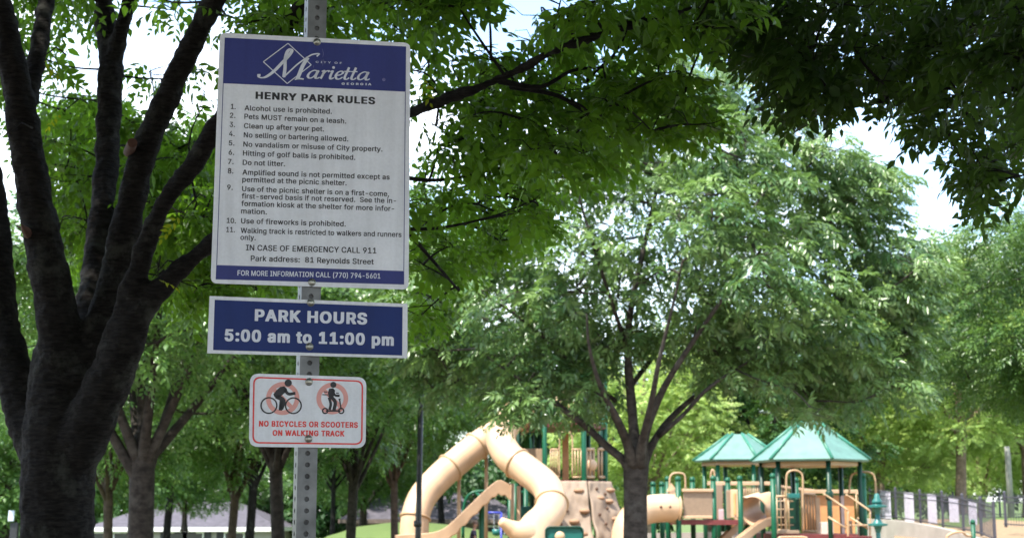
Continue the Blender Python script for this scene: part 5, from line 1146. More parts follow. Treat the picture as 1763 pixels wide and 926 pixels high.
    word = 'arietta'
    tot = sum(LET[c][1] for c in word)
    L0, L1 = C1(832, 597), C1(1312, 612)
    xh = 66 * px
    cur = 0
    ex = (L1 - L0) / tot
    for ch in word:
        sts, adv = LET[ch]
        for st in sts:
            pts = [L0 + ex * (cur + q[0] + 0.10 * q[1]) + np.array([0, xh * q[1]]) for q in st]
            fl.pen(pts, 21 * px, math.radians(10), 9 * px, 6)
        if ch == 'i':
            fl.disc(L0 + ex * (cur + .32) + np.array([0, xh * 1.42]), 11 * px)
        cur += adv
    fl.text('CITY OF', C1(897, 480), C1(1096, 489), 15 * px, 'bold', 1.5)
    fl.text('GEORGIA', C1(1093, 646), C1(1319, 650), 17 * px, 'heavy', 1.4)
    fl.build('emblem_lettering', M['sign_ink'], t)
    # scuff and scratches of bare aluminium beneath the top bolt
    fl = Flat(0.0014)
    for pts in ([(945, 372), (955, 410), (950, 440)], [(955, 450), (950, 505)], [(935, 458), (962, 462)], [(880, 500), (880, 520)]):
        fl.stroke([C1(*q) for q in pts], 3.5 * px, 3, 0.4)
        fl.build('scratch', M['scuff'], t)
        fl = Flat(0.0014)
    fl.disc(C1(1414, 607), 13 * px)
    fl.build('scuff_mark', M['scuff'], t)
    fl = Flat(0.0006)
    fl.text('HENRY PARK RULES', C1(440, 750), C1(1348, 792), 56 * px, 'heavy', 1.02)
    fl.build('heading', M['sign_black'], t)
    p2 = mm(1 / 2.8054)
    fl = Flat(0.0006)
    cap = 25.5 * p2
    rows = [('Alcohol use is prohibited.', 199, 57, 621, 74), ('Pets MUST remain on a leash.', 198, 98, 690, 121), ('Clean up after your pet.', 196, 143, 583, 159),
            ('No selling or bartering allowed.', 195, 187, 700, 207), ('No vandalism or misuse of City property.', 193, 232, 865, 256),
            ('Hitting of golf balls is prohibited.', 191, 275, 734, 296), ('Do not litter.', 190, 320, 395, 327),
            ('Amplified sound is not permitted except as', 189, 367, 900, 391), ('permitted at the picnic shelter.', 188, 402, 692, 419),
            ('Use of the picnic shelter is on a first-come,', 187, 447, 897, 472), ('first-served basis if not reserved.  See the in-', 185, 482, 931, 505),
            ('formation kiosk at the shelter for more infor-', 183, 518, 922, 543), ('mation.', 182, 554, 307, 559),
            ('Use of fireworks is prohibited.', 182, 602, 688, 617), ('Walking track is restricted to walkers and runners', 180, 648, 957, 668), ('only.', 179, 681, 253, 683),
            ('1.', 133, 50, 156, 51), ('2.', 128, 93, 155, 94), ('3.', 127, 137, 153, 138), ('4.', 124, 181, 151, 182), ('5.', 123, 226, 150, 227),
            ('6.', 122, 271, 149, 272), ('7.', 119, 316, 146, 317), ('8.', 118, 361, 145, 362), ('9.', 115, 440, 142, 441), ('10.', 113, 600, 157, 602), ('11.', 111, 644, 152, 645)]
    for s, x0, y0, x1, y1 in rows:
        fl.text(s, C2(x0, y0), C2(x1, y1), cap, 'bold', 1.0)
    fl.build('rule_text', M['sign_black'], t)
    fl = Flat(0.0006)
    fl.text('IN CASE OF EMERGENCY CALL 911', C2(206, 732), C2(836, 747), 28 * p2)
    fl.build('emergency_line', M['sign_black'], t)
    fl = Flat(0.0006)
    fl.text('Park address:  81 Reynolds Street', C2(229, 783), C2(823, 800), 27 * p2)
    fl.build('address_line', M['sign_black'], t)
    fl = Flat(0.0010)
    fl.text('FOR MORE INFORMATION CALL (770) 794-5601', C2(165, 853), C2(855, 868), 25 * p2)
    fl.build('footer_lettering', M['sign_ink'], t)
    bolt(546, 73, t)
    bolt(537, 486, t)

    # ---- park hours
    p3 = mm(1 / 2.8947)
    t = empty('park_hours_sign', on_sign(SP2(533, 608), 0), 'wide navy blue park hours sign with bold white lettering, second down the post', 'sign', 'signs bolted to the steel post')
    sign_panel('panel', (C3(60, 85), C3(1047, 124), C3(1046, 395), C3(48, 370)), mm(1.5), t)
    fl = Flat(0.0005)
    fl.poly([C3(86, 104), C3(1022, 140), C3(1020, 381), C3(78, 354)])
    fl.build('blue_field', M['sign_navy'], t)
    fl = Flat(0.0010)
    fl.text('PARK HOURS', C3(285, 207), C3(845, 225), 57 * p3, 'heavy', 1.02)
    fl.text('5:00 am to 11:00 pm', C3(135, 307), C3(978, 331), 58 * p3, 'heavy', 1.02)
    fl.build('lettering', M['sign_ink'], t)
    bolt(535, 521, t)
    bolt(533, 596.5, t)

    # ---- no bicycles
    t = empty('no_bicycles_sign', on_sign(SP2(531, 768), 0), 'small white rounded sign banning bicycles and scooters, lowest on the post', 'sign', 'signs bolted to the steel post')
    cs = [C3(262, 470), C3(842, 490), C3(838, 842), C3(256, 835)]
    sign_panel('panel', cs, mm(15), t)
    cen = sum(cs) / 4

    def inset(d):
        out = []
        for c in cs:
            out.append(c + np.array([math.copysign(d, cen[0] - c[0]), math.copysign(d, cen[1] - c[1])]))
        return out
    o, i_ = rounded(inset(16 * p3), mm(12)), rounded(inset(23.5 * p3), mm(10))
    fl = Flat(0.0005)
    n = len(o)
    fl.mb.add([on_sign(p, fl.h) for p in o + i_], [(k, (k + 1) % n, n + (k + 1) % n, n + k) for k in range(n)])
    fl.build('red_border', M['sign_red'], t)
    fl = Flat(0.0005)
    for c, r in (((425, 595), 82), ((672, 595), 79)):
        fl.ring(C3(*c), r * p3, (r - 23) * p3)
        fl.build('prohibition_ring', M['sign_pink'], t)
        fl = Flat(0.0005)
    fl = Flat(0.0008)
    for c, r in (((425, 595), 72), ((672, 595), 68)):
        k = r * .707
        fl.stroke([C3(c[0] - k, c[1] - k), C3(c[0] + k, c[1] + k)], 20 * p3, 1)
        fl.build('prohibition_slash', M['sign_pink'], t)
        fl = Flat(0.0008)
    fl = Flat(0.0011)
    for c in ((356, 630), (478, 631)):
        fl.ring(C3(*c), 42 * p3, 35 * p3)
    fl.disc(C3(452, 518), 18 * p3)
    S = lambda pts, w, k=1: fl.stroke([C3(*q) for q in pts], w * p3, k)
    fl.poly([C3(*q) for q in ((412, 538), (432, 534), (446, 548), (436, 566), (402, 596), (384, 588), (378, 574), (392, 556))])
    S([(432, 544), (452, 572), (488, 569)], 15, 4)
    S([(392, 584), (428, 606), (416, 648)], 22, 4)
    S([(418, 604), (413, 655)], 17)
    fl.build('bicycle_pictogram', M['sign_black'], t)
    fl = Flat(0.0011)
    # scooter rider
    fl.ring(C3(636, 657), 16 * p3, 9 * p3)
    fl.ring(C3(716, 657), 16 * p3, 9 * p3)
    S([(640, 657), (712, 657)], 8)
    S([(716, 650), (708, 600)], 7)
    S([(703, 600), (713, 597)], 5)
    fl.disc(C3(677, 527), 15 * p3)
    fl.poly([C3(*q) for q in ((656, 546), (676, 544), (686, 556), (678, 588), (652, 586), (650, 566))])
    S([(676, 556), (684, 578), (708, 582)], 12, 4)
    S([(660, 582), (686, 612), (680, 654)], 17, 4)
    S([(655, 590), (664, 622), (658, 652)], 13, 4)
    S([(630, 562), (647, 563)], 5)
    S([(622, 576), (650, 577)], 5)
    S([(690, 568), (704, 569)], 5)
    fl.build('scooter_pictogram', M['sign_black'], t)
    fl = Flat(0.0005)
    fl.text('NO BICYCLES OR SCOOTERS', C3(306, 733), C3(799, 740), 27 * p3, 'heavy', 1.02)
    fl.text('ON WALKING TRACK', C3(374, 779), C3(732, 783), 27 * p3, 'heavy', 1.02)
    fl.build('lettering', M['sign_red'], t)
    bolt(532, 657, t)
    bolt(531, 755, t)


build_signs()


# ------------------------------------------------------------------ near tree (left) and the tree overhanging from the right
def near_sprays(rng, hi=True):
    return [make_spray(int(rng.integers(8, 12)), rng.uniform(.16, .22), .052, .46, LEAF_HI if hi else LEAF_LO, rng, droop=rng.uniform(.1, .4)) for _ in range(10)]


def limb(mb, pts, nodes, sides=14, n=6, wob=0.0):
    """pts: (px, py, Y, width_px)"""
    q = []
    for px, py, Y, w in pts:
        c = P(px, py, Y)
        q.append((c.x, c.y, c.z, w / 2 * Y / F_PX))
    sm = smooth_path(q, n)
    mb.tube([s[:3] for s in sm], [max(.004, s[3]) for s in sm], sides, wob=wob)
    nodes += [s[:3] for s in sm]
    return sm


def foliage_region(L, poly, n_cl, min_d, Yr, rpx, per, rng, targets, trunk_xy, avoid=(), **kw):
    for (x, y) in sample_poly(poly, n_cl, min_d, rng):
        Y = rng.uniform(*Yr)
        for (lx, ly, lY) in avoid:
            if abs(x - lx) < 60 and -30 < y - ly < 62:
                Y = max(Y, lY + .42)
        c = P(x, y, Y)
        s = Y / F_PX
        r = np.array([rpx[0] * s, rpx[0] * s, rpx[1] * s]) * rng.uniform(.8, 1.2)
        clump(L, c, r, per, rng, out_from=(trunk_xy[0], trunk_xy[1], 0), tint=rng.uniform(.3, .7), shell=.15, **kw)
        targets.append(tuple(c))


def canopy(L, xr, yr, zf, n, rng, targets, trunk, per=26, keep=None, scale=(1.3, 1.8)):
    """unseen leaves overhead and behind the viewer: crown, and masses added to block light"""
    k = 0
    while k < n:
        x, y = rng.uniform(*xr), rng.uniform(*yr)
        z = zf(x, y) + rng.uniform(-.5, .9)
        if keep and not keep(x, y, z):
            continue
        k += 1
        clump(L, (x, y, z), (.55, .55, .28), per, rng, out_from=trunk, scale=scale, tint=rng.uniform(.3, .7), shell=.1, droop=.25, tilt=.4, accept=out_of_view(.26))
        targets.append((x, y, z))


def above_frame(x, y, z):
    """true where the point lies outside what the photograph shows"""
    if y < 0.3:
        return z > 3.2
    return z - (1.0 if y < 4.5 else 1.45) - CAM_Z > y * math.tan(PITCH + math.radians(10.1)) + 0.25


def build_near_tree():
    rng = np.random.default_rng(5)
    b = P(97, 1000, 6.0)
    t = empty('shade_tree', (b.x, b.y, 0), 'big dark multi stemmed shade tree in the left foreground behind the signs', 'tree')
    mb = MB()
    nodes = []
    gy = 890 + CAM_Z * F_PX / 6.0
    limb(mb, [(92, gy + 30, 6.0, 210), (95, gy - 60, 6.0, 165), (96, 1250, 6.0, 138), (97, 1050, 6.0, 126), (97, 926, 6.0, 122), (101, 830, 6.0, 124), (106, 740, 6.0, 126), (112, 650, 6.0, 122), (120, 570, 6.0, 96)], nodes, 20)
    # left stem
    limb(mb, [(85, 800, 6.05, 80), (55, 735, 6.1, 78), (24, 640, 6.15, 66), (4, 560, 6.2, 62), (-6, 450, 6.2, 58), (-20, 320, 6.2, 54), (-60, 120, 6.2, 50), (-110, -80, 6.2, 44), (-190, -350, 6.3, 30), (-260, -700, 6.4, 14)], nodes)
    # second limb, leaning left
    limb(mb, [(108, 640, 5.95, 80), (100, 560, 5.9, 74), (82, 450, 5.85, 68), (58, 330, 5.8, 62), (38, 200, 5.75, 56), (14, 80, 5.7, 48), (-10, -40, 5.65, 42), (-60, -260, 5.6, 30), (-110, -560, 5.5, 16)], nodes)
    limb(mb, [(46, 180, 5.8, 40), (62, 110, 5.9, 33), (74, 40, 6.0, 32), (82, -40, 6.1, 30), (110, -240, 6.3, 20), (140, -480, 6.5, 10)], nodes, 10)
    # middle limb with a high fork
    limb(mb, [(135, 640, 6.1, 70), (152, 550, 6.3, 56), (166, 450, 6.5, 47), (177, 350, 6.6, 44), (185, 260, 6.7, 43), (188, 170, 6.75, 44), (190, 95, 6.8, 44), (180, 20, 6.8, 36), (172, -80, 6.8, 32), (150, -300, 6.9, 20), (130, -560, 7.0, 10)], nodes)
    limb(mb, [(190, 130, 6.8, 34), (203, 75, 6.75, 31), (222, 10, 6.7, 28), (246, -80, 6.7, 25), (290, -280, 6.6, 16), (330, -520, 6.6, 8)], nodes, 10)
    # limb leaning right
    limb(mb, [(140, 660, 5.95, 80), (172, 570, 5.95, 66), (200, 470, 5.95, 56), (222, 370, 5.9, 52), (244, 275, 5.85, 50), (288, 165, 5.8, 46), (338, 62, 5.7, 42), (384, -30, 5.6, 38), (450, -180, 5.4, 28), (540, -400, 5.1, 14)], nodes)
    # limb that passes behind the top of the sign
    limb(mb, [(185, 640, 5.8, 60), (222, 520, 5.7, 44), (246, 440, 5.65, 38), (282, 350, 5.6, 36), (330, 288, 5.55, 36), (374, 215, 5.5, 35), (440, 110, 5.4, 30), (520, 10, 5.3, 26), (620, -120, 5.1, 18), (740, -280, 4.9, 9)], nodes, 10)
    # the long limb arching across the picture
    limb(mb, [(106, 840, 6.0, 60), (140, 760, 5.92, 84), (176, 680, 5.84, 80), (212, 600, 5.75, 68), (248, 530, 5.7, 48), (300, 472, 5.65, 35), (363, 420, 5.6, 31), (450, 350, 5.45, 29), (540, 288, 5.3, 25), (630, 235, 5.15, 23), (715, 192, 5.0, 21), (800, 160, 4.9, 19),
              (870, 132, 4.85, 18), (955, 88, 4.75, 17), (1060, 52, 4.65, 16), (1160, 24, 4.6, 17), (1260, -6, 4.5, 14), (1400, -60, 4.4, 9)], nodes)
    me = bpy.data.meshes.new('trunk')
    me.from_pydata(mb.v, [], mb.f)
    o = bpy.data.objects.new('tmp', me)
    COL.objects.link(o)
    md = o.modifiers.new('r', 'REMESH')
    md.mode = 'VOXEL'
    md.voxel_size = 0.011
    sm = o.modifiers.new('s', 'SMOOTH')
    sm.iterations = 6
    sm.factor = 0.6
    tx = bpy.data.textures.new('bark_lumps', 'CLOUDS')
    tx.noise_scale = 0.09
    dp = o.modifiers.new('d', 'DISPLACE')
    dp.texture = tx
    dp.strength = 0.026
    dp.mid_level = 0.5
    tx2 = bpy.data.textures.new('bark_plates', 'STUCCI')
    tx2.noise_scale = 0.03
    tx2.turbulence = 8
    dp2 = o.modifiers.new('d2', 'DISPLACE')
    dp2.texture = tx2
    dp2.strength = 0.007
    dp2.mid_level = 0.5
    bpy.context.view_layer.update()
    me2 = evaluated_mesh(o)
    bpy.data.objects.remove(o)
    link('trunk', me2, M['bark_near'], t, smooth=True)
    # a sawn-off stub and a broken stub
    s0 = P(222, 262, 5.85)
    s1 = P(228, 246, 5.68)
    sb = MB()
    sb.tube([s0, s1], [.022, .019], 14)
    sb.build('sawn_stub', M['cut_wood'], t, smooth=False)
    s0, s1 = P(50, 405, 5.80), P(38, 388, 5.62)
    sb = MB()
    sb.tube([s0, (s0 + s1) / 2, s1], [.02, .016, .004], 8)
    sb.build('broken_stub', M['cut_wood'], t)
    # thin boughs seen under the long limb
    br = MB()
    limb(br, [(860, 140, 4.86, 12), (930, 150, 4.95, 9), (985, 122, 5.0, 7), (1040, 116, 5.1, 4)], nodes, 6, 4)
    limb(br, [(880, 150, 4.9, 10), (960, 165, 5.1, 8), (1020, 200, 5.3, 7), (1090, 225, 5.4, 6), (1170, 222, 5.5, 4), (1225, 215, 5.6, 3)], nodes, 6, 4)
    limb(br, [(690, 395, 5.5, 8), (760, 392, 5.6, 6), (850, 372, 5.7, 4), (930, 340, 5.8, 3)], nodes, 6, 4)
    limb(br, [(560, 280, 5.3, 12), (640, 330, 5.4, 10), (720, 420, 5.6, 7), (790, 500, 5.8, 4)], nodes, 6, 4)
    limb(br, [(600, 250, 5.2, 12), (680, 300, 5.5, 9), (760, 310, 5.8, 7), (860, 290, 6.0, 5)], nodes, 6, 4)

    L = Leaves(near_sprays(rng), rng)
    tg = []
    tr = (b.x, b.y)
    kw = dict(droop=.45, tilt=.6, scale=(.55, 1.15))
    LIMB = [(715 + 30 * i, 192 - 8.8 * i * (1 + .012 * i), 5.0 - .025 * i) for i in range(16)]
    OUT = [[(690, -60), (850, -60), (840, 12), (790, 35), (740, 75), (700, 60)],
           [(680, 180), (760, 150), (785, 100), (830, 70), (870, 70), (905, 85), (925, 10), (970, 0), (1180, -40), (1260, -70), (1330, -70), (1320, 70), (1200, 70), (1115, 105), (1200, 120), (1255, 210), (1190, 250), (1110, 242), (1050, 305),
            (1000, 330), (965, 395), (905, 432), (850, 440), (800, 482), (760, 560), (705, 600), (640, 560)],
           [(560, -60), (700, -60), (690, 40), (770, 90), (765, 170), (690, 170), (600, 120), (560, 80)]]
    kb = dict(kw, accept=inside(OUT, .20))
    ka = dict(kb, avoid=LIMB)
    # above the long limb: loose, sky showing through
    foliage_region(L, [(790, 85), (840, 75), (905, 80), (940, 40), (1010, 35), (960, 85), (870, 130), (800, 150), (730, 170)], 22, 30, (5.2, 6.6), (28, 14), 12, rng, tg, tr, **ka)
    # hanging below it
    foliage_region(L, [(720, 215), (800, 175), (880, 145), (960, 105), (1080, 70), (1170, 100), (1225, 170), (1220, 215), (1140, 230), (1060, 260), (980, 270), (900, 270), (820, 265), (740, 250)], 54, 32, (4.9, 6.6), (28, 14), 13, rng, tg, tr, **ka)
    foliage_region(L, [(700, 260), (800, 280), (960, 285), (1000, 320), (950, 370), (900, 410), (860, 380), (800, 350), (720, 340)], 19, 36, (5.4, 7.0), (28, 12), 11, rng, tg, tr, **kb)
    foliage_region(L, [(690, 340), (800, 350), (880, 380), (860, 425), (800, 460), (750, 530), (715, 570), (690, 530)], 24, 34, (5.4, 7.2), (30, 14), 12, rng, tg, tr, **kb)
    foliage_region(L, [(925, 10), (1000, -20), (1300, -40), (1300, 55), (1180, 50), (1060, 40), (970, 45), (930, 35)], 38, 32, (4.4, 5.8), (32, 18), 15, rng, tg, tr, **kb)
    # around and behind the top of the sign
    foliage_region(L, [(400, -40), (690, -40), (660, 0), (600, 40), (540, 55), (420, 50), (400, 10)], 28, 34, (5.2, 7.2), (44, 20), 17, rng, tg, tr, **kw)
    foliage_region(L, [(640, 20), (690, 50), (740, 100), (740, 150), (715, 150), (690, 90)], 6, 34, (5.0, 6.2), (40, 22), 6, rng, tg, tr, **kw)
    foliage_region(L, [(690, -60), (850, -60), (835, 0), (780, 10), (730, 40), (700, 30)], 13, 26, (4.5, 5.5), (40, 18), 16, rng, tg, tr, **kb)
    # between and behind the limbs on the left
    foliage_region(L, [(80, 180), (150, 150), (245, 210), (330, 220), (370, 260), (390, 480), (330, 500), (260, 450), (150, 460), (100, 390), (85, 300)], 112, 22, (7.0, 10.0), (34, 20), 22, rng, tg, tr, **kw)
    foliage_region(L, [(250, 350), (400, 310), (500, 380), (480, 500), (360, 500), (250, 480)], 28, 30, (6.2, 7.6), (38, 22), 20, rng, tg, tr, **kw)
    foliage_region(L, [(255, 110), (330, 100), (365, 160), (360, 220), (300, 210), (255, 170)], 5, 30, (6.2, 8), (28, 16), 6, rng, tg, tr, **kw)
    foliage_region(L, [(30, -40), (160, -40), (140, 20), (95, 80), (75, 120), (65, 30)], 12, 28, (6.2, 8), (28, 14), 12, rng, tg, tr, **kw)
    foliage_region(L, [(-40, 60), (20, 60), (20, 330), (-40, 330)], 6, 40, (6.5, 8), (30, 20), 12, rng, tg, tr, **kw)
    foliage_region(L, [(240, -30), (330, -40), (370, 0), (330, 25), (280, 20)], 4, 26, (6.0, 7), (26, 12), 5, rng, tg, tr, **kw)
    grow(br, nodes, tg, .006, .0025, 5, 4, .16, rng)
    LY = Leaves(near_sprays(rng), rng)
    for (x, y, Y) in ((66, 104, 5.2), (2, 238, 4.9), (112, 190, 6.2), (262, 478, 5.4), (318, 362, 5.2), (720, 128, 4.9)):
        c = P(x, y, Y)
        clump(LY, c, (.035, .035, .03), 1, rng, droop=.4, tilt=.6, scale=(.45, .6), tint=rng.uniform(.3, .9), shell=.1)
        br.tube([c, c + Vector((.03, .10, .08)), c + Vector((.02, .25, .10))], [.002, .003, .004], 4, cap=False)
    # crown overhead, with extra unseen layers added to keep sun off the signs
    L2 = Leaves(near_sprays(rng, False), rng)
    tg2 = []
    canopy(L2, (-6.5, 2.6), (-3.5, 10.5), lambda x, y: 4.7 + .16 * max(0, 3 - math.hypot(x - b.x, y - b.y)) + .15 * max(0, y - 6), 620, rng, tg2, (b.x, b.y, 0), keep=above_frame)
    canopy(L2, (-4.6, 0.6), (-.4, 4.6), lambda x, y: 5.0 + .8 * rng.uniform(0, 1), 330, rng, tg2, (b.x, b.y, 0), keep=above_frame, scale=(1.5, 2.1))
    canopy(L2, (-4.6, 1.6), (2.5, 9.0), lambda x, y: 5.6 + .8 * rng.uniform(0, 1), 260, rng, tg2, (b.x, b.y, 0), keep=above_frame, scale=(1.5, 2.1))
    grow(br, nodes, tg2, .014, .005, 5, 3, .4, rng)
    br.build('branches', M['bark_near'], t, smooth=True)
    me = L.mesh('crown')
    link('foliage', me, M['leaf_near'], t)
    link('painted_sunlit_leaves', LY.mesh('painted_sunlit_leaves'), M['leaf_sunlit'], t)
    link('unseen_foliage', L2.mesh('unseen_leaves'), M['leaf_upper'], t)


def build_overhang():
    rng = np.random.default_rng(23)
    bx, by = 5.2, 3.6
    t = empty('overhanging_tree', (bx, by, 0), 'dark leafy boughs hanging into the upper right from a tree beyond the edge', 'tree')
    mb = MB()
    nodes = []

    def path(pts, sides=12):
        sm = smooth_path(pts, 6)
        mb.tube([s[:3] for s in sm], [s[3] for s in sm], sides)
        nodes.extend([s[:3] for s in sm])
    path([(bx, by, -.05, .24), (bx, by, .5, .17), (bx + .02, by, 1.6, .15), (bx - .03, by, 2.6, .13), (bx - .1, by + .1, 3.8, .10), (bx - .1, by + .3, 5.4, .05), (bx, by + .4, 7, .02)])
    path([(bx, by, 2.2, .08), (bx - .8, by + .2, 3.1, .065), (bx - 2.0, by + .5, 3.75, .045), (bx - 3.2, by + .7, 4.0, .025), (bx - 4.3, by + .8, 4.0, .01)])
    path([(bx, by, 2.5, .07), (bx - 1.0, by + 1.0, 3.4, .05), (bx - 2.2, by + 1.8, 3.8, .03), (bx - 3.0, by + 2.2, 3.8, .012)])
    path([(bx, by, 2.3, .07), (bx - 1.0, by - 1.0, 3.5, .05), (bx - 2.6, by - 2.0, 4.3, .03), (bx - 4.0, by - 2.6, 4.6, .012)])
    a, c = P(1800, 140, 5.0), P(1610, 180, 5.2)
    path([(bx - .6, by + .4, 3.3, .03), ((bx - .6 + a.x) / 2, (by + .4 + a.y) / 2, (3.3 + a.z) / 2 + .16, .02), (a.x, a.y, a.z, .012), (c.x, c.y, c.z, .004)], 6)
    a, c = P(1800, 122, 5.3), P(1640, 158, 5.4)
    path([(bx - .6, by + .5, 3.4, .03), ((bx - .6 + a.x) / 2, (by + .5 + a.y) / 2, (3.4 + a.z) / 2 - .12, .018), (a.x, a.y, a.z, .010), (c.x, c.y, c.z, .003)], 6)
    L = Leaves(near_sprays(rng), rng)
    tg = []
    OUT = [[(1180, -90), (1900, -90), (1900, 350), (1763, 335), (1722, 300), (1700, 375), (1672, 378), (1662, 315), (1622, 268), (1570, 232), (1540, 200), (1500, 185), (1455, 165), (1447, 205), (1400, 212), (1345, 190), (1330, 140), (1290, 118), (1240, 108), (1180, 80)]]
    kw = dict(droop=.55, tilt=.6, scale=(.55, 1.15), accept=inside(OUT, .20))
    foliage_region(L, [(1190, -70), (1830, -70), (1830, 110), (1640, 110), (1500, 105), (1420, 95), (1330, 85), (1250, 70)], 68, 38, (4.2, 6.2), (32, 18), 13, rng, tg, (bx, by), **kw)
    foliage_region(L, [(1335, 70), (1430, 90), (1445, 120), (1440, 190), (1395, 195), (1350, 170), (1340, 120)], 10, 24, (4.6, 5.4), (28, 18), 15, rng, tg, (bx, by), **kw)
    foliage_region(L, [(1460, 90), (1560, 90), (1700, 95), (1830, 90), (1830, 320), (1730, 280), (1695, 340), (1650, 300), (1600, 250), (1545, 200), (1495, 170)], 38, 36, (4.6, 6.6), (26, 18), 9, rng, tg, (bx, by), **kw)
    foliage_region(L, [(1650, 270), (1715, 270), (1695, 360), (1670, 360)], 5, 24, (4.8, 5.6), (20, 20), 14, rng, tg, (bx, by), **kw)
    grow(mb, nodes, tg, .006, .0025, 5, 4, .16, rng)
    L2 = Leaves(near_sprays(rng, False), rng)
    tg2 = []
    canopy(L2, (.4, 8.0), (-3.5, 7.5), lambda x, y: 4.6 + .18 * max(0, 3 - math.hypot(x - bx, y - by)), 470, rng, tg2, (bx, by, 0), keep=above_frame)
    # unseen leaf skirt added behind the viewer to block light on the signs
    canopy(L2, (-9, 9), (-10, -3.0), lambda x, y: 1.6 + 3.0 * rng.uniform(0, 1) ** .8 + .2 * (y + 10), 165, rng, tg2, (bx, by, 0), per=28, scale=(1.6, 2.3))
    canopy(L2, (-10, -5.5), (-6, 4), lambda x, y: 1.8 + 3.2 * rng.uniform(0, 1), 120, rng, tg2, (bx, by, 0), per=34, keep=lambda x, y, z: y < 1 or x < -.5 * y - 5, scale=(1.6, 2.3))
    grow(mb, nodes, tg2, .014, .005, 5, 3, .4, rng)
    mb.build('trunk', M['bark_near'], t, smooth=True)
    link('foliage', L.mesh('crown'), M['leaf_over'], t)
    link('unseen_foliage', L2.mesh('unseen_leaves'), M['leaf_upper'], t)


build_near_tree()
build_overhang()


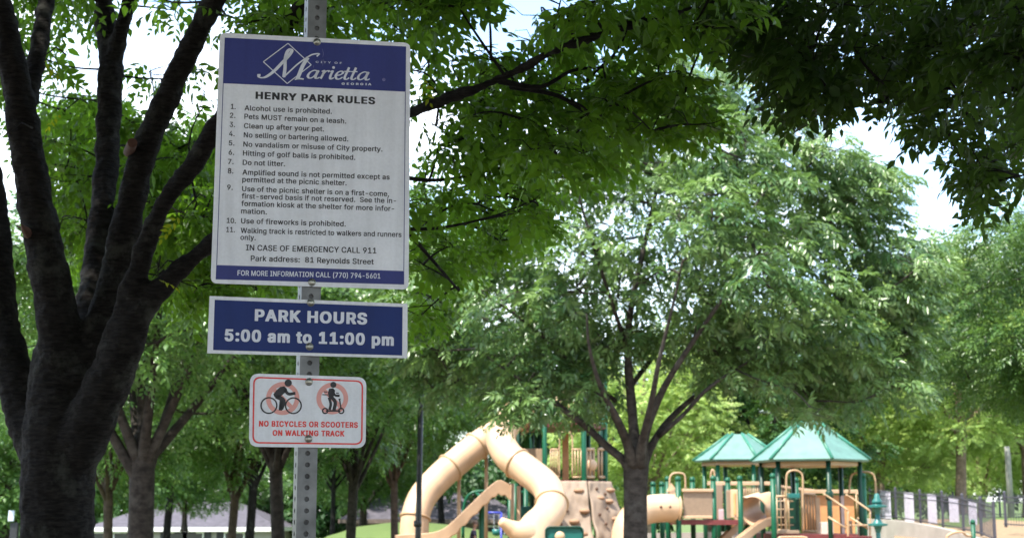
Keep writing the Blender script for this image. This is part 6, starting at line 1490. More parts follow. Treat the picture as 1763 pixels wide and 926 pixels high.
# ------------------------------------------------------------------ the tree in the middle of the picture
def build_centre_tree():
    rng = np.random.default_rng(31)
    Y = 20.0
    b = P(1094, 926, Y)
    t = empty('spreading_tree', (b.x, b.y, 0), 'spreading glossy leaved tree with a forked grey trunk before the playground', 'tree')
    mb = MB()
    nodes = []
    gy = 890 + CAM_Z * F_PX / Y
    l = lambda pts, s=12: limb(mb, pts, nodes, s, 6)
    l([(1091, gy + 8, Y, 86), (1092, gy - 30, Y, 56), (1093, 1000, Y, 44), (1094, 926, Y, 41), (1094, 850, Y, 40), (1095, 800, Y, 44), (1096, 765, Y, 40)], 16)
    l([(1094, 830, Y, 30.6), (1076, 795, Y, 16.7), (1045, 768, Y, 13.7), (1010, 735, Y, 12.2), (975, 708, Y - .4, 10.6), (935, 678, Y - .5, 6.8), (890, 650, Y - .6, 4.6), (820, 600, Y - .6, 2.3)])
    l([(1094, 810, Y, 30.6), (1082, 770, Y, 17.5), (1068, 735, Y + .2, 14.4), (1045, 690, Y + .4, 12.2), (1030, 650, Y + .7, 9.9), (1000, 560, Y + 1.0, 7.6), (950, 470, Y + 1.2, 5.3), (900, 400, Y + 1.4, 3.0)])
    l([(1096, 800, Y, 30.6), (1091, 740, Y, 18.2), (1087, 690, Y, 16.7), (1082, 630, Y - .1, 14.4), (1085, 540, Y - .2, 11.4), (1110, 420, Y - .2, 8.4), (1140, 280, Y, 6.1), (1165, 150, Y, 3.0)])
    l([(1098, 800, Y, 28.8), (1112, 745, Y - .1, 15.2), (1128, 700, Y - .2, 13.7), (1150, 655, Y - .4, 11.4), (1185, 600, Y - .8, 9.1), (1240, 520, Y - 1.2, 6.8), (1310, 430, Y - 1.6, 3.8)])
    l([(1098, 815, Y, 28.8), (1120, 770, Y + .1, 14.4), (1150, 725, Y + .2, 11.4), (1200, 680, Y + .5, 9.1), (1270, 640, Y + .9, 6.8), (1380, 590, Y + 1.2, 4.6), (1480, 540, Y + 1.3, 2.3)])
    l([(1135, 750, Y + .1, 9.9), (1175, 715, Y - .2, 7.6), (1215, 672, Y - .5, 6.8), (1260, 640, Y - .6, 4.6), (1300, 615, Y - .7, 2.3)], 8)
    l([(1060, 690, Y + .4, 8.4), (1000, 640, Y, 6.8), (930, 575, Y - .5, 6.1), (840, 510, Y - 1, 3.8), (770, 480, Y - 1.2, 2.3)], 8)
    l([(1090, 660, Y, 9.1), (1160, 560, Y + 1.2, 7.6), (1240, 400, Y + 1.6, 5.3), (1330, 280, Y + 1.6, 3.0)], 8)
    l([(1080, 600, Y - .2, 8.4), (1040, 480, Y - 1, 6.8), (1000, 350, Y - 1.3, 4.6), (990, 280, Y - 1.4, 3.0)], 8)
    l([(1093, 800, Y - .1, 24), (1078, 755, Y - .4, 15), (1060, 715, Y - .8, 12), (1035, 668, Y - 1.2, 9), (1015, 600, Y - 1.6, 6), (1010, 540, Y - 1.8, 3)], 8)
    l([(1100, 800, Y - .1, 24), (1108, 750, Y - .5, 14), (1122, 690, Y - .9, 11), (1135, 620, Y - 1.3, 8), (1160, 520, Y - 1.6, 5), (1175, 450, Y - 1.7, 3)], 8)
    poly = [(700, 520), (730, 440), (800, 390), (860, 330), (930, 280), (1010, 230), (1080, 160), (1150, 95), (1230, 110), (1310, 140), (1350, 200), (1400, 215), (1440, 280), (1500, 290), (1525, 330), (1500, 385),
            (1560, 430), (1600, 440), (1580, 490), (1555, 540), (1560, 600), (1540, 670), (1470, 660), (1420, 690), (1330, 650), (1240, 640), (1180, 590), (1110, 570), (1050, 590), (1010, 630), (960, 665), (905, 675), (870, 660), (800, 640), (730, 630), (700, 580)]
    sprays = [make_spray(int(rng.choice([9, 11, 13])), rng.uniform(.20, .30), rng.uniform(.085, .125), .36, LEAF_LO, rng, pinnate=k % 3 == 0, droop=rng.uniform(.05, .6)) for k in range(15)]
    L = Leaves(sprays, rng)
    tg = []
    for rnd, (n, md) in enumerate(((125, 42), (125, 42))):
        for (x, y) in sample_poly(poly, n, md, rng):
            e = edge_dist(x, y, poly)
            half = min(3.2, .35 + e * 1.5 * Y / F_PX)
            Yc = Y + half * rng.uniform(-1, 1)
            c = P(x, y, Yc)
            r = rng.uniform(.34, .62)
            dense = 1.0
            if 860 < x < 1190 and 300 < y < 560:
                dense = .6
            if x > 1080 and y < 250:
                dense = .65
            n_s = int(38 * dense * (r / .48) ** 2)
            clump(L, c, (r, r, r * .42), n_s, rng, out_from=(b.x, b.y, 0), droop=.25, tilt=.45, scale=(.6, 1.25), tint=rng.uniform(.1, .9), shell=.4, face=.8)
            tg.append(tuple(c))
    for (x, y) in ((1392, 690), (1402, 712), (1380, 672), (1462, 676), (1475, 694), (1330, 662), (1545, 640), (1560, 610), (1592, 452), (1580, 478), (1604, 440), (1535, 330), (1510, 300), (1440, 260), (1300, 640), (1240, 628), (870, 690), (895, 705), (915, 690), (850, 672), (780, 660), (745, 668), (720, 640), (950, 690), (985, 668), (1000, 690), (900, 680), (930, 700), (965, 705), (1020, 690), (940, 660), (1030, 660), (985, 715), (875, 650), (910, 655), (1010, 668), (1040, 690), (885, 712)):
        c = P(x, y, Y + rng.uniform(-1.4, 1.4))
        r = rng.uniform(.18, .32)
        clump(L, c, (r, r, r * .5), 16, rng, out_from=(b.x, b.y, 0), droop=.35, tilt=.35, scale=(.8, 1.1), tint=rng.uniform(.25, .7), shell=.2)
        tg.append(tuple(c))
    grow(mb, nodes, tg, .017, .006, 5, 5, .4, rng)
    mb.build('trunk', M['bark_mid'], t, smooth=True)
    link('crown', L.mesh('crown'), M['leaf_mid'], t)


build_centre_tree()


# ------------------------------------------------------------------ trees further off
def tree_meshes(seed, h, fork, r, crown_r, crown_h, crown_z, n_cl, per, leaf, forks=5, clump_r=.7, spray_n=9, width=.45, tilt=.4, droop=.35, face=.6):
    """a free-standing tree at the origin: (wood mesh builder, crown mesh)"""
    rng = np.random.default_rng(seed)
    mb = MB()
    nodes = []

    def path(pts, s=9):
        sm = smooth_path(pts, 5)
        mb.tube([q[:3] for q in sm], [max(.004, q[3]) for q in sm], s)
        nodes.extend([q[:3] for q in sm])
    lean = rng.normal(0, .03, 2)
    path([(0, 0, -.2, r * 1.7), (0, 0, .15, r * 1.2), (lean[0] * fork * .5, lean[1] * fork * .5, fork * .5, r), (lean[0] * fork, lean[1] * fork, fork * 1.08, r * .95), (lean[0] * fork * 1.2, lean[1] * fork * 1.2, fork * 1.25, r * .5)], 12)
    for k in range(forks):
        a = 2 * math.pi * (k + rng.uniform(-.25, .25)) / forks
        out = rng.uniform(.45, .8) * crown_r
        top = crown_z + crown_h * rng.uniform(-.1, .7)
        dx, dy = math.cos(a), math.sin(a)
        z0 = fork * rng.uniform(.84, 1.05)
        x0, y0 = lean * z0
        path([(x0, y0, z0, r * .55), (x0 + dx * out * .22, y0 + dy * out * .22, z0 + (top - z0) * .18, r * .40), (x0 + dx * out * .55, y0 + dy * out * .55, z0 + (top - z0) * .48, r * .27), (x0 + dx * out * .85, y0 + dy * out * .85, z0 + (top - z0) * .8, r * .16), (x0 + dx * out, y0 + dy * out, top, r * .08)], 7)
    path([(0, 0, fork, r * .6), (rng.normal(0, .15), rng.normal(0, .15), fork + (h - fork) * .5, r * .35), (0, 0, h * .95, r * .08)], 7)
    protos = [make_spray(spray_n, leaf * 3.6, leaf, width, LEAF_LO, rng, droop=rng.uniform(.1, .5)) for _ in range(6)]
    L = Leaves(protos, rng)
    tg = []
    for k in range(n_cl):
        d = rng.normal(size=3)
        d /= np.linalg.norm(d)
        rr = rng.uniform(.30, 1) ** .38
        lump = 1 + .22 * math.sin(3.1 * d[0] + seed) + .18 * math.sin(4.3 * d[1] + 2 * d[2] + seed * 1.7)
        c = np.array([d[0] * crown_r * rr * lump, d[1] * crown_r * rr * lump, crown_z + d[2] * crown_h * rr * lump])
        cr = clump_r * rng.uniform(.65, 1.3)
        clump(L, c, (cr, cr, cr * .6), per, rng, out_from=(0, 0, 0), droop=droop, tilt=tilt, scale=(.8, 1.2), tint=rng.uniform(.2, .8), shell=.55, face=face)
        tg.append(c)
    grow(mb, nodes, tg, r * .12, r * .04, 4, 2, clump_r * .8, rng)
    wood = bpy.data.meshes.new('wood')
    wood.from_pydata(mb.v, [], mb.f)
    wood.polygons.foreach_set('use_smooth', [True] * len(wood.polygons))
    return wood, L.mesh('leaves')


PROTO = {
    'zelkova': tree_meshes(101, 6.6, 2.1, .165, 2.7, 1.45, 4.5, 96, 54, .095, 8, .50, 9, .45, .3, .15),
    'zelkova_slim': tree_meshes(102, 6.2, 2.1, .088, 2.2, 1.45, 4.4, 84, 52, .095, 7, .50, 9, .45, .3, .15),
    'maple': tree_meshes(103, 10.5, 3.0, .21, 3.9, 3.6, 6.3, 150, 34, .15, 6, .85, 8, .75, .5, .1, 1.3),
    'maple_tall': tree_meshes(104, 13.5, 3.6, .25, 4.2, 5.2, 8.0, 170, 34, .16, 6, 1.0, 8, .75, .5, .1, 1.3),
    'bushy': tree_meshes(105, 8.5, 1.2, .20, 4.0, 3.4, 4.4, 150, 44, .15, 6, .9, 8, .6),
    'high_crowned': tree_meshes(107, 10.5, 2.9, .14, 4.0, 2.9, 7.2, 140, 46, .15, 6, .85, 8, .65),
    'glossy': tree_meshes(106, 7.6, 2.2, .17, 3.0, 2.4, 5.0, 150, 76, .10, 6, .60, 11, .36, .4, .1),
}


def plant(name, kind, px, Y, leaf, bark, label, group=None, s=1.0, sz=None, rz=0.0, cat='tree', dz=0.0):
    x = P(px, 890, Y).x
    z = gz(x, Y) + dz
    t = empty(name, (x, Y, z), label, cat, group)
    t.rotation_euler = (0, 0, rz)
    t.scale = (s, s, sz or s)
    wood, leaves = PROTO[kind]
    for nm, me, m in (('trunk', wood, bark), ('crown', leaves, leaf)):
        if not me.materials:
            me.materials.append(m)
        o = bpy.data.objects.new(nm, me)
        COL.objects.link(o)
        o.parent = t
        o.material_slots[0].link = 'OBJECT'
        o.material_slots[0].material = m
    return t


G_ROW = 'row of grey trunked shade trees beyond the signs'
plant('shade_tree', 'zelkova', 247, 21, M['leaf_grey'], M['bark_row'], 'stout forked shade tree between the big dark trunk and the sign post', G_ROW, 1.05, None, 0.3)
plant('shade_tree', 'zelkova_slim', 489, 24, M['leaf_grey'], M['bark_row'], 'grey trunked shade tree just left of the steel sign post', G_ROW, 1.2, None, 2.1)
plant('shade_tree', 'zelkova_slim', 192, 29, M['leaf_grey'], M['bark_brown'], 'slim pale trunked tree right beside the big dark trunk', G_ROW, 1.0, None, 1.2)
plant('shade_tree', 'zelkova_slim', 226, 34, M['leaf_grey'], M['bark_brown'], 'thin brown tree half hidden behind the stout forked tree', G_ROW, 1.05, None, 3.9)
plant('shade_tree', 'zelkova_slim', 393, 31, M['leaf_grey'], M['bark_brown'], 'slim tan trunked tree in front of the pale house', G_ROW, 1.0, None, 5.0)
plant('shade_tree', 'zelkova_slim', 681, 47, M['leaf_grey'], M['bark_brown'], 'slim brown tree on the lawn left of the black pole', G_ROW, 1.3, None, .7)
plant('shade_tree', 'zelkova_slim', 600, 30, M['leaf_grey'], M['bark_row'], 'leafy shade tree behind the right edge of the signs', G_ROW, 1.1, None, 4.2)
G_DARK = 'dark trees near the houses'
plant('dark_tree', 'high_crowned', 428, 46, M['leaf_dark'], M['bark_near'], 'dark trunked tree leaning in front of the pale house roof', G_DARK, .95, None, 1.0)
plant('dark_tree', 'high_crowned', 285, 56, M['leaf_dark'], M['bark_near'], 'deep green tree shading the left end of the pale house', G_DARK, 1.0, None, 2.0)
plant('dark_tree', 'high_crowned', 573, 79, M['leaf_dark'], M['bark_near'], 'deep green tree with a thin black trunk at the lawn edge', G_DARK, .9, None, 3.0)
plant('dark_tree', 'high_crowned', 760, 74, M['leaf_dark'], M['bark_near'], 'deep green tree behind the tan tube slides', G_DARK, 1.0, None, 4.0)
plant('dark_tree', 'high_crowned', 150, 60, M['leaf_dark'], M['bark_near'], 'deep green tree seen beside the foot of the big dark trunk', G_DARK, 1.1, None, 5.0)
plant('dark_tree', 'maple_tall', 1345, 62, M['leaf_dark'], M['bark_near'], 'dark evergreen looking tree behind the two green roofs', G_DARK, .8, .75, 1.5)
plant('dark_tree', 'high_crowned', 900, 70, M['leaf_dark'], M['bark_near'], 'deep green tree behind the play tower', G_DARK, 1.05, None, .2)
plant('leafy_tree', 'bushy', 15, 44, M['leaf_grey'], M['bark_mid'], 'hazy green tree at the far left edge behind the big trunk', None, 1.0, None, 2.7)
G_MID = 'mid green trees filling the gaps behind the signs'
plant('leafy_tree', 'bushy', 318, 70, M['leaf_grey'], M['bark_mid'], 'low bushy mid green tree between the stout forked trunk and the sign post', G_MID, .62, None, .4, dz=2.3)
plant('leafy_tree', 'bushy', 470, 99, M['leaf_grey'], M['bark_mid'], 'low bushy mid green tree directly behind the foot of the sign post', G_MID, .85, None, 1.4, dz=1.4)
plant('leafy_tree', 'bushy', 205, 99, M['leaf_grey'], M['bark_mid'], 'low bushy mid green tree behind the two thinnest trunks', G_MID, .9, None, 2.9, dz=1.8)
plant('leafy_tree', 'bushy', 625, 86, M['leaf_grey'], M['bark_mid'], 'low bushy mid green tree at the back of the sloping lawn', G_MID, 1.0, None, 3.7, dz=1.2)
G_YEL = 'sunlit yellow green trees behind the playground'
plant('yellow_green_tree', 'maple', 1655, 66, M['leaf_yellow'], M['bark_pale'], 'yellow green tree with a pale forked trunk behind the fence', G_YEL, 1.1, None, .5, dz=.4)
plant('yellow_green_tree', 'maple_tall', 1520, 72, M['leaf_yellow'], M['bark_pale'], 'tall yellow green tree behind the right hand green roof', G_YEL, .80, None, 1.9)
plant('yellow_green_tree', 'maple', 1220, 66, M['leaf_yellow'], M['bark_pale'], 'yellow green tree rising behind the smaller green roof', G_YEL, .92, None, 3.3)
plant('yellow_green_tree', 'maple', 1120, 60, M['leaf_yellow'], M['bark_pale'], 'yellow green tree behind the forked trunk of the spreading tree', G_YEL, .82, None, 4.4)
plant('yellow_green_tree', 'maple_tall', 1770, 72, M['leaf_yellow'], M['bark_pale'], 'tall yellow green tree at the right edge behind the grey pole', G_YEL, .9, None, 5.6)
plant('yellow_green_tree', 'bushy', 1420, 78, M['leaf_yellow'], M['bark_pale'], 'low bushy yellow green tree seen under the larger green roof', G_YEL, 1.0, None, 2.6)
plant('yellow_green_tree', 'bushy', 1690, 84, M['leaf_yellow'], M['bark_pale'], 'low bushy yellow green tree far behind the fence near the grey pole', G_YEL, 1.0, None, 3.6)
plant('glossy_tree', 'glossy', 1925, 26, M['leaf_deep'], M['bark_mid'], 'dark glossy leaved tree reaching in from the right edge above the fence', None, .98, None, 1.1)


def build_wood():
    """the wood that closes the view, one mass"""
    rng = np.random.default_rng(77)
    protos = [make_spray(8, .9, .34, .7, LEAF_LO, rng, droop=.3) for _ in range(6)]
    L = Leaves(protos, rng)
    for k in range(620):
        ax = rng.uniform(-.46, .46)
        Y = rng.uniform(92, 118)
        x = ax * Y
        top = 9.5 + 2.2 * math.sin(ax * 23) + 1.4 * math.sin(ax * 61 + 1)
        z = gz(x, Y) + rng.uniform(.2, 1) * top
        r = rng.uniform(1.2, 2.2)
        clump(L, (x, Y, z), (r, r, r * .7), 46, rng, droop=.35, tilt=.4, tint=rng.uniform(.1, .9), shell=.3)
    o = link('distant_wood', L.mesh('distant_wood'), M['leaf_dark'])
    tag(o, 'dark green wood closing the view behind houses and playground', 'wood', kind='stuff')


build_wood()


# ------------------------------------------------------------------ houses
def house(name, x0p, x1p, Y, z_floor, z_eave, z_ridge, depth, wall, label, wins, hip=1.6):
    a, b = P(x0p, 900, Y).x, P(x1p, 900, Y).x
    t = empty(name, ((a + b) / 2, Y + depth / 2, z_floor), label, 'house')
    mb = MB()
    mb.box(((a + b) / 2, Y + depth / 2, (z_floor + z_eave) / 2 - .3), (b - a - .8, depth - .8, z_eave - z_floor + .6))
    mb.build('wall', wall, t)
    mb = MB()
    e = [(a, Y, z_eave), (b, Y, z_eave), (b, Y + depth, z_eave), (a, Y + depth, z_eave)]
    r = [(a + hip, Y + depth / 2, z_ridge), (b - hip, Y + depth / 2, z_ridge)]
    mb.add(e + r, [(0, 1, 5, 4), (1, 2, 5), (2, 3, 4, 5), (3, 0, 4), (0, 3, 2, 1)])
    mb.build('roof', M['shingle'], t)
    mb = MB()
    for p, q in ((0, 1), (1, 2), (2, 3), (3, 0)):
        mb.wall(e[p], e[q], z_eave - .24, z_eave - .005, t=.05)
    mb.build('fascia', M['fascia'] if wall == M['wall_pale'] else M['wall_brick'], t)
    for (wp, ww, z0, z1, sh) in wins:
        cx = P(wp, 900, Y).x
        yw = Y + .4
        fr = MB()
        fr.box((cx, yw - .03, (z0 + z1) / 2), (ww + .16, .05, z1 - z0 + .16))
        f = fr.build('window', M['fascia'], t)
        pn = MB()
        pn.box((cx, yw - .05, z0 + (z1 - z0) * .25), (ww, .04, (z1 - z0) * .46))
        pn.box((cx, yw - .05, z0 + (z1 - z0) * .75), (ww, .04, (z1 - z0) * .46))
        pn.build('pane', M['window'], f)
        if sh:
            for s in (-1, 1):
                m2 = MB()
                m2.box((cx + s * (ww / 2 + .3), yw - .03, (z0 + z1) / 2), (.4, .06, z1 - z0 + .1))
                m2.build('shutter', M['shutter'], t)
    return t


house('pale_house', 150, 478, 86, -1.5, 1.02, 2.45, 9, M['wall_pale'], 'low pale house with a grey roof and white eaves behind the tree trunks',
      [(305, 1.0, -.6, .7, True), (330, 1.1, -.6, .7, True), (402, 1.0, -.6, .7, True), (175, 1.0, -.6, .7, False), (213, 1.2, -.6, .7, False)], 3.0)
house('brick_house', 583, 905, 92, -.5, 1.45, 3.1, 9, M['wall_brick'], 'dark brick house with a grey roof beyond the lawn and slides',
      [(645, 1.0, .2, 1.0, False), (668, .8, .2, 1.0, False), (850, 1.2, -.1, 1.0, False)], 2.5)

# ------------------------------------------------------------------ black pole, utility pole, board on a post
bp_ = P(718, 890, 25)
t = empty('black_pole', (bp_.x, 25, 0), 'thin black metal pole with a collar in front of the tan tube slides', 'pole')
top = P(722, 560, 25).z
mb = MB()
mb.tube([(bp_.x, 25, 0), (bp_.x + .02, 25, 1.3), (bp_.x + .06, 25, top)], [.055, .05, .042], 14)
mb.build('shaft', M['black'], t, smooth=True)
mb = MB()
z = P(716, 901, 25).z
mb.lathe((bp_.x + .012, 25, z), [(.052, -.05), (.066, -.035), (.066, .04), (.052, .055)], 16)
mb.build('collar', M['black'], t, smooth=True)
mb = MB()
mb.lathe((bp_.x, 25, 0), [(.16, 0), (.16, .03), (.09, .06), (.07, .3), (.055, .34)], 16)
mb.build('base', M['black'], t, smooth=True)

up_ = P(1741, 890, 62)
mb = MB()
zb = gz(up_.x, 62)
mb.tube([(up_.x, 62, zb - .3), (up_.x - .01, 62, zb + 2.5), (up_.x - .03, 62, P(1737, 768, 62).z)], [.14, .12, .105], 12)
tag(mb.build('wooden_pole', M['pole_grey'], smooth=True), 'weathered grey wooden pole behind the fence at the right edge', 'pole')

q = P(24, 890, 40)
t = empty('notice_board', (q.x, 40, gz(q.x, 40)), 'small pale blue board on a dark post at the far left', 'board')
mb = MB()
mb.box((q.x + .03, 40, (gz(q.x, 40) + 1.45) / 2), (.19, .16, 1.45 - gz(q.x, 40)))
mb.build('post', M['shutter'], t, bevel=.01)
mb = MB()
mb.box((q.x - .03, 39.88, 1.62), (.15, .05, .27), R=Matrix.Rotation(.05, 3, 'Y'))
mb.build('board', M['board'], t, bevel=.01)


# ------------------------------------------------------------------ fence, wall and banners on the right
def fence_run(pts, label, group, pick=.125, drop=0.10):
    """pts: (px, y_top, Y, y_bottom) of each post"""
    q = [(P(px, yt, Y), P(px, yb, Y)) for px, yt, Y, yb in pts]
    t = empty('metal_fence', (q[0][0].x, q[0][0].y, q[0][1].z), label, 'fence', group)
    for a, b in q:
        mb = MB()
        mb.box((a.x, a.y, (a.z + b.z) / 2), (.075, .075, a.z - b.z))
        mb.lathe((a.x, a.y, a.z), [(.055, 0), (.055, .03), (.02, .07)], 4)
        mb.build('post', M['fence'], t)
    rl, pk = MB(), MB()
    for (a, b), (c, d) in zip(q[:-1], q[1:]):
        for off in (.12, .28):
            rl.wall(a, c, a.z - off - .035, a.z - off, c.z - off - .035, c.z - off, .035)
        rl.wall(b, d, b.z + .09, b.z + .125, d.z + .09, d.z + .125, .035)
        ln = (c - a).length
        n = max(2, int(ln / pick))
        for i in range(1, n):
            s = i / n
            e, g = a.lerp(c, s), b.lerp(d, s)
            pk.box((e.x, e.y, (e.z - .04 + g.z + .05) / 2), (.013, .013, e.z - g.z - .09))
    rl.build('rail', M['fence'], t)
    o = pk.build('picket', M['fence'], t)
    o['kind'] = 'stuff'
    return t


G_F = 'black metal fences on the right'
F1 = [(1497, 839, 60, 892), (1541, 841, 58, 893.5), (1583, 845, 55.5, 901), (1621, 847, 53, 908), (1656, 852, 50.5, 914), (1687, 858, 48, 922), (1710, 865, 46, 932)]
fence_run(F1, 'black picket fence curving down along the concrete wall top', G_F)
fence_run([(1729, 848, 50, 907), (1790, 850, 48.5, 911), (1850, 852, 47, 916)], 'black picket fence section at the right picture edge', G_F)
fence_run([(1640, 848, 66, 890), (1720, 848, 66, 889), (1800, 848, 66, 889)], 'black picket fence farther back below the pale forked trunk', G_F)

wall = [(1478, 890, 56), (1500, 893, 55.5), (1530, 894, 54.5), (1560, 897, 53), (1600, 903.5, 51), (1640, 912, 49), (1670, 921, 47), (1690, 928, 45.5), (1715, 940, 44)]
mb = MB()
for (a, b) in zip(wall[:-1], wall[1:]):
    p, r = P(*a), P(*b)
    mb.wall((p.x, p.y), (r.x, r.y), -.2, p.z, -.2, r.z, .22)
tag(mb.build('concrete_wall', M['concrete']), 'curved pale concrete retaining wall sloping down beneath the black fence', 'wall')

for i, (xa, xb, ya, yb, Y, lab) in enumerate([(1515.5, 1532.5, 844, 892, 60.5, 'white banner strip behind the fence nearest the green post'), (1557, 1572.5, 847, 897, 58.6, 'second white banner strip behind the black fence'),
                                              (1597, 1611.5, 850, 901, 56.4, 'third pale banner strip in the middle of the fence'), (1634, 1649, 856, 898, 54.2, 'fourth pale banner strip near the forked trunk'),
                                              (1667, 1680, 863, 902, 52, 'last greyish banner strip at the low end of the fence')]):
    a, b = P(xa, ya, Y), P(xb, ya + 1.5, Y - .9)
    z0 = P(xa, yb, Y).z
    mb = MB()
    n = 5
    for k in range(n):
        s0, s1 = k / n, (k + 1) / n
        w0, w1 = .03 * math.sin(s0 * 7 + i), .03 * math.sin(s1 * 7 + i)
        p0, p1 = a.lerp(b, s0), a.lerp(b, s1)
        mb.wall((p0.x, p0.y + w0), (p1.x, p1.y + w1), z0, p0.z, z0, p1.z, .02)
    tag(mb.build('banner', M['banner']), lab, 'banner', 'pale strips along the fence')


# ------------------------------------------------------------------ playground
def post(mb, px, y_top, Y, r=.064, z0=0.0, cap=False):
    p = P(px, 880, Y)
    zt = P(px, y_top, Y).z
    z0 = gz(p.x, Y) - .02 if z0 == 0 else z0
    mb.tube([(p.x, Y, z0), (p.x, Y, zt)], r, 14)
    if cap:
        mb.lathe((p.x, Y, zt), [(r * 1.12, -.05), (r * 1.12, .0), (r * .9, .05), (r * .4, .075)], 14)
    return Vector((p.x, Y, zt))


def posts(t, lst, m, name='post'):
    for e in lst:
        px, yt, Y = e[:3]
        mb = MB()
        post(mb, px, yt, Y, *(e[3:4] or (.064,)), cap=len(e) > 4)
        mb.build(name, m, t, smooth=True).data.polygons.foreach_set('use_smooth', [len(p.vertices) == 4 for p in bpy.data.objects[-1].data.polygons] if False else [True] * len(mb.f))


def tubepath(pts, n=8):
    return [Vector(q) for q in smooth_path([tuple(P(*p)) for p in pts], n)]


def slab(t, name, m, a, b, th=.05, bevel=.012):
    """panel between two pixel corners: a=(px, y_top, Y, y_bottom), b the same at its other end"""
    p0, p1 = P(a[0], a[1], a[2]), P(b[0], b[1], b[2])
    mb = MB()
    mb.wall((p0.x, p0.y), (p1.x, p1.y), P(a[0], a[3], a[2]).z, p0.z, P(b[0], b[3], b[2]).z, p1.z, th)
    return mb.build(name, m, t, bevel=bevel)


def slats(t, name, m, a, b, n, r=.016, rails=True):
    p0, p1 = P(a[0], a[1], a[2]), P(b[0], b[1], b[2])
    q0, q1 = P(a[0], a[3], a[2]), P(b[0], b[3], b[2])
    q0.x, q0.y, q1.x, q1.y = p0.x, p0.y, p1.x, p1.y
    mb = MB()
    if rails:
        mb.tube([p0, p1], r * 1.5, 8)
        mb.tube([q0, q1], r * 1.5, 8)
    for i in range(n):
        s = i / (n - 1)
        mb.tube([p0.lerp(p1, s), q0.lerp(q1, s)], r, 8)
    return mb.build(name, m, t, smooth=True)


def tube_slide(t, pts, rad, name='tube_slide', collars=(), n=8, radii=None):
    path = tubepath(pts, n)
    mb = MB()
    rr = [rad] * len(path) if radii is None else [np.interp(i / (len(path) - 1), np.linspace(0, 1, len(radii)), radii) for i in range(len(path))]
    mb.tube(path, rr, 28, cap=False)
    # inner skin so the open end has thickness
    mb.tube(list(reversed(path)), [q - .02 for q in reversed(rr)], 28, cap=False)
    o = mb.build(name, M['tan'], t, smooth=True)
    for s in collars:
        k = int(s * (len(path) - 1))
        k = max(1, min(len(path) - 2, k))
        p = path[k]
        d = (path[k + 1] - path[k - 1]).normalized()
        x = d.cross(Vector((0, 0, 1)) if abs(d.z) < .95 else Vector((1, 0, 0))).normalized()
        y = d.cross(x)
        R_, c = rr[k] + .012, MB()
        ring = [p + (x * math.cos(a) + y * math.sin(a)) * R_ for a in np.linspace(0, 2 * math.pi, 33)]
        c.tube(ring, .034, 8, cap=False)
        c.build('collar', M['tan_metal'], o, smooth=True)
    return o


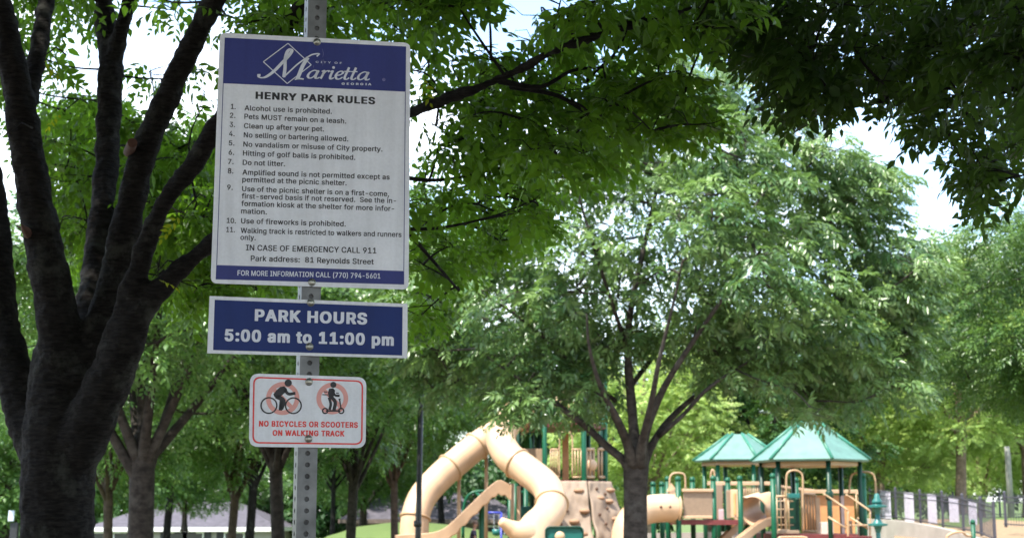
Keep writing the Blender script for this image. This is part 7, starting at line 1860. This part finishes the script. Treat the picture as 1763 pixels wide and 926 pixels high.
def build_tower():
    Y = 40.0
    c = P(985, 890, Y + 1)
    t = empty('play_tower', (c.x, c.y, 0), 'tall play tower with tan tube slides, green posts and a rock climbing wall', 'play structure', 'playground structures')
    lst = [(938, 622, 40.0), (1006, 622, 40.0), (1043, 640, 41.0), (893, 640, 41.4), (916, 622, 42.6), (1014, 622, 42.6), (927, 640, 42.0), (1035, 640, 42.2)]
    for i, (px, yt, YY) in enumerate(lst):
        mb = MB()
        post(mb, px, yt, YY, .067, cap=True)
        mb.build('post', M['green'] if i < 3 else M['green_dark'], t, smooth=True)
    # decks
    for yt, lo in ((826, False), (727, True)):
        mb = MB()
        ring = [P(893, yt, 41.4), P(938, yt, 40.0), P(1006, yt, 40.0), P(1046, yt, 41.0), P(1016, yt, 42.7), P(914, yt, 42.7)]
        z = P(940, yt, 40.0).z
        k = len(ring)
        mb.add([(q.x, q.y, z) for q in ring] + [(q.x, q.y, z - .12) for q in ring], [tuple(range(k)), tuple(reversed(range(k, 2 * k)))] + [(i, k + i, k + (i + 1) % k, (i + 1) % k) for i in range(k)])
        mb.build('deck', M['deck'], t)
    # panels of the lower deck
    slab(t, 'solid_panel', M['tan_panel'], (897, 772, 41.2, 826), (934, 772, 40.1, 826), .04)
    slats(t, 'slat_panel', M['tan_metal'], (948, 773, 40, 820), (963, 773, 40, 820), 5)
    slats(t, 'slat_panel', M['tan_metal'], (985, 773, 40, 821), (1000, 773, 40, 821), 4)
    mb = MB()
    mb.tube(tubepath([(963, 821, 40), (963, 770, 40), (964, 750, 40), (969, 743, 40), (975, 742, 40), (981, 744, 40), (985, 752, 40), (985.5, 770, 40), (985.5, 821, 40)], 4), .022, 8)
    mb.build('arch_rail', M['tan_metal'], t, smooth=True)
    slats(t, 'slat_panel', M['tan_metal'], (1009.5, 773, 40.1, 821), (1022, 773, 40.4, 821), 3, .03)
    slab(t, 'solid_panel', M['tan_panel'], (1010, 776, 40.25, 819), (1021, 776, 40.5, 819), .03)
    slats(t, 'slat_panel', M['tan_metal'], (1030, 773, 40.7, 821), (1041, 773, 41, 821), 3, .03)
    mb = MB()
    mb.ball(P(1018, 800, 40.3), .16, 14, (1, .5, 1))
    mb.build('bubble_window', M['tan'], t, smooth=True)
    slab(t, 'inner_panel', M['tan_recess'], (968, 752, 41.8, 826), (979, 745, 41.8, 826), .04)
    # upper deck panels and finials, mostly behind the leaves
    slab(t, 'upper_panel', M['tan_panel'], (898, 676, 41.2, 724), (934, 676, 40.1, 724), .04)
    slats(t, 'upper_slat_panel', M['tan_metal'], (944, 676, 40, 722), (1001, 676, 40, 722), 9)
    slats(t, 'upper_slat_panel', M['tan_metal'], (1012, 662, 40.2, 700), (1042, 662, 41, 700), 6)
    # climbing wall: two lumpy leaning faces, the base nearer the viewer
    def climb(nm, tl, tr, bl, br, seed):
        a, b, d, e = P(*tl), P(*tr), P(*bl), P(*br)
        mb = MB()
        nu, nv = 22, 40
        rr = np.random.default_rng(seed)
        lumps = [(rr.uniform(.05, .95), rr.uniform(.03, .97), rr.uniform(.05, .13), rr.uniform(-.06, .09)) for _ in range(42)]
        nrm = (b - a).cross(d - a).normalized()
        if nrm.y > 0:
            nrm = -nrm
        for j in range(nv + 1):
            for i in range(nu + 1):
                u, v = i / nu, j / nv
                p = a.lerp(b, u).lerp(d.lerp(e, u), v)
                h = 0
                for lu, lv, ls, lh in lumps:
                    h += lh * math.exp(-(((u - lu) / (ls * 1.7)) ** 2 + ((v - lv) / (ls * .7)) ** 2))
                mb.v.append(tuple(p + nrm * (h + .012 * math.sin(23 * u + 5 * v) * math.sin(31 * v))))
        for j in range(nv):
            for i in range(nu):
                k = j * (nu + 1) + i
                mb.f.append((k, k + 1, k + nu + 2, k + nu + 1))
        o = mb.build(nm, M['rock'], t, smooth=True)
        md = o.modifiers.new('s', 'SOLIDIFY')
        md.thickness = .06
        return a, b, d, e, nrm, o
    w1 = climb('climbing_wall', (960, 829, 39.9), (1009.5, 829, 39.9), (944, 1010, 38.6), (1030, 1010, 38.6), 3)
    w2 = climb('climbing_wall', (1011.5, 829, 39.9), (1050, 830, 40.5), (1034, 1010, 38.6), (1108, 1010, 39.6), 8)
    for (a, b, d, e, nrm, o), spots in ((w1, [(.25, .16), (.72, .10), (.35, .30), (.55, .40), (.2, .43), (.75, .52), (.42, .55), (.85, .30), (.6, .68), (.3, .75)]),
                                        (w2, [(.25, .08), (.8, .09), (.55, .13), (.3, .17), (.5, .27), (.7, .37), (.35, .42), (.8, .45), (.45, .55), (.75, .6), (.3, .7), (.6, .8), (.2, .33), (.62, .20)])):
        for i, (u, v) in enumerate(spots):
            p = a.lerp(b, u).lerp(d.lerp(e, u), v) + nrm * .05
            mb = MB()
            if i % 2 == 0:
                mb.ball(p + nrm * .04, .042, 8)
                mb.build('bolt_hole', M['hole'], o, smooth=True)
            else:
                mb.ball(p + nrm * .03, .11, 10, (1.3, .9, .6))
                mb.build('climbing_hold', M['hold'], o, smooth=True)
    # tube slides: one to the left, one winding towards the viewer
    R_ = .375
    tube_slide(t, [(925, 708, 41.6), (900, 722, 41.8), (870, 738, 41.8), (835, 757, 41.4), (795, 788, 41.0), (757, 821, 40.6), (729, 853, 40.2), (716, 886, 39.9), (713, 925, 39.8), (712, 985, 39.7)], R_, collars=(.27, .38, .50, .80, .90))
    tube_slide(t, [(935, 690, 41.2), (905, 706, 40.9), (876, 726, 40.2), (862, 754, 39.6), (875, 784, 39.2), (908, 810, 38.8), (940, 837, 38.3), (950, 866, 37.8), (940, 890, 37.3), (922, 909, 36.9), (912, 935, 36.7), (908, 990, 36.6)], .385, collars=(.14, .42, .64), radii=[.385] * 8 + [.40, .45, .56])
    # flared exit of the winding slide
    mb = MB()
    path = [P(925, 925, 36.8), P(900, 918, 36.5), P(880, 908, 36.4), P(862, 896, 36.3)]
    mb.tube(smooth_path([tuple(q) for q in path], 6), [.36, .36, .35, .34, .33, .32, .31, .29, .27, .25, .23, .21, .19, .175, .16, .145, .13, .115, .10], 16)
    mb.build('slide_lip', M['tan'], t, smooth=True)
    # open wave slide
    top = [P(*q) for q in ((880, 835, 38.9), (862, 826, 38.8), (848, 832, 38.7), (826, 852, 38.5), (800, 877, 38.3), (778, 898, 38.1), (760, 911, 38.0), (736, 917, 37.9), (700, 919, 37.8), (680, 921, 37.7))]
    sm = smooth_path([tuple(q) for q in top], 6)
    mb = MB()
    n = len(sm)
    for i, q in enumerate(sm):
        hgt = .36 + .03 * math.sin(i * 1.4)
        for (dy, dz) in ((0, 0), (.05, 0), (.05, -.25), (.55, -.25), (.55, 0), (.60, 0), (.60, -hgt), (0, -hgt)):
            mb.v.append((q[0], q[1] + dy, q[2] + dz))
    for i in range(n - 1):
        for j in range(8):
            a, b = i * 8 + j, i * 8 + (j + 1) % 8
            mb.f.append((a, b, b + 8, a + 8))
    mb.f += [tuple(range(8)), tuple((n - 1) * 8 + j for j in reversed(range(8)))]
    mb.build('wave_slide', M['tan'], t, bevel=.015)
    # slide supports
    for px, yt, Y_ in ((790, 800, 41.1), (837, 770, 41.5), (882, 832, 39.6), (893, 836, 39.4)):
        mb = MB()
        post(mb, px, yt, Y_, .05)
        mb.build('slide_support', M['tan_metal'], t, smooth=True)
    for px, yt, Y_ in ((829, 868, 39.0), (887, 832, 41.2), (878, 846, 43.5), (905, 838, 43.5)):
        mb = MB()
        post(mb, px, yt, Y_, .067)
        mb.build('post', M['green'], t, smooth=True)
    # green overhead bars
    mb = MB()
    mb.tube(tubepath([(797, 926, 44), (798, 880, 44), (803, 858, 44), (815, 847, 44), (840, 845, 44), (876, 846, 44)], 5), .045, 8)
    mb.tube(tubepath([(820, 848, 44), (827, 856, 43.4), (832, 870, 43.2), (834, 926, 43.2)], 5), .04, 8)
    mb.tube([P(850, 846, 44), P(905, 847, 43.5)], .045, 8)
    mb.build('overhead_bar', M['green'], t, smooth=True)
    slab(t, 'activity_panel', M['teal'], (897, 871, 42.2, 892), (921, 871, 42.2, 892), .05)


build_tower()


def hex_roof(t, cx, cy, R_, z_eave, z_top, cap_r, rot):
    mb, rb = MB(), MB()
    ang = [math.radians(rot + 60 * k) for k in range(6)]
    ns = 6
    for k in range(6):
        a0, a1 = ang[k], ang[(k + 1) % 6]
        for s in range(ns):
            s0, s1 = s / ns, (s + 1) / ns
            r0, r1 = R_ + (cap_r - R_) * s0, R_ + (cap_r - R_) * s1
            z0, z1 = z_eave + (z_top - z_eave) * s0 - (.0 if s == 0 else .012), z_eave + (z_top - z_eave) * s1 + .006
            mb.add([(cx + r0 * math.cos(a0), cy + r0 * math.sin(a0), z0), (cx + r0 * math.cos(a1), cy + r0 * math.sin(a1), z0),
                    (cx + r1 * math.cos(a1), cy + r1 * math.sin(a1), z1), (cx + r1 * math.cos(a0), cy + r1 * math.sin(a0), z1)], [(0, 1, 2, 3)])
    top = [(cx + cap_r * math.cos(a), cy + cap_r * math.sin(a), z_top) for a in ang]
    mb.add(top, [tuple(range(6))])
    under = [(cx + (R_ - .03) * math.cos(a), cy + (R_ - .03) * math.sin(a), z_eave - .05) for a in ang]
    rim = [(cx + R_ * math.cos(a), cy + R_ * math.sin(a), z_eave) for a in ang]
    mb.add(rim + under, [(k, 6 + k, 6 + (k + 1) % 6, (k + 1) % 6) for k in range(6)] + [tuple(range(6, 12))])
    o = mb.build('roof', M['roof'], t)
    for a in ang:
        rb = MB()
        rb.tube([(cx + (R_ + .03) * math.cos(a), cy + (R_ + .03) * math.sin(a), z_eave + .005), (cx + cap_r * math.cos(a), cy + cap_r * math.sin(a), z_top + .02)], .042, 8)
        rb.build('roof_rib', M['roof_rib'], o, smooth=True)
    soff = MB()
    soff.lathe((cx, cy, z_eave - .16), [(R_ * .83, 0), (R_ * .83, .1)], 6)
    k0 = math.radians(rot)
    soff.v = [(cx + (x - cx) * math.cos(k0) - (y - cy) * math.sin(k0), cy + (x - cx) * math.sin(k0) + (y - cy) * math.cos(k0), z) for x, y, z in soff.v]
    soff.build('eave_frame', M['tan_metal'], t)
    return ang


def build_right_structure():
    c = P(1330, 890, 41)
    t = empty('roofed_play_structure', (c.x, c.y, 0), 'low play structure with two green hexagonal roofs, tan panels and stair rails', 'play structure', 'playground structures')
    # roofs
    g1 = P(1394, 790, 40.6)
    z1 = P(1394, 789, 39.2).z
    ang = hex_roof(t, g1.x, 40.6, 1.57, z1, P(1394, 728, 40.6).z, .30, -80)
    for k, a in enumerate(ang):
        x, y = g1.x + 1.30 * math.cos(a), 40.6 + 1.30 * math.sin(a)
        mb = MB()
        mb.tube([(x, y, 0), (x, y, z1 + .02)], .064, 14)
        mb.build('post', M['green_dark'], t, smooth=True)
        if k == 0:
            mb = MB()
            mb.lathe((x, y, P(1408, 852, 39.4).z), [(.07, -.12), (.10, -.08), (.10, .08), (.07, .12)], 14)
            mb.build('post_clamp', M['green_dark'], t, smooth=True)
    g2 = P(1272, 790, 46)
    z2 = P(1272, 790, 45).z
    ang2 = hex_roof(t, g2.x, 46, 1.36, z2, P(1272, 748, 46).z, .28, -75)
    for a in ang2:
        mb = MB()
        mb.tube([(g2.x + 1.05 * math.cos(a), 46 + 1.05 * math.sin(a), 0), (g2.x + 1.05 * math.cos(a), 46 + 1.05 * math.sin(a), z2 + .02)], .064, 14)
        mb.build('post', M['green'], t, smooth=True)
    # capped posts
    for e in [(1168, 824, 39.5), (1150, 824, 41.3), (1125, 833, 42.5), (1140, 833, 42.8), (1193, 825, 42), (1229, 823, 39.6), (1254, 826, 41), (1275, 823, 39.5), (1332, 819, 39.0), (1488, 818, 40.2), (1372, 826, 43)]:
        mb = MB()
        post(mb, e[0], e[1], e[2], .07, cap=True)
        mb.build('capped_post', M['green'], t, smooth=True)
    # crawl tunnel
    o = tube_slide(t, [(1166, 875, 39.7), (1145, 874, 39.6), (1120, 876, 39.5), (1100, 883, 39.3), (1086, 896, 39.1), (1078, 916, 39.0), (1076, 950, 38.9)], .36, 'crawl_tunnel', collars=(.02,))
    for px, py in ((1124, 877), (1138, 872), (1154, 872), (1070, 908)):
        mb = MB()
        mb.ball(P(px, py, 39.18 if px > 1100 else 38.75), .035, 8)
        mb.build('bolt_hole', M['hole'], o, smooth=True)
    # gable end over the tunnel mouth
    slab(t, 'tunnel_mouth_panel', M['tan_panel'], (1150, 846, 39.9, 900), (1165, 840, 39.8, 900), .04)
    mb = MB()
    a = [P(1147, 846, 39.85), P(1156, 831, 39.85), P(1166, 844, 39.85)]
    mb.add([tuple(q) for q in a] + [(q.x, q.y + .05, q.z) for q in a], [(0, 1, 2), (5, 4, 3), (0, 3, 4, 1), (1, 4, 5, 2), (2, 5, 3, 0)])
    mb.build('gable', M['tan'], t)
    for pts in ([(1153, 850, 40.4), (1153, 826, 40.4), (1156, 817, 40.4), (1162, 814, 40.4), (1172, 814, 40.4), (1178, 817, 40.4), (1180, 826, 40.4), (1180, 842, 40.4)],
                [(1224, 845, 43.5), (1224, 816, 43.5), (1227, 808, 43.5), (1230, 816, 43.5), (1231, 845, 43.5)],
                [(1354, 926, 39.5), (1354, 860, 39.5), (1354, 822, 39.5), (1358, 812, 39.5), (1367, 809, 39.5), (1377, 812, 39.5), (1382, 822, 39.5), (1382, 860, 39.5), (1382, 916, 39.5)],
                [(1462, 850, 40.8), (1464, 824, 40.8), (1470, 815, 40.8), (1484, 812, 40.6), (1498, 813, 40.4), (1506, 822, 40.4), (1508, 852, 40.4)]):
        mb = MB()
        mb.tube(tubepath(pts, 5), .026, 8)
        mb.build('arch_rail', M['tan_metal'], t, smooth=True)
    # decks
    for a, b, th in (((1166, 894, 39.5), (1278, 894, 42.2), .13), ((1333, 919, 39.3), (1478, 919, 42.2), .16)):
        p, q = P(*a), P(b[0], b[1], a[2])
        mb = MB()
        mb.box(((p.x + q.x) / 2, (a[2] + b[2]) / 2, p.z - th / 2), (q.x - p.x, b[2] - a[2], th))
        mb.build('deck', M['deck'], t)
    # panels, left to right
    slab(t, 'solid_panel', M['tan_panel'], (1176, 842, 39.45, 892), (1226, 842, 39.55, 892), .04)
    for e in ((1174, 1228, 841, 846), (1176, 1226, 887, 892)):
        slab(t, 'panel_rim', M['tan'], (e[0], e[2], 39.40, e[3]), (e[1], e[2], 39.50, e[3]), .05)
    slab(t, 'tall_panel', M['tan_panel'], (1233, 834, 41.6, 893), (1244, 834, 41.6, 893), .05)
    slab(t, 'window_panel', M['tan_panel'], (1250, 843, 39.6, 892), (1258, 843, 39.6, 892), .05)
    slab(t, 'window_panel', M['tan'], (1257.5, 842, 39.55, 890), (1272, 842, 39.5, 890), .05)
    slab(t, 'panel_inlay', M['tan_recess'], (1262.5, 848, 39.5, 886), (1266.5, 848, 39.48, 886), .03)
    slab(t, 'grey_panel', mat('pinkish_panel', (.5, .38, .38), .6), (1237, 876, 40.6, 896), (1246, 876, 40.6, 896), .04)
    # long ramp rail behind, with slats
    slab(t, 'ramp_rail', M['tan'], (1218, 828.5, 43.2, 835), (1327, 828.5, 43.2, 835), .10)
    slats(t, 'slat_panel', M['tan_metal'], (1277, 836, 43.2, 864), (1312, 836, 43.2, 864), 10, .018, False)
    slab(t, 'ramp_panel', M['tan_panel'], (1277, 836, 43.3, 862), (1285, 836, 43.3, 862), .04)
    slab(t, 'ramp_rail', M['tan'], (1336, 834, 43.4, 838), (1402, 842, 43.8, 847), .08)
    slats(t, 'slat_panel', M['tan_metal'], (1337, 838, 43.4, 862), (1400, 846, 43.8, 870), 16, .018, False)
    slab(t, 'ramp_rail', M['tan'], (1380, 842.5, 42.6, 849), (1487, 842.5, 42.6, 849), .10)
    slab(t, 'back_panel', M['tan_recess'], (1382, 852, 42.7, 918), (1470, 852, 42.7, 918), .04)
    slats(t, 'slat_panel', M['tan_metal'], (1380, 851, 42.3, 914), (1404, 851, 42.3, 914), 6, .028)
    slats(t, 'slat_panel', M['tan_metal'], (1474, 850, 42.4, 892), (1486, 850, 42.4, 892), 4, .02)
    # twin slide with a hooded mouth, running down to the left
    for dx, dy in ((0, 0), (-16, 1.6)):
        tube_slide(t, [(1326 + dx, 868, 40.6 + dy), (1312 + dx, 874, 40.2 + dy), (1298 + dx, 880, 39.8 + dy)], .36, 'slide_hood', n=6, radii=[.34, .37, .39])
    for k, pts in enumerate(([(1325, 900, 39.9), (1310, 906, 39.6), (1290, 920, 39.2), (1262, 942, 38.8), (1240, 960, 38.5)], [(1300, 884, 41.8), (1286, 893, 41.4), (1272, 906, 41.0), (1250, 926, 40.6), (1236, 940, 40.3)])):
        sm = smooth_path([tuple(P(*q)) for q in pts], 5)
        mb = MB()
        for q in sm:
            for dy, dz in ((-.30, .16), (-.25, .16), (-.22, .03), (.22, .03), (.25, .16), (.30, .16), (.30, -.06), (-.30, -.06)):
                mb.v.append((q[0], q[1] + dy, q[2] + dz))
        for i in range(len(sm) - 1):
            for j in range(8):
                a, b = i * 8 + j, i * 8 + (j + 1) % 8
                mb.f.append((a, b, b + 8, a + 8))
        mb.f += [tuple(range(8)), tuple((len(sm) - 1) * 8 + j for j in reversed(range(8)))]
        mb.build('slide_chute', M['tan'], t, bevel=.012)
    # ladder panel under the arch, steering seat
    slats(t, 'slat_panel', M['tan_metal'], (1337, 854, 39.3, 912), (1357, 854, 39.3, 912), 4, .022)
    slab(t, 'panel_base', M['tan_panel'], (1336, 912, 39.25, 918), (1376, 912, 39.25, 918), .05)
    slab(t, 'counter', M['teal'], (1356, 849, 39.2, 857), (1375, 849, 39.2, 857), .35)
    slab(t, 'dark_panel', M['green_dark'], (1358, 858, 39.8, 912), (1376, 858, 39.8, 912), .05)
    mb = MB()
    for y in (862, 876, 890, 903):
        mb.tube([P(1337, y, 39.55), P(1366, y, 39.55)], .016, 6)
    mb.build('ladder_rung', M['tan_metal'], t, smooth=True)
    # seats and inner panels
    slab(t, 'white_box_panel', mat('pale_box', (.62, .52, .42), .5), (1412, 898, 40.0, 919), (1432, 898, 40.0, 919), .4)
    slab(t, 'arched_panel', M['tan'], (1404, 856, 40.9, 918), (1411, 856, 40.9, 918), .05)
    slab(t, 'arched_panel', M['tan'], (1424, 862, 41.2, 896), (1430, 862, 41.2, 896), .05)
    slab(t, 'side_panel', mat('pinkish_post', (.60, .44, .40), .5), (1447, 853, 40.9, 919), (1452, 853, 40.9, 919), .05)
    slab(t, 'side_panel', M['tan_panel'], (1462, 896, 40.4, 919), (1467, 896, 40.4, 919), .05)
    slab(t, 'side_panel', M['tan_panel'], (1476, 894, 41, 926), (1486, 894, 41, 930), .05)
    # stair rails on the right
    for dx, dy, Yr in ((0, 0, 38.8), (38, 1, 39.2)):
        mb = MB()
        mb.tube(tubepath([(1418 + dx, 850 + dy, Yr), (1430 + dx, 857 + dy, Yr), (1456 + dx, 875 + dy, Yr - .2), (1459.5 + dx, 879 + dy, Yr - .2), (1460 + dx, 884 + dy, Yr - .2), (1460 + dx, 945 + dy, Yr - .2)], 3), .024, 8)
        mb.tube([P(1426 + dx, 889 + dy, Yr), P(1457 + dx, 909 + dy, Yr - .2)], .024, 8)
        mb.build('handrail', M['tan_metal'], t, smooth=True)
    slab(t, 'step', M['tan_metal'], (1461, 902, 38.8, 905), (1496, 902, 39.0, 905), .3)
    slab(t, 'step', M['deck'], (1461, 922, 38.5, 926), (1496, 922, 38.7, 926), .3)
    mb = MB()
    mb.tube(tubepath([(1340, 928, 37.8), (1342, 925, 37.8), (1350, 924, 37.8), (1382, 924, 37.8), (1390, 926, 37.8)], 3), .03, 8)
    mb.tube([P(1341, 926, 37.8), Vector((P(1341, 926, 37.8).x, 37.8, 0))], .03, 8)
    mb.tube([P(1389, 926, 37.8), Vector((P(1389, 926, 37.8).x, 37.8, 0))], .03, 8)
    mb.build('low_rail', M['tan_metal'], t, smooth=True)


build_right_structure()


def build_small():
    # stacked disc climber
    p = P(1511, 890, 37)
    t = empty('disc_climber', (p.x, 37, 0), 'dark teal post with stacked round discs beside the stair rails', 'climber')
    mb = MB()
    mb.tube([(p.x, 37, 0), (p.x, 37, P(1511, 868, 37).z)], .055, 14)
    z = P(1511, 866, 37).z
    mb.lathe((p.x, 37, z), [(.13, 0), (.12, .06), (.07, .13), (.065, .2), (.03, .24)], 16)
    mb.build('stem', M['teal'], t, smooth=True)
    for y in (870.5, 902):
        z = P(1511, y, 37).z
        mb = MB()
        mb.lathe((p.x, 37, z), [(.05, -.22), (.10, -.05), (.235, -.03), (.235, .015), (.12, .03), (.07, .12)], 20)
        mb.build('disc', M['teal'], t, smooth=False)
    # green play panel in front of the climbing wall
    a, b = P(938, 905, 34), P(1005, 905, 34)
    t = empty('activity_board', ((a.x + b.x) / 2, 34, 0), 'dark green rounded activity board with a tan dome, before the climbing wall', 'activity board')
    w, ztop, zbot, r = b.x - a.x, a.z, a.z - .72, .11
    cx = (a.x + b.x) / 2

    def rr(inset, y):
        out = []
        for sx, sz, s in ((1, 1, 0), (-1, 1, 90), (-1, -1, 180), (1, -1, 270)):
            for k in range(7):
                an = math.radians(s + 15 * k)
                R_ = r - inset * .6
                out.append((cx + sx * (w / 2 - inset - R_) + R_ * math.cos(an), y, (ztop + zbot) / 2 + sz * ((ztop - zbot) / 2 - inset - R_) + R_ * math.sin(an)))
        return out
    n = 28
    mb = MB()
    mb.add(rr(0, 33.95) + rr(.035, 33.94) + rr(.045, 33.97) + rr(0, 34.03), [tuple(range(2 * n, 3 * n))] + [(k, (k + 1) % n, n + (k + 1) % n, n + k) for k in range(n)] + [(n + k, n + (k + 1) % n, 2 * n + (k + 1) % n, 2 * n + k) for k in range(n)]
           + [(k, 3 * n + k, 3 * n + (k + 1) % n, (k + 1) % n) for k in range(n)] + [tuple(range(3 * n, 4 * n))])
    mb.build('board', M['teal'], t)
    mb = MB()
    ring = [Vector(q) for q in rr(.02, 33.94)]
    mb.tube(ring + ring[:1], .02, 6, cap=False)
    mb.build('rim', M['green_dark'], t, smooth=True)
    mb = MB()
    mb.ball(P(964, 923, 33.9), .115, 14, (1, .6, 1))
    mb.build('dome', M['tan'], t, smooth=True)
    for s in (-1, 1):
        mb = MB()
        mb.tube([(cx + s * (w / 2 - .12), 34.06, 0), (cx + s * (w / 2 - .12), 34.06, ztop - .15)], .045, 10)
        mb.build('leg', M['green_dark'], t, smooth=True)
    # swing beyond the slides
    a = P(838, 882, 56)
    b = P(863, 882, 56)
    zg = gz(a.x, 56)
    t = empty('swing', ((a.x + b.x) / 2, 56, zg), 'blue framed swing with a teal seat on the lawn behind the slides', 'swing')
    mb = MB()
    mb.tube([a, b], .045, 8)
    for q in (a, b):
        for s in (-1, 1):
            mb.tube([q, (q.x, 56 + s * .8, zg - .05)], .04, 8)
    mb.build('frame', M['blue'], t, smooth=True)
    for px in (850, 860):
        q = P(px, 883, 56)
        e = P(px + (1 if px == 850 else -1), 911, 56)
        mb = MB()
        mb.tube([q, e], .018, 6)
        mb.build('chain', M['chain'], t)
    mb = MB()
    q = P(855, 915, 56)
    mb.lathe((q.x, q.y, q.z), [(.05, -.14), (.15, -.10), (.17, .10), (.14, .10), (.10, -.06)], 12)
    mb.build('seat', M['teal'], t, smooth=True)
    # small green post with a tan looped rail, lower right
    q = P(1674, 899, 41)
    t = empty('looped_rail', (q.x, 41, 0), 'bent tan handrail loop beside a short green capped post, lower right', 'handrail')
    mb = MB()
    post(mb, 1674, 898, 41, .06, cap=True)
    mb.build('post', M['green'], t, smooth=True)
    mb = MB()
    mb.tube(tubepath([(1630, 960, 40.8), (1630, 926, 40.8), (1636, 919, 40.8), (1648, 915, 40.8), (1658, 916, 40.8), (1664, 921, 40.9), (1672, 922, 41)], 5), .035, 10)
    mb.build('loop', M['tan_metal'], t, smooth=True)
    # low pale kerb wall behind the posts of the roofed structure
    a, b = P(1115, 917, 46.5), P(1330, 914, 46.5)
    mb = MB()
    mb.wall((a.x, a.y), (b.x, b.y), -.05, a.z, -.05, b.z, .25)
    tag(mb.build('low_wall', M['concrete']), 'low pale wall seen between the green posts under the tan panels', 'wall')


build_small()


# ------------------------------------------------------------------ the child
def skin_mesh(joints, edges, sub=2):
    me = bpy.data.meshes.new('body')
    me.from_pydata([j[0] for j in joints], edges, [])
    o = bpy.data.objects.new('tmp_body', me)
    COL.objects.link(o)
    md = o.modifiers.new('skin', 'SKIN')
    md.use_smooth_shade = True
    sv = me.skin_vertices[0].data
    for i, j in enumerate(joints):
        r = j[1]
        sv[i].radius = r if hasattr(r, '__len__') else (r, r)
    sv[0].use_root = True
    ss = o.modifiers.new('sub', 'SUBSURF')
    ss.levels = sub
    ss.render_levels = sub
    bpy.context.view_layer.update()
    r = evaluated_mesh(o)
    bpy.data.objects.remove(o)
    return r


def build_child():
    q = P(814, 900, 50)
    z0 = gz(q.x, 50)
    h = P(819, 895.5, 50).z - z0
    k = h / 1.30                                  # joints below are laid out for a 1.30 m child walking to the right (+x)
    t = empty('person', (q.x, 50, z0), 'small child in a dark shirt walking to the right beneath the slides', 'person')

    def W(x, y, z):
        return Vector((q.x + x * k, 50 + y * k, z0 + z * k))
    J = [(W(0, 0, .64), (.085, .10)), (W(.01, 0, .78), (.075, .095)), (W(.02, 0, .93), (.085, .115)), (W(.035, 0, 1.03), (.05, .06)), (W(.05, 0, 1.085), .036), (W(.065, 0, 1.14), (.07, .062)), (W(.075, 0, 1.20), (.082, .072)), (W(.07, 0, 1.265), (.06, .055)),
         (W(.03, -.125, .99), .040), (W(.07, -.155, .80), .030), (W(.19, -.15, .67), .022), (W(.235, -.145, .63), .022),
         (W(.03, .125, .99), .040), (W(-.06, .155, .80), .030), (W(-.03, .15, .63), .022), (W(-.01, .145, .58), .022),
         (W(.0, -.07, .60), .066), (W(.09, -.075, .34), .046), (W(.07, -.075, .08), .030), (W(.15, -.075, .035), .026),
         (W(.0, .07, .60), .066), (W(-.04, .075, .34), .046), (W(-.18, .075, .13), .030), (W(-.12, .075, .04), .026)]
    J = [(p, (r[0] * k, r[1] * k) if hasattr(r, '__len__') else r * k) for p, r in J]
    E = [(0, 1), (1, 2), (2, 3), (3, 4), (4, 5), (5, 6), (6, 7), (2, 8), (8, 9), (9, 10), (10, 11), (2, 12), (12, 13), (13, 14), (14, 15), (0, 16), (16, 17), (17, 18), (18, 19), (0, 20), (20, 21), (21, 22), (22, 23)]
    me = skin_mesh(J, E)
    body = link('body', me, M['skin'], t, smooth=True)
    # nose, ears and eyes as part of the head
    mb = MB()
    mb.ball(W(.155, 0, 1.185), .014 * k, 8)
    for s in (-1, 1):
        mb.ball(W(.06, s * .074, 1.185), .022 * k, 8, (1, .5, 1.3))
    mb.build('nose_and_ears', M['skin'], body, smooth=True)
    mb = MB()
    for s in (-1, 1):
        mb.ball(W(.142, s * .034, 1.205), .010 * k, 8)
    mb.build('eyes', M['eye'], body, smooth=True)
    # fingers: five short chains from each palm
    for (px_, py_, pz_), d in (((.235, -.145, .63), Vector((.7, 0, -.7))), ((-.01, .145, .58), Vector((.3, 0, -.95)))):
        fb = MB()
        for i in range(5):
            off = (i - 2) * .011
            ln = (.034, .045, .05, .045, .036)[i] * k
            b0 = W(px_, py_ + off, pz_)
            dd = d.normalized()
            side = Vector((0, (1 if py_ < 0 else -1) * (.6 if i == 4 else 0), 0))
            m_ = b0 + (dd + side) * ln * .55
            e_ = m_ + (dd + Vector((-.25, 0, -.3))).normalized() * ln * .5
            fb.tube([b0, m_, e_], [.0075 * k, .0068 * k, .005 * k], 6)
        fb.build('fingers', M['skin'], body, smooth=True)
    S = [(W(.0, 0, .60), (.105, .125)), (W(.01, 0, .78), (.098, .118)), (W(.02, 0, .93), (.102, .130)), (W(.033, 0, 1.02), (.062, .075)), (W(.03, -.13, .985), .055), (W(.06, -.155, .86), .050), (W(.03, .13, .985), .055), (W(-.03, .155, .86), .050)]
    S = [(p, (r[0] * k, r[1] * k) if hasattr(r, '__len__') else r * k) for p, r in S]
    link('shirt', skin_mesh(S, [(0, 1), (1, 2), (2, 3), (2, 4), (4, 5), (2, 6), (6, 7)]), M['shirt'], t, smooth=True)
    S = [(W(0, 0, .64), (.102, .12)), (W(.0, -.07, .57), .085), (W(.07, -.075, .40), .072), (W(.0, .07, .57), .085), (W(-.03, .075, .40), .072)]
    S = [(p, (r[0] * k, r[1] * k) if hasattr(r, '__len__') else r * k) for p, r in S]
    link('shorts', skin_mesh(S, [(0, 1), (1, 2), (0, 3), (3, 4)]), M['shorts'], t, smooth=True)
    mb = MB()
    mb.ball(W(.055, 0, 1.232), .090 * k, 14, (1, .92, .86))
    mb.build('hair', M['hair'], t, smooth=True)
    for x, y, z in ((.115, -.075, .035), (-.14, .075, .06)):
        mb = MB()
        mb.ball(W(x, y, z), .08 * k, 10, (1.1, .5, .42))
        mb.build('shoe', M['shoe'], t, smooth=True)


build_child()
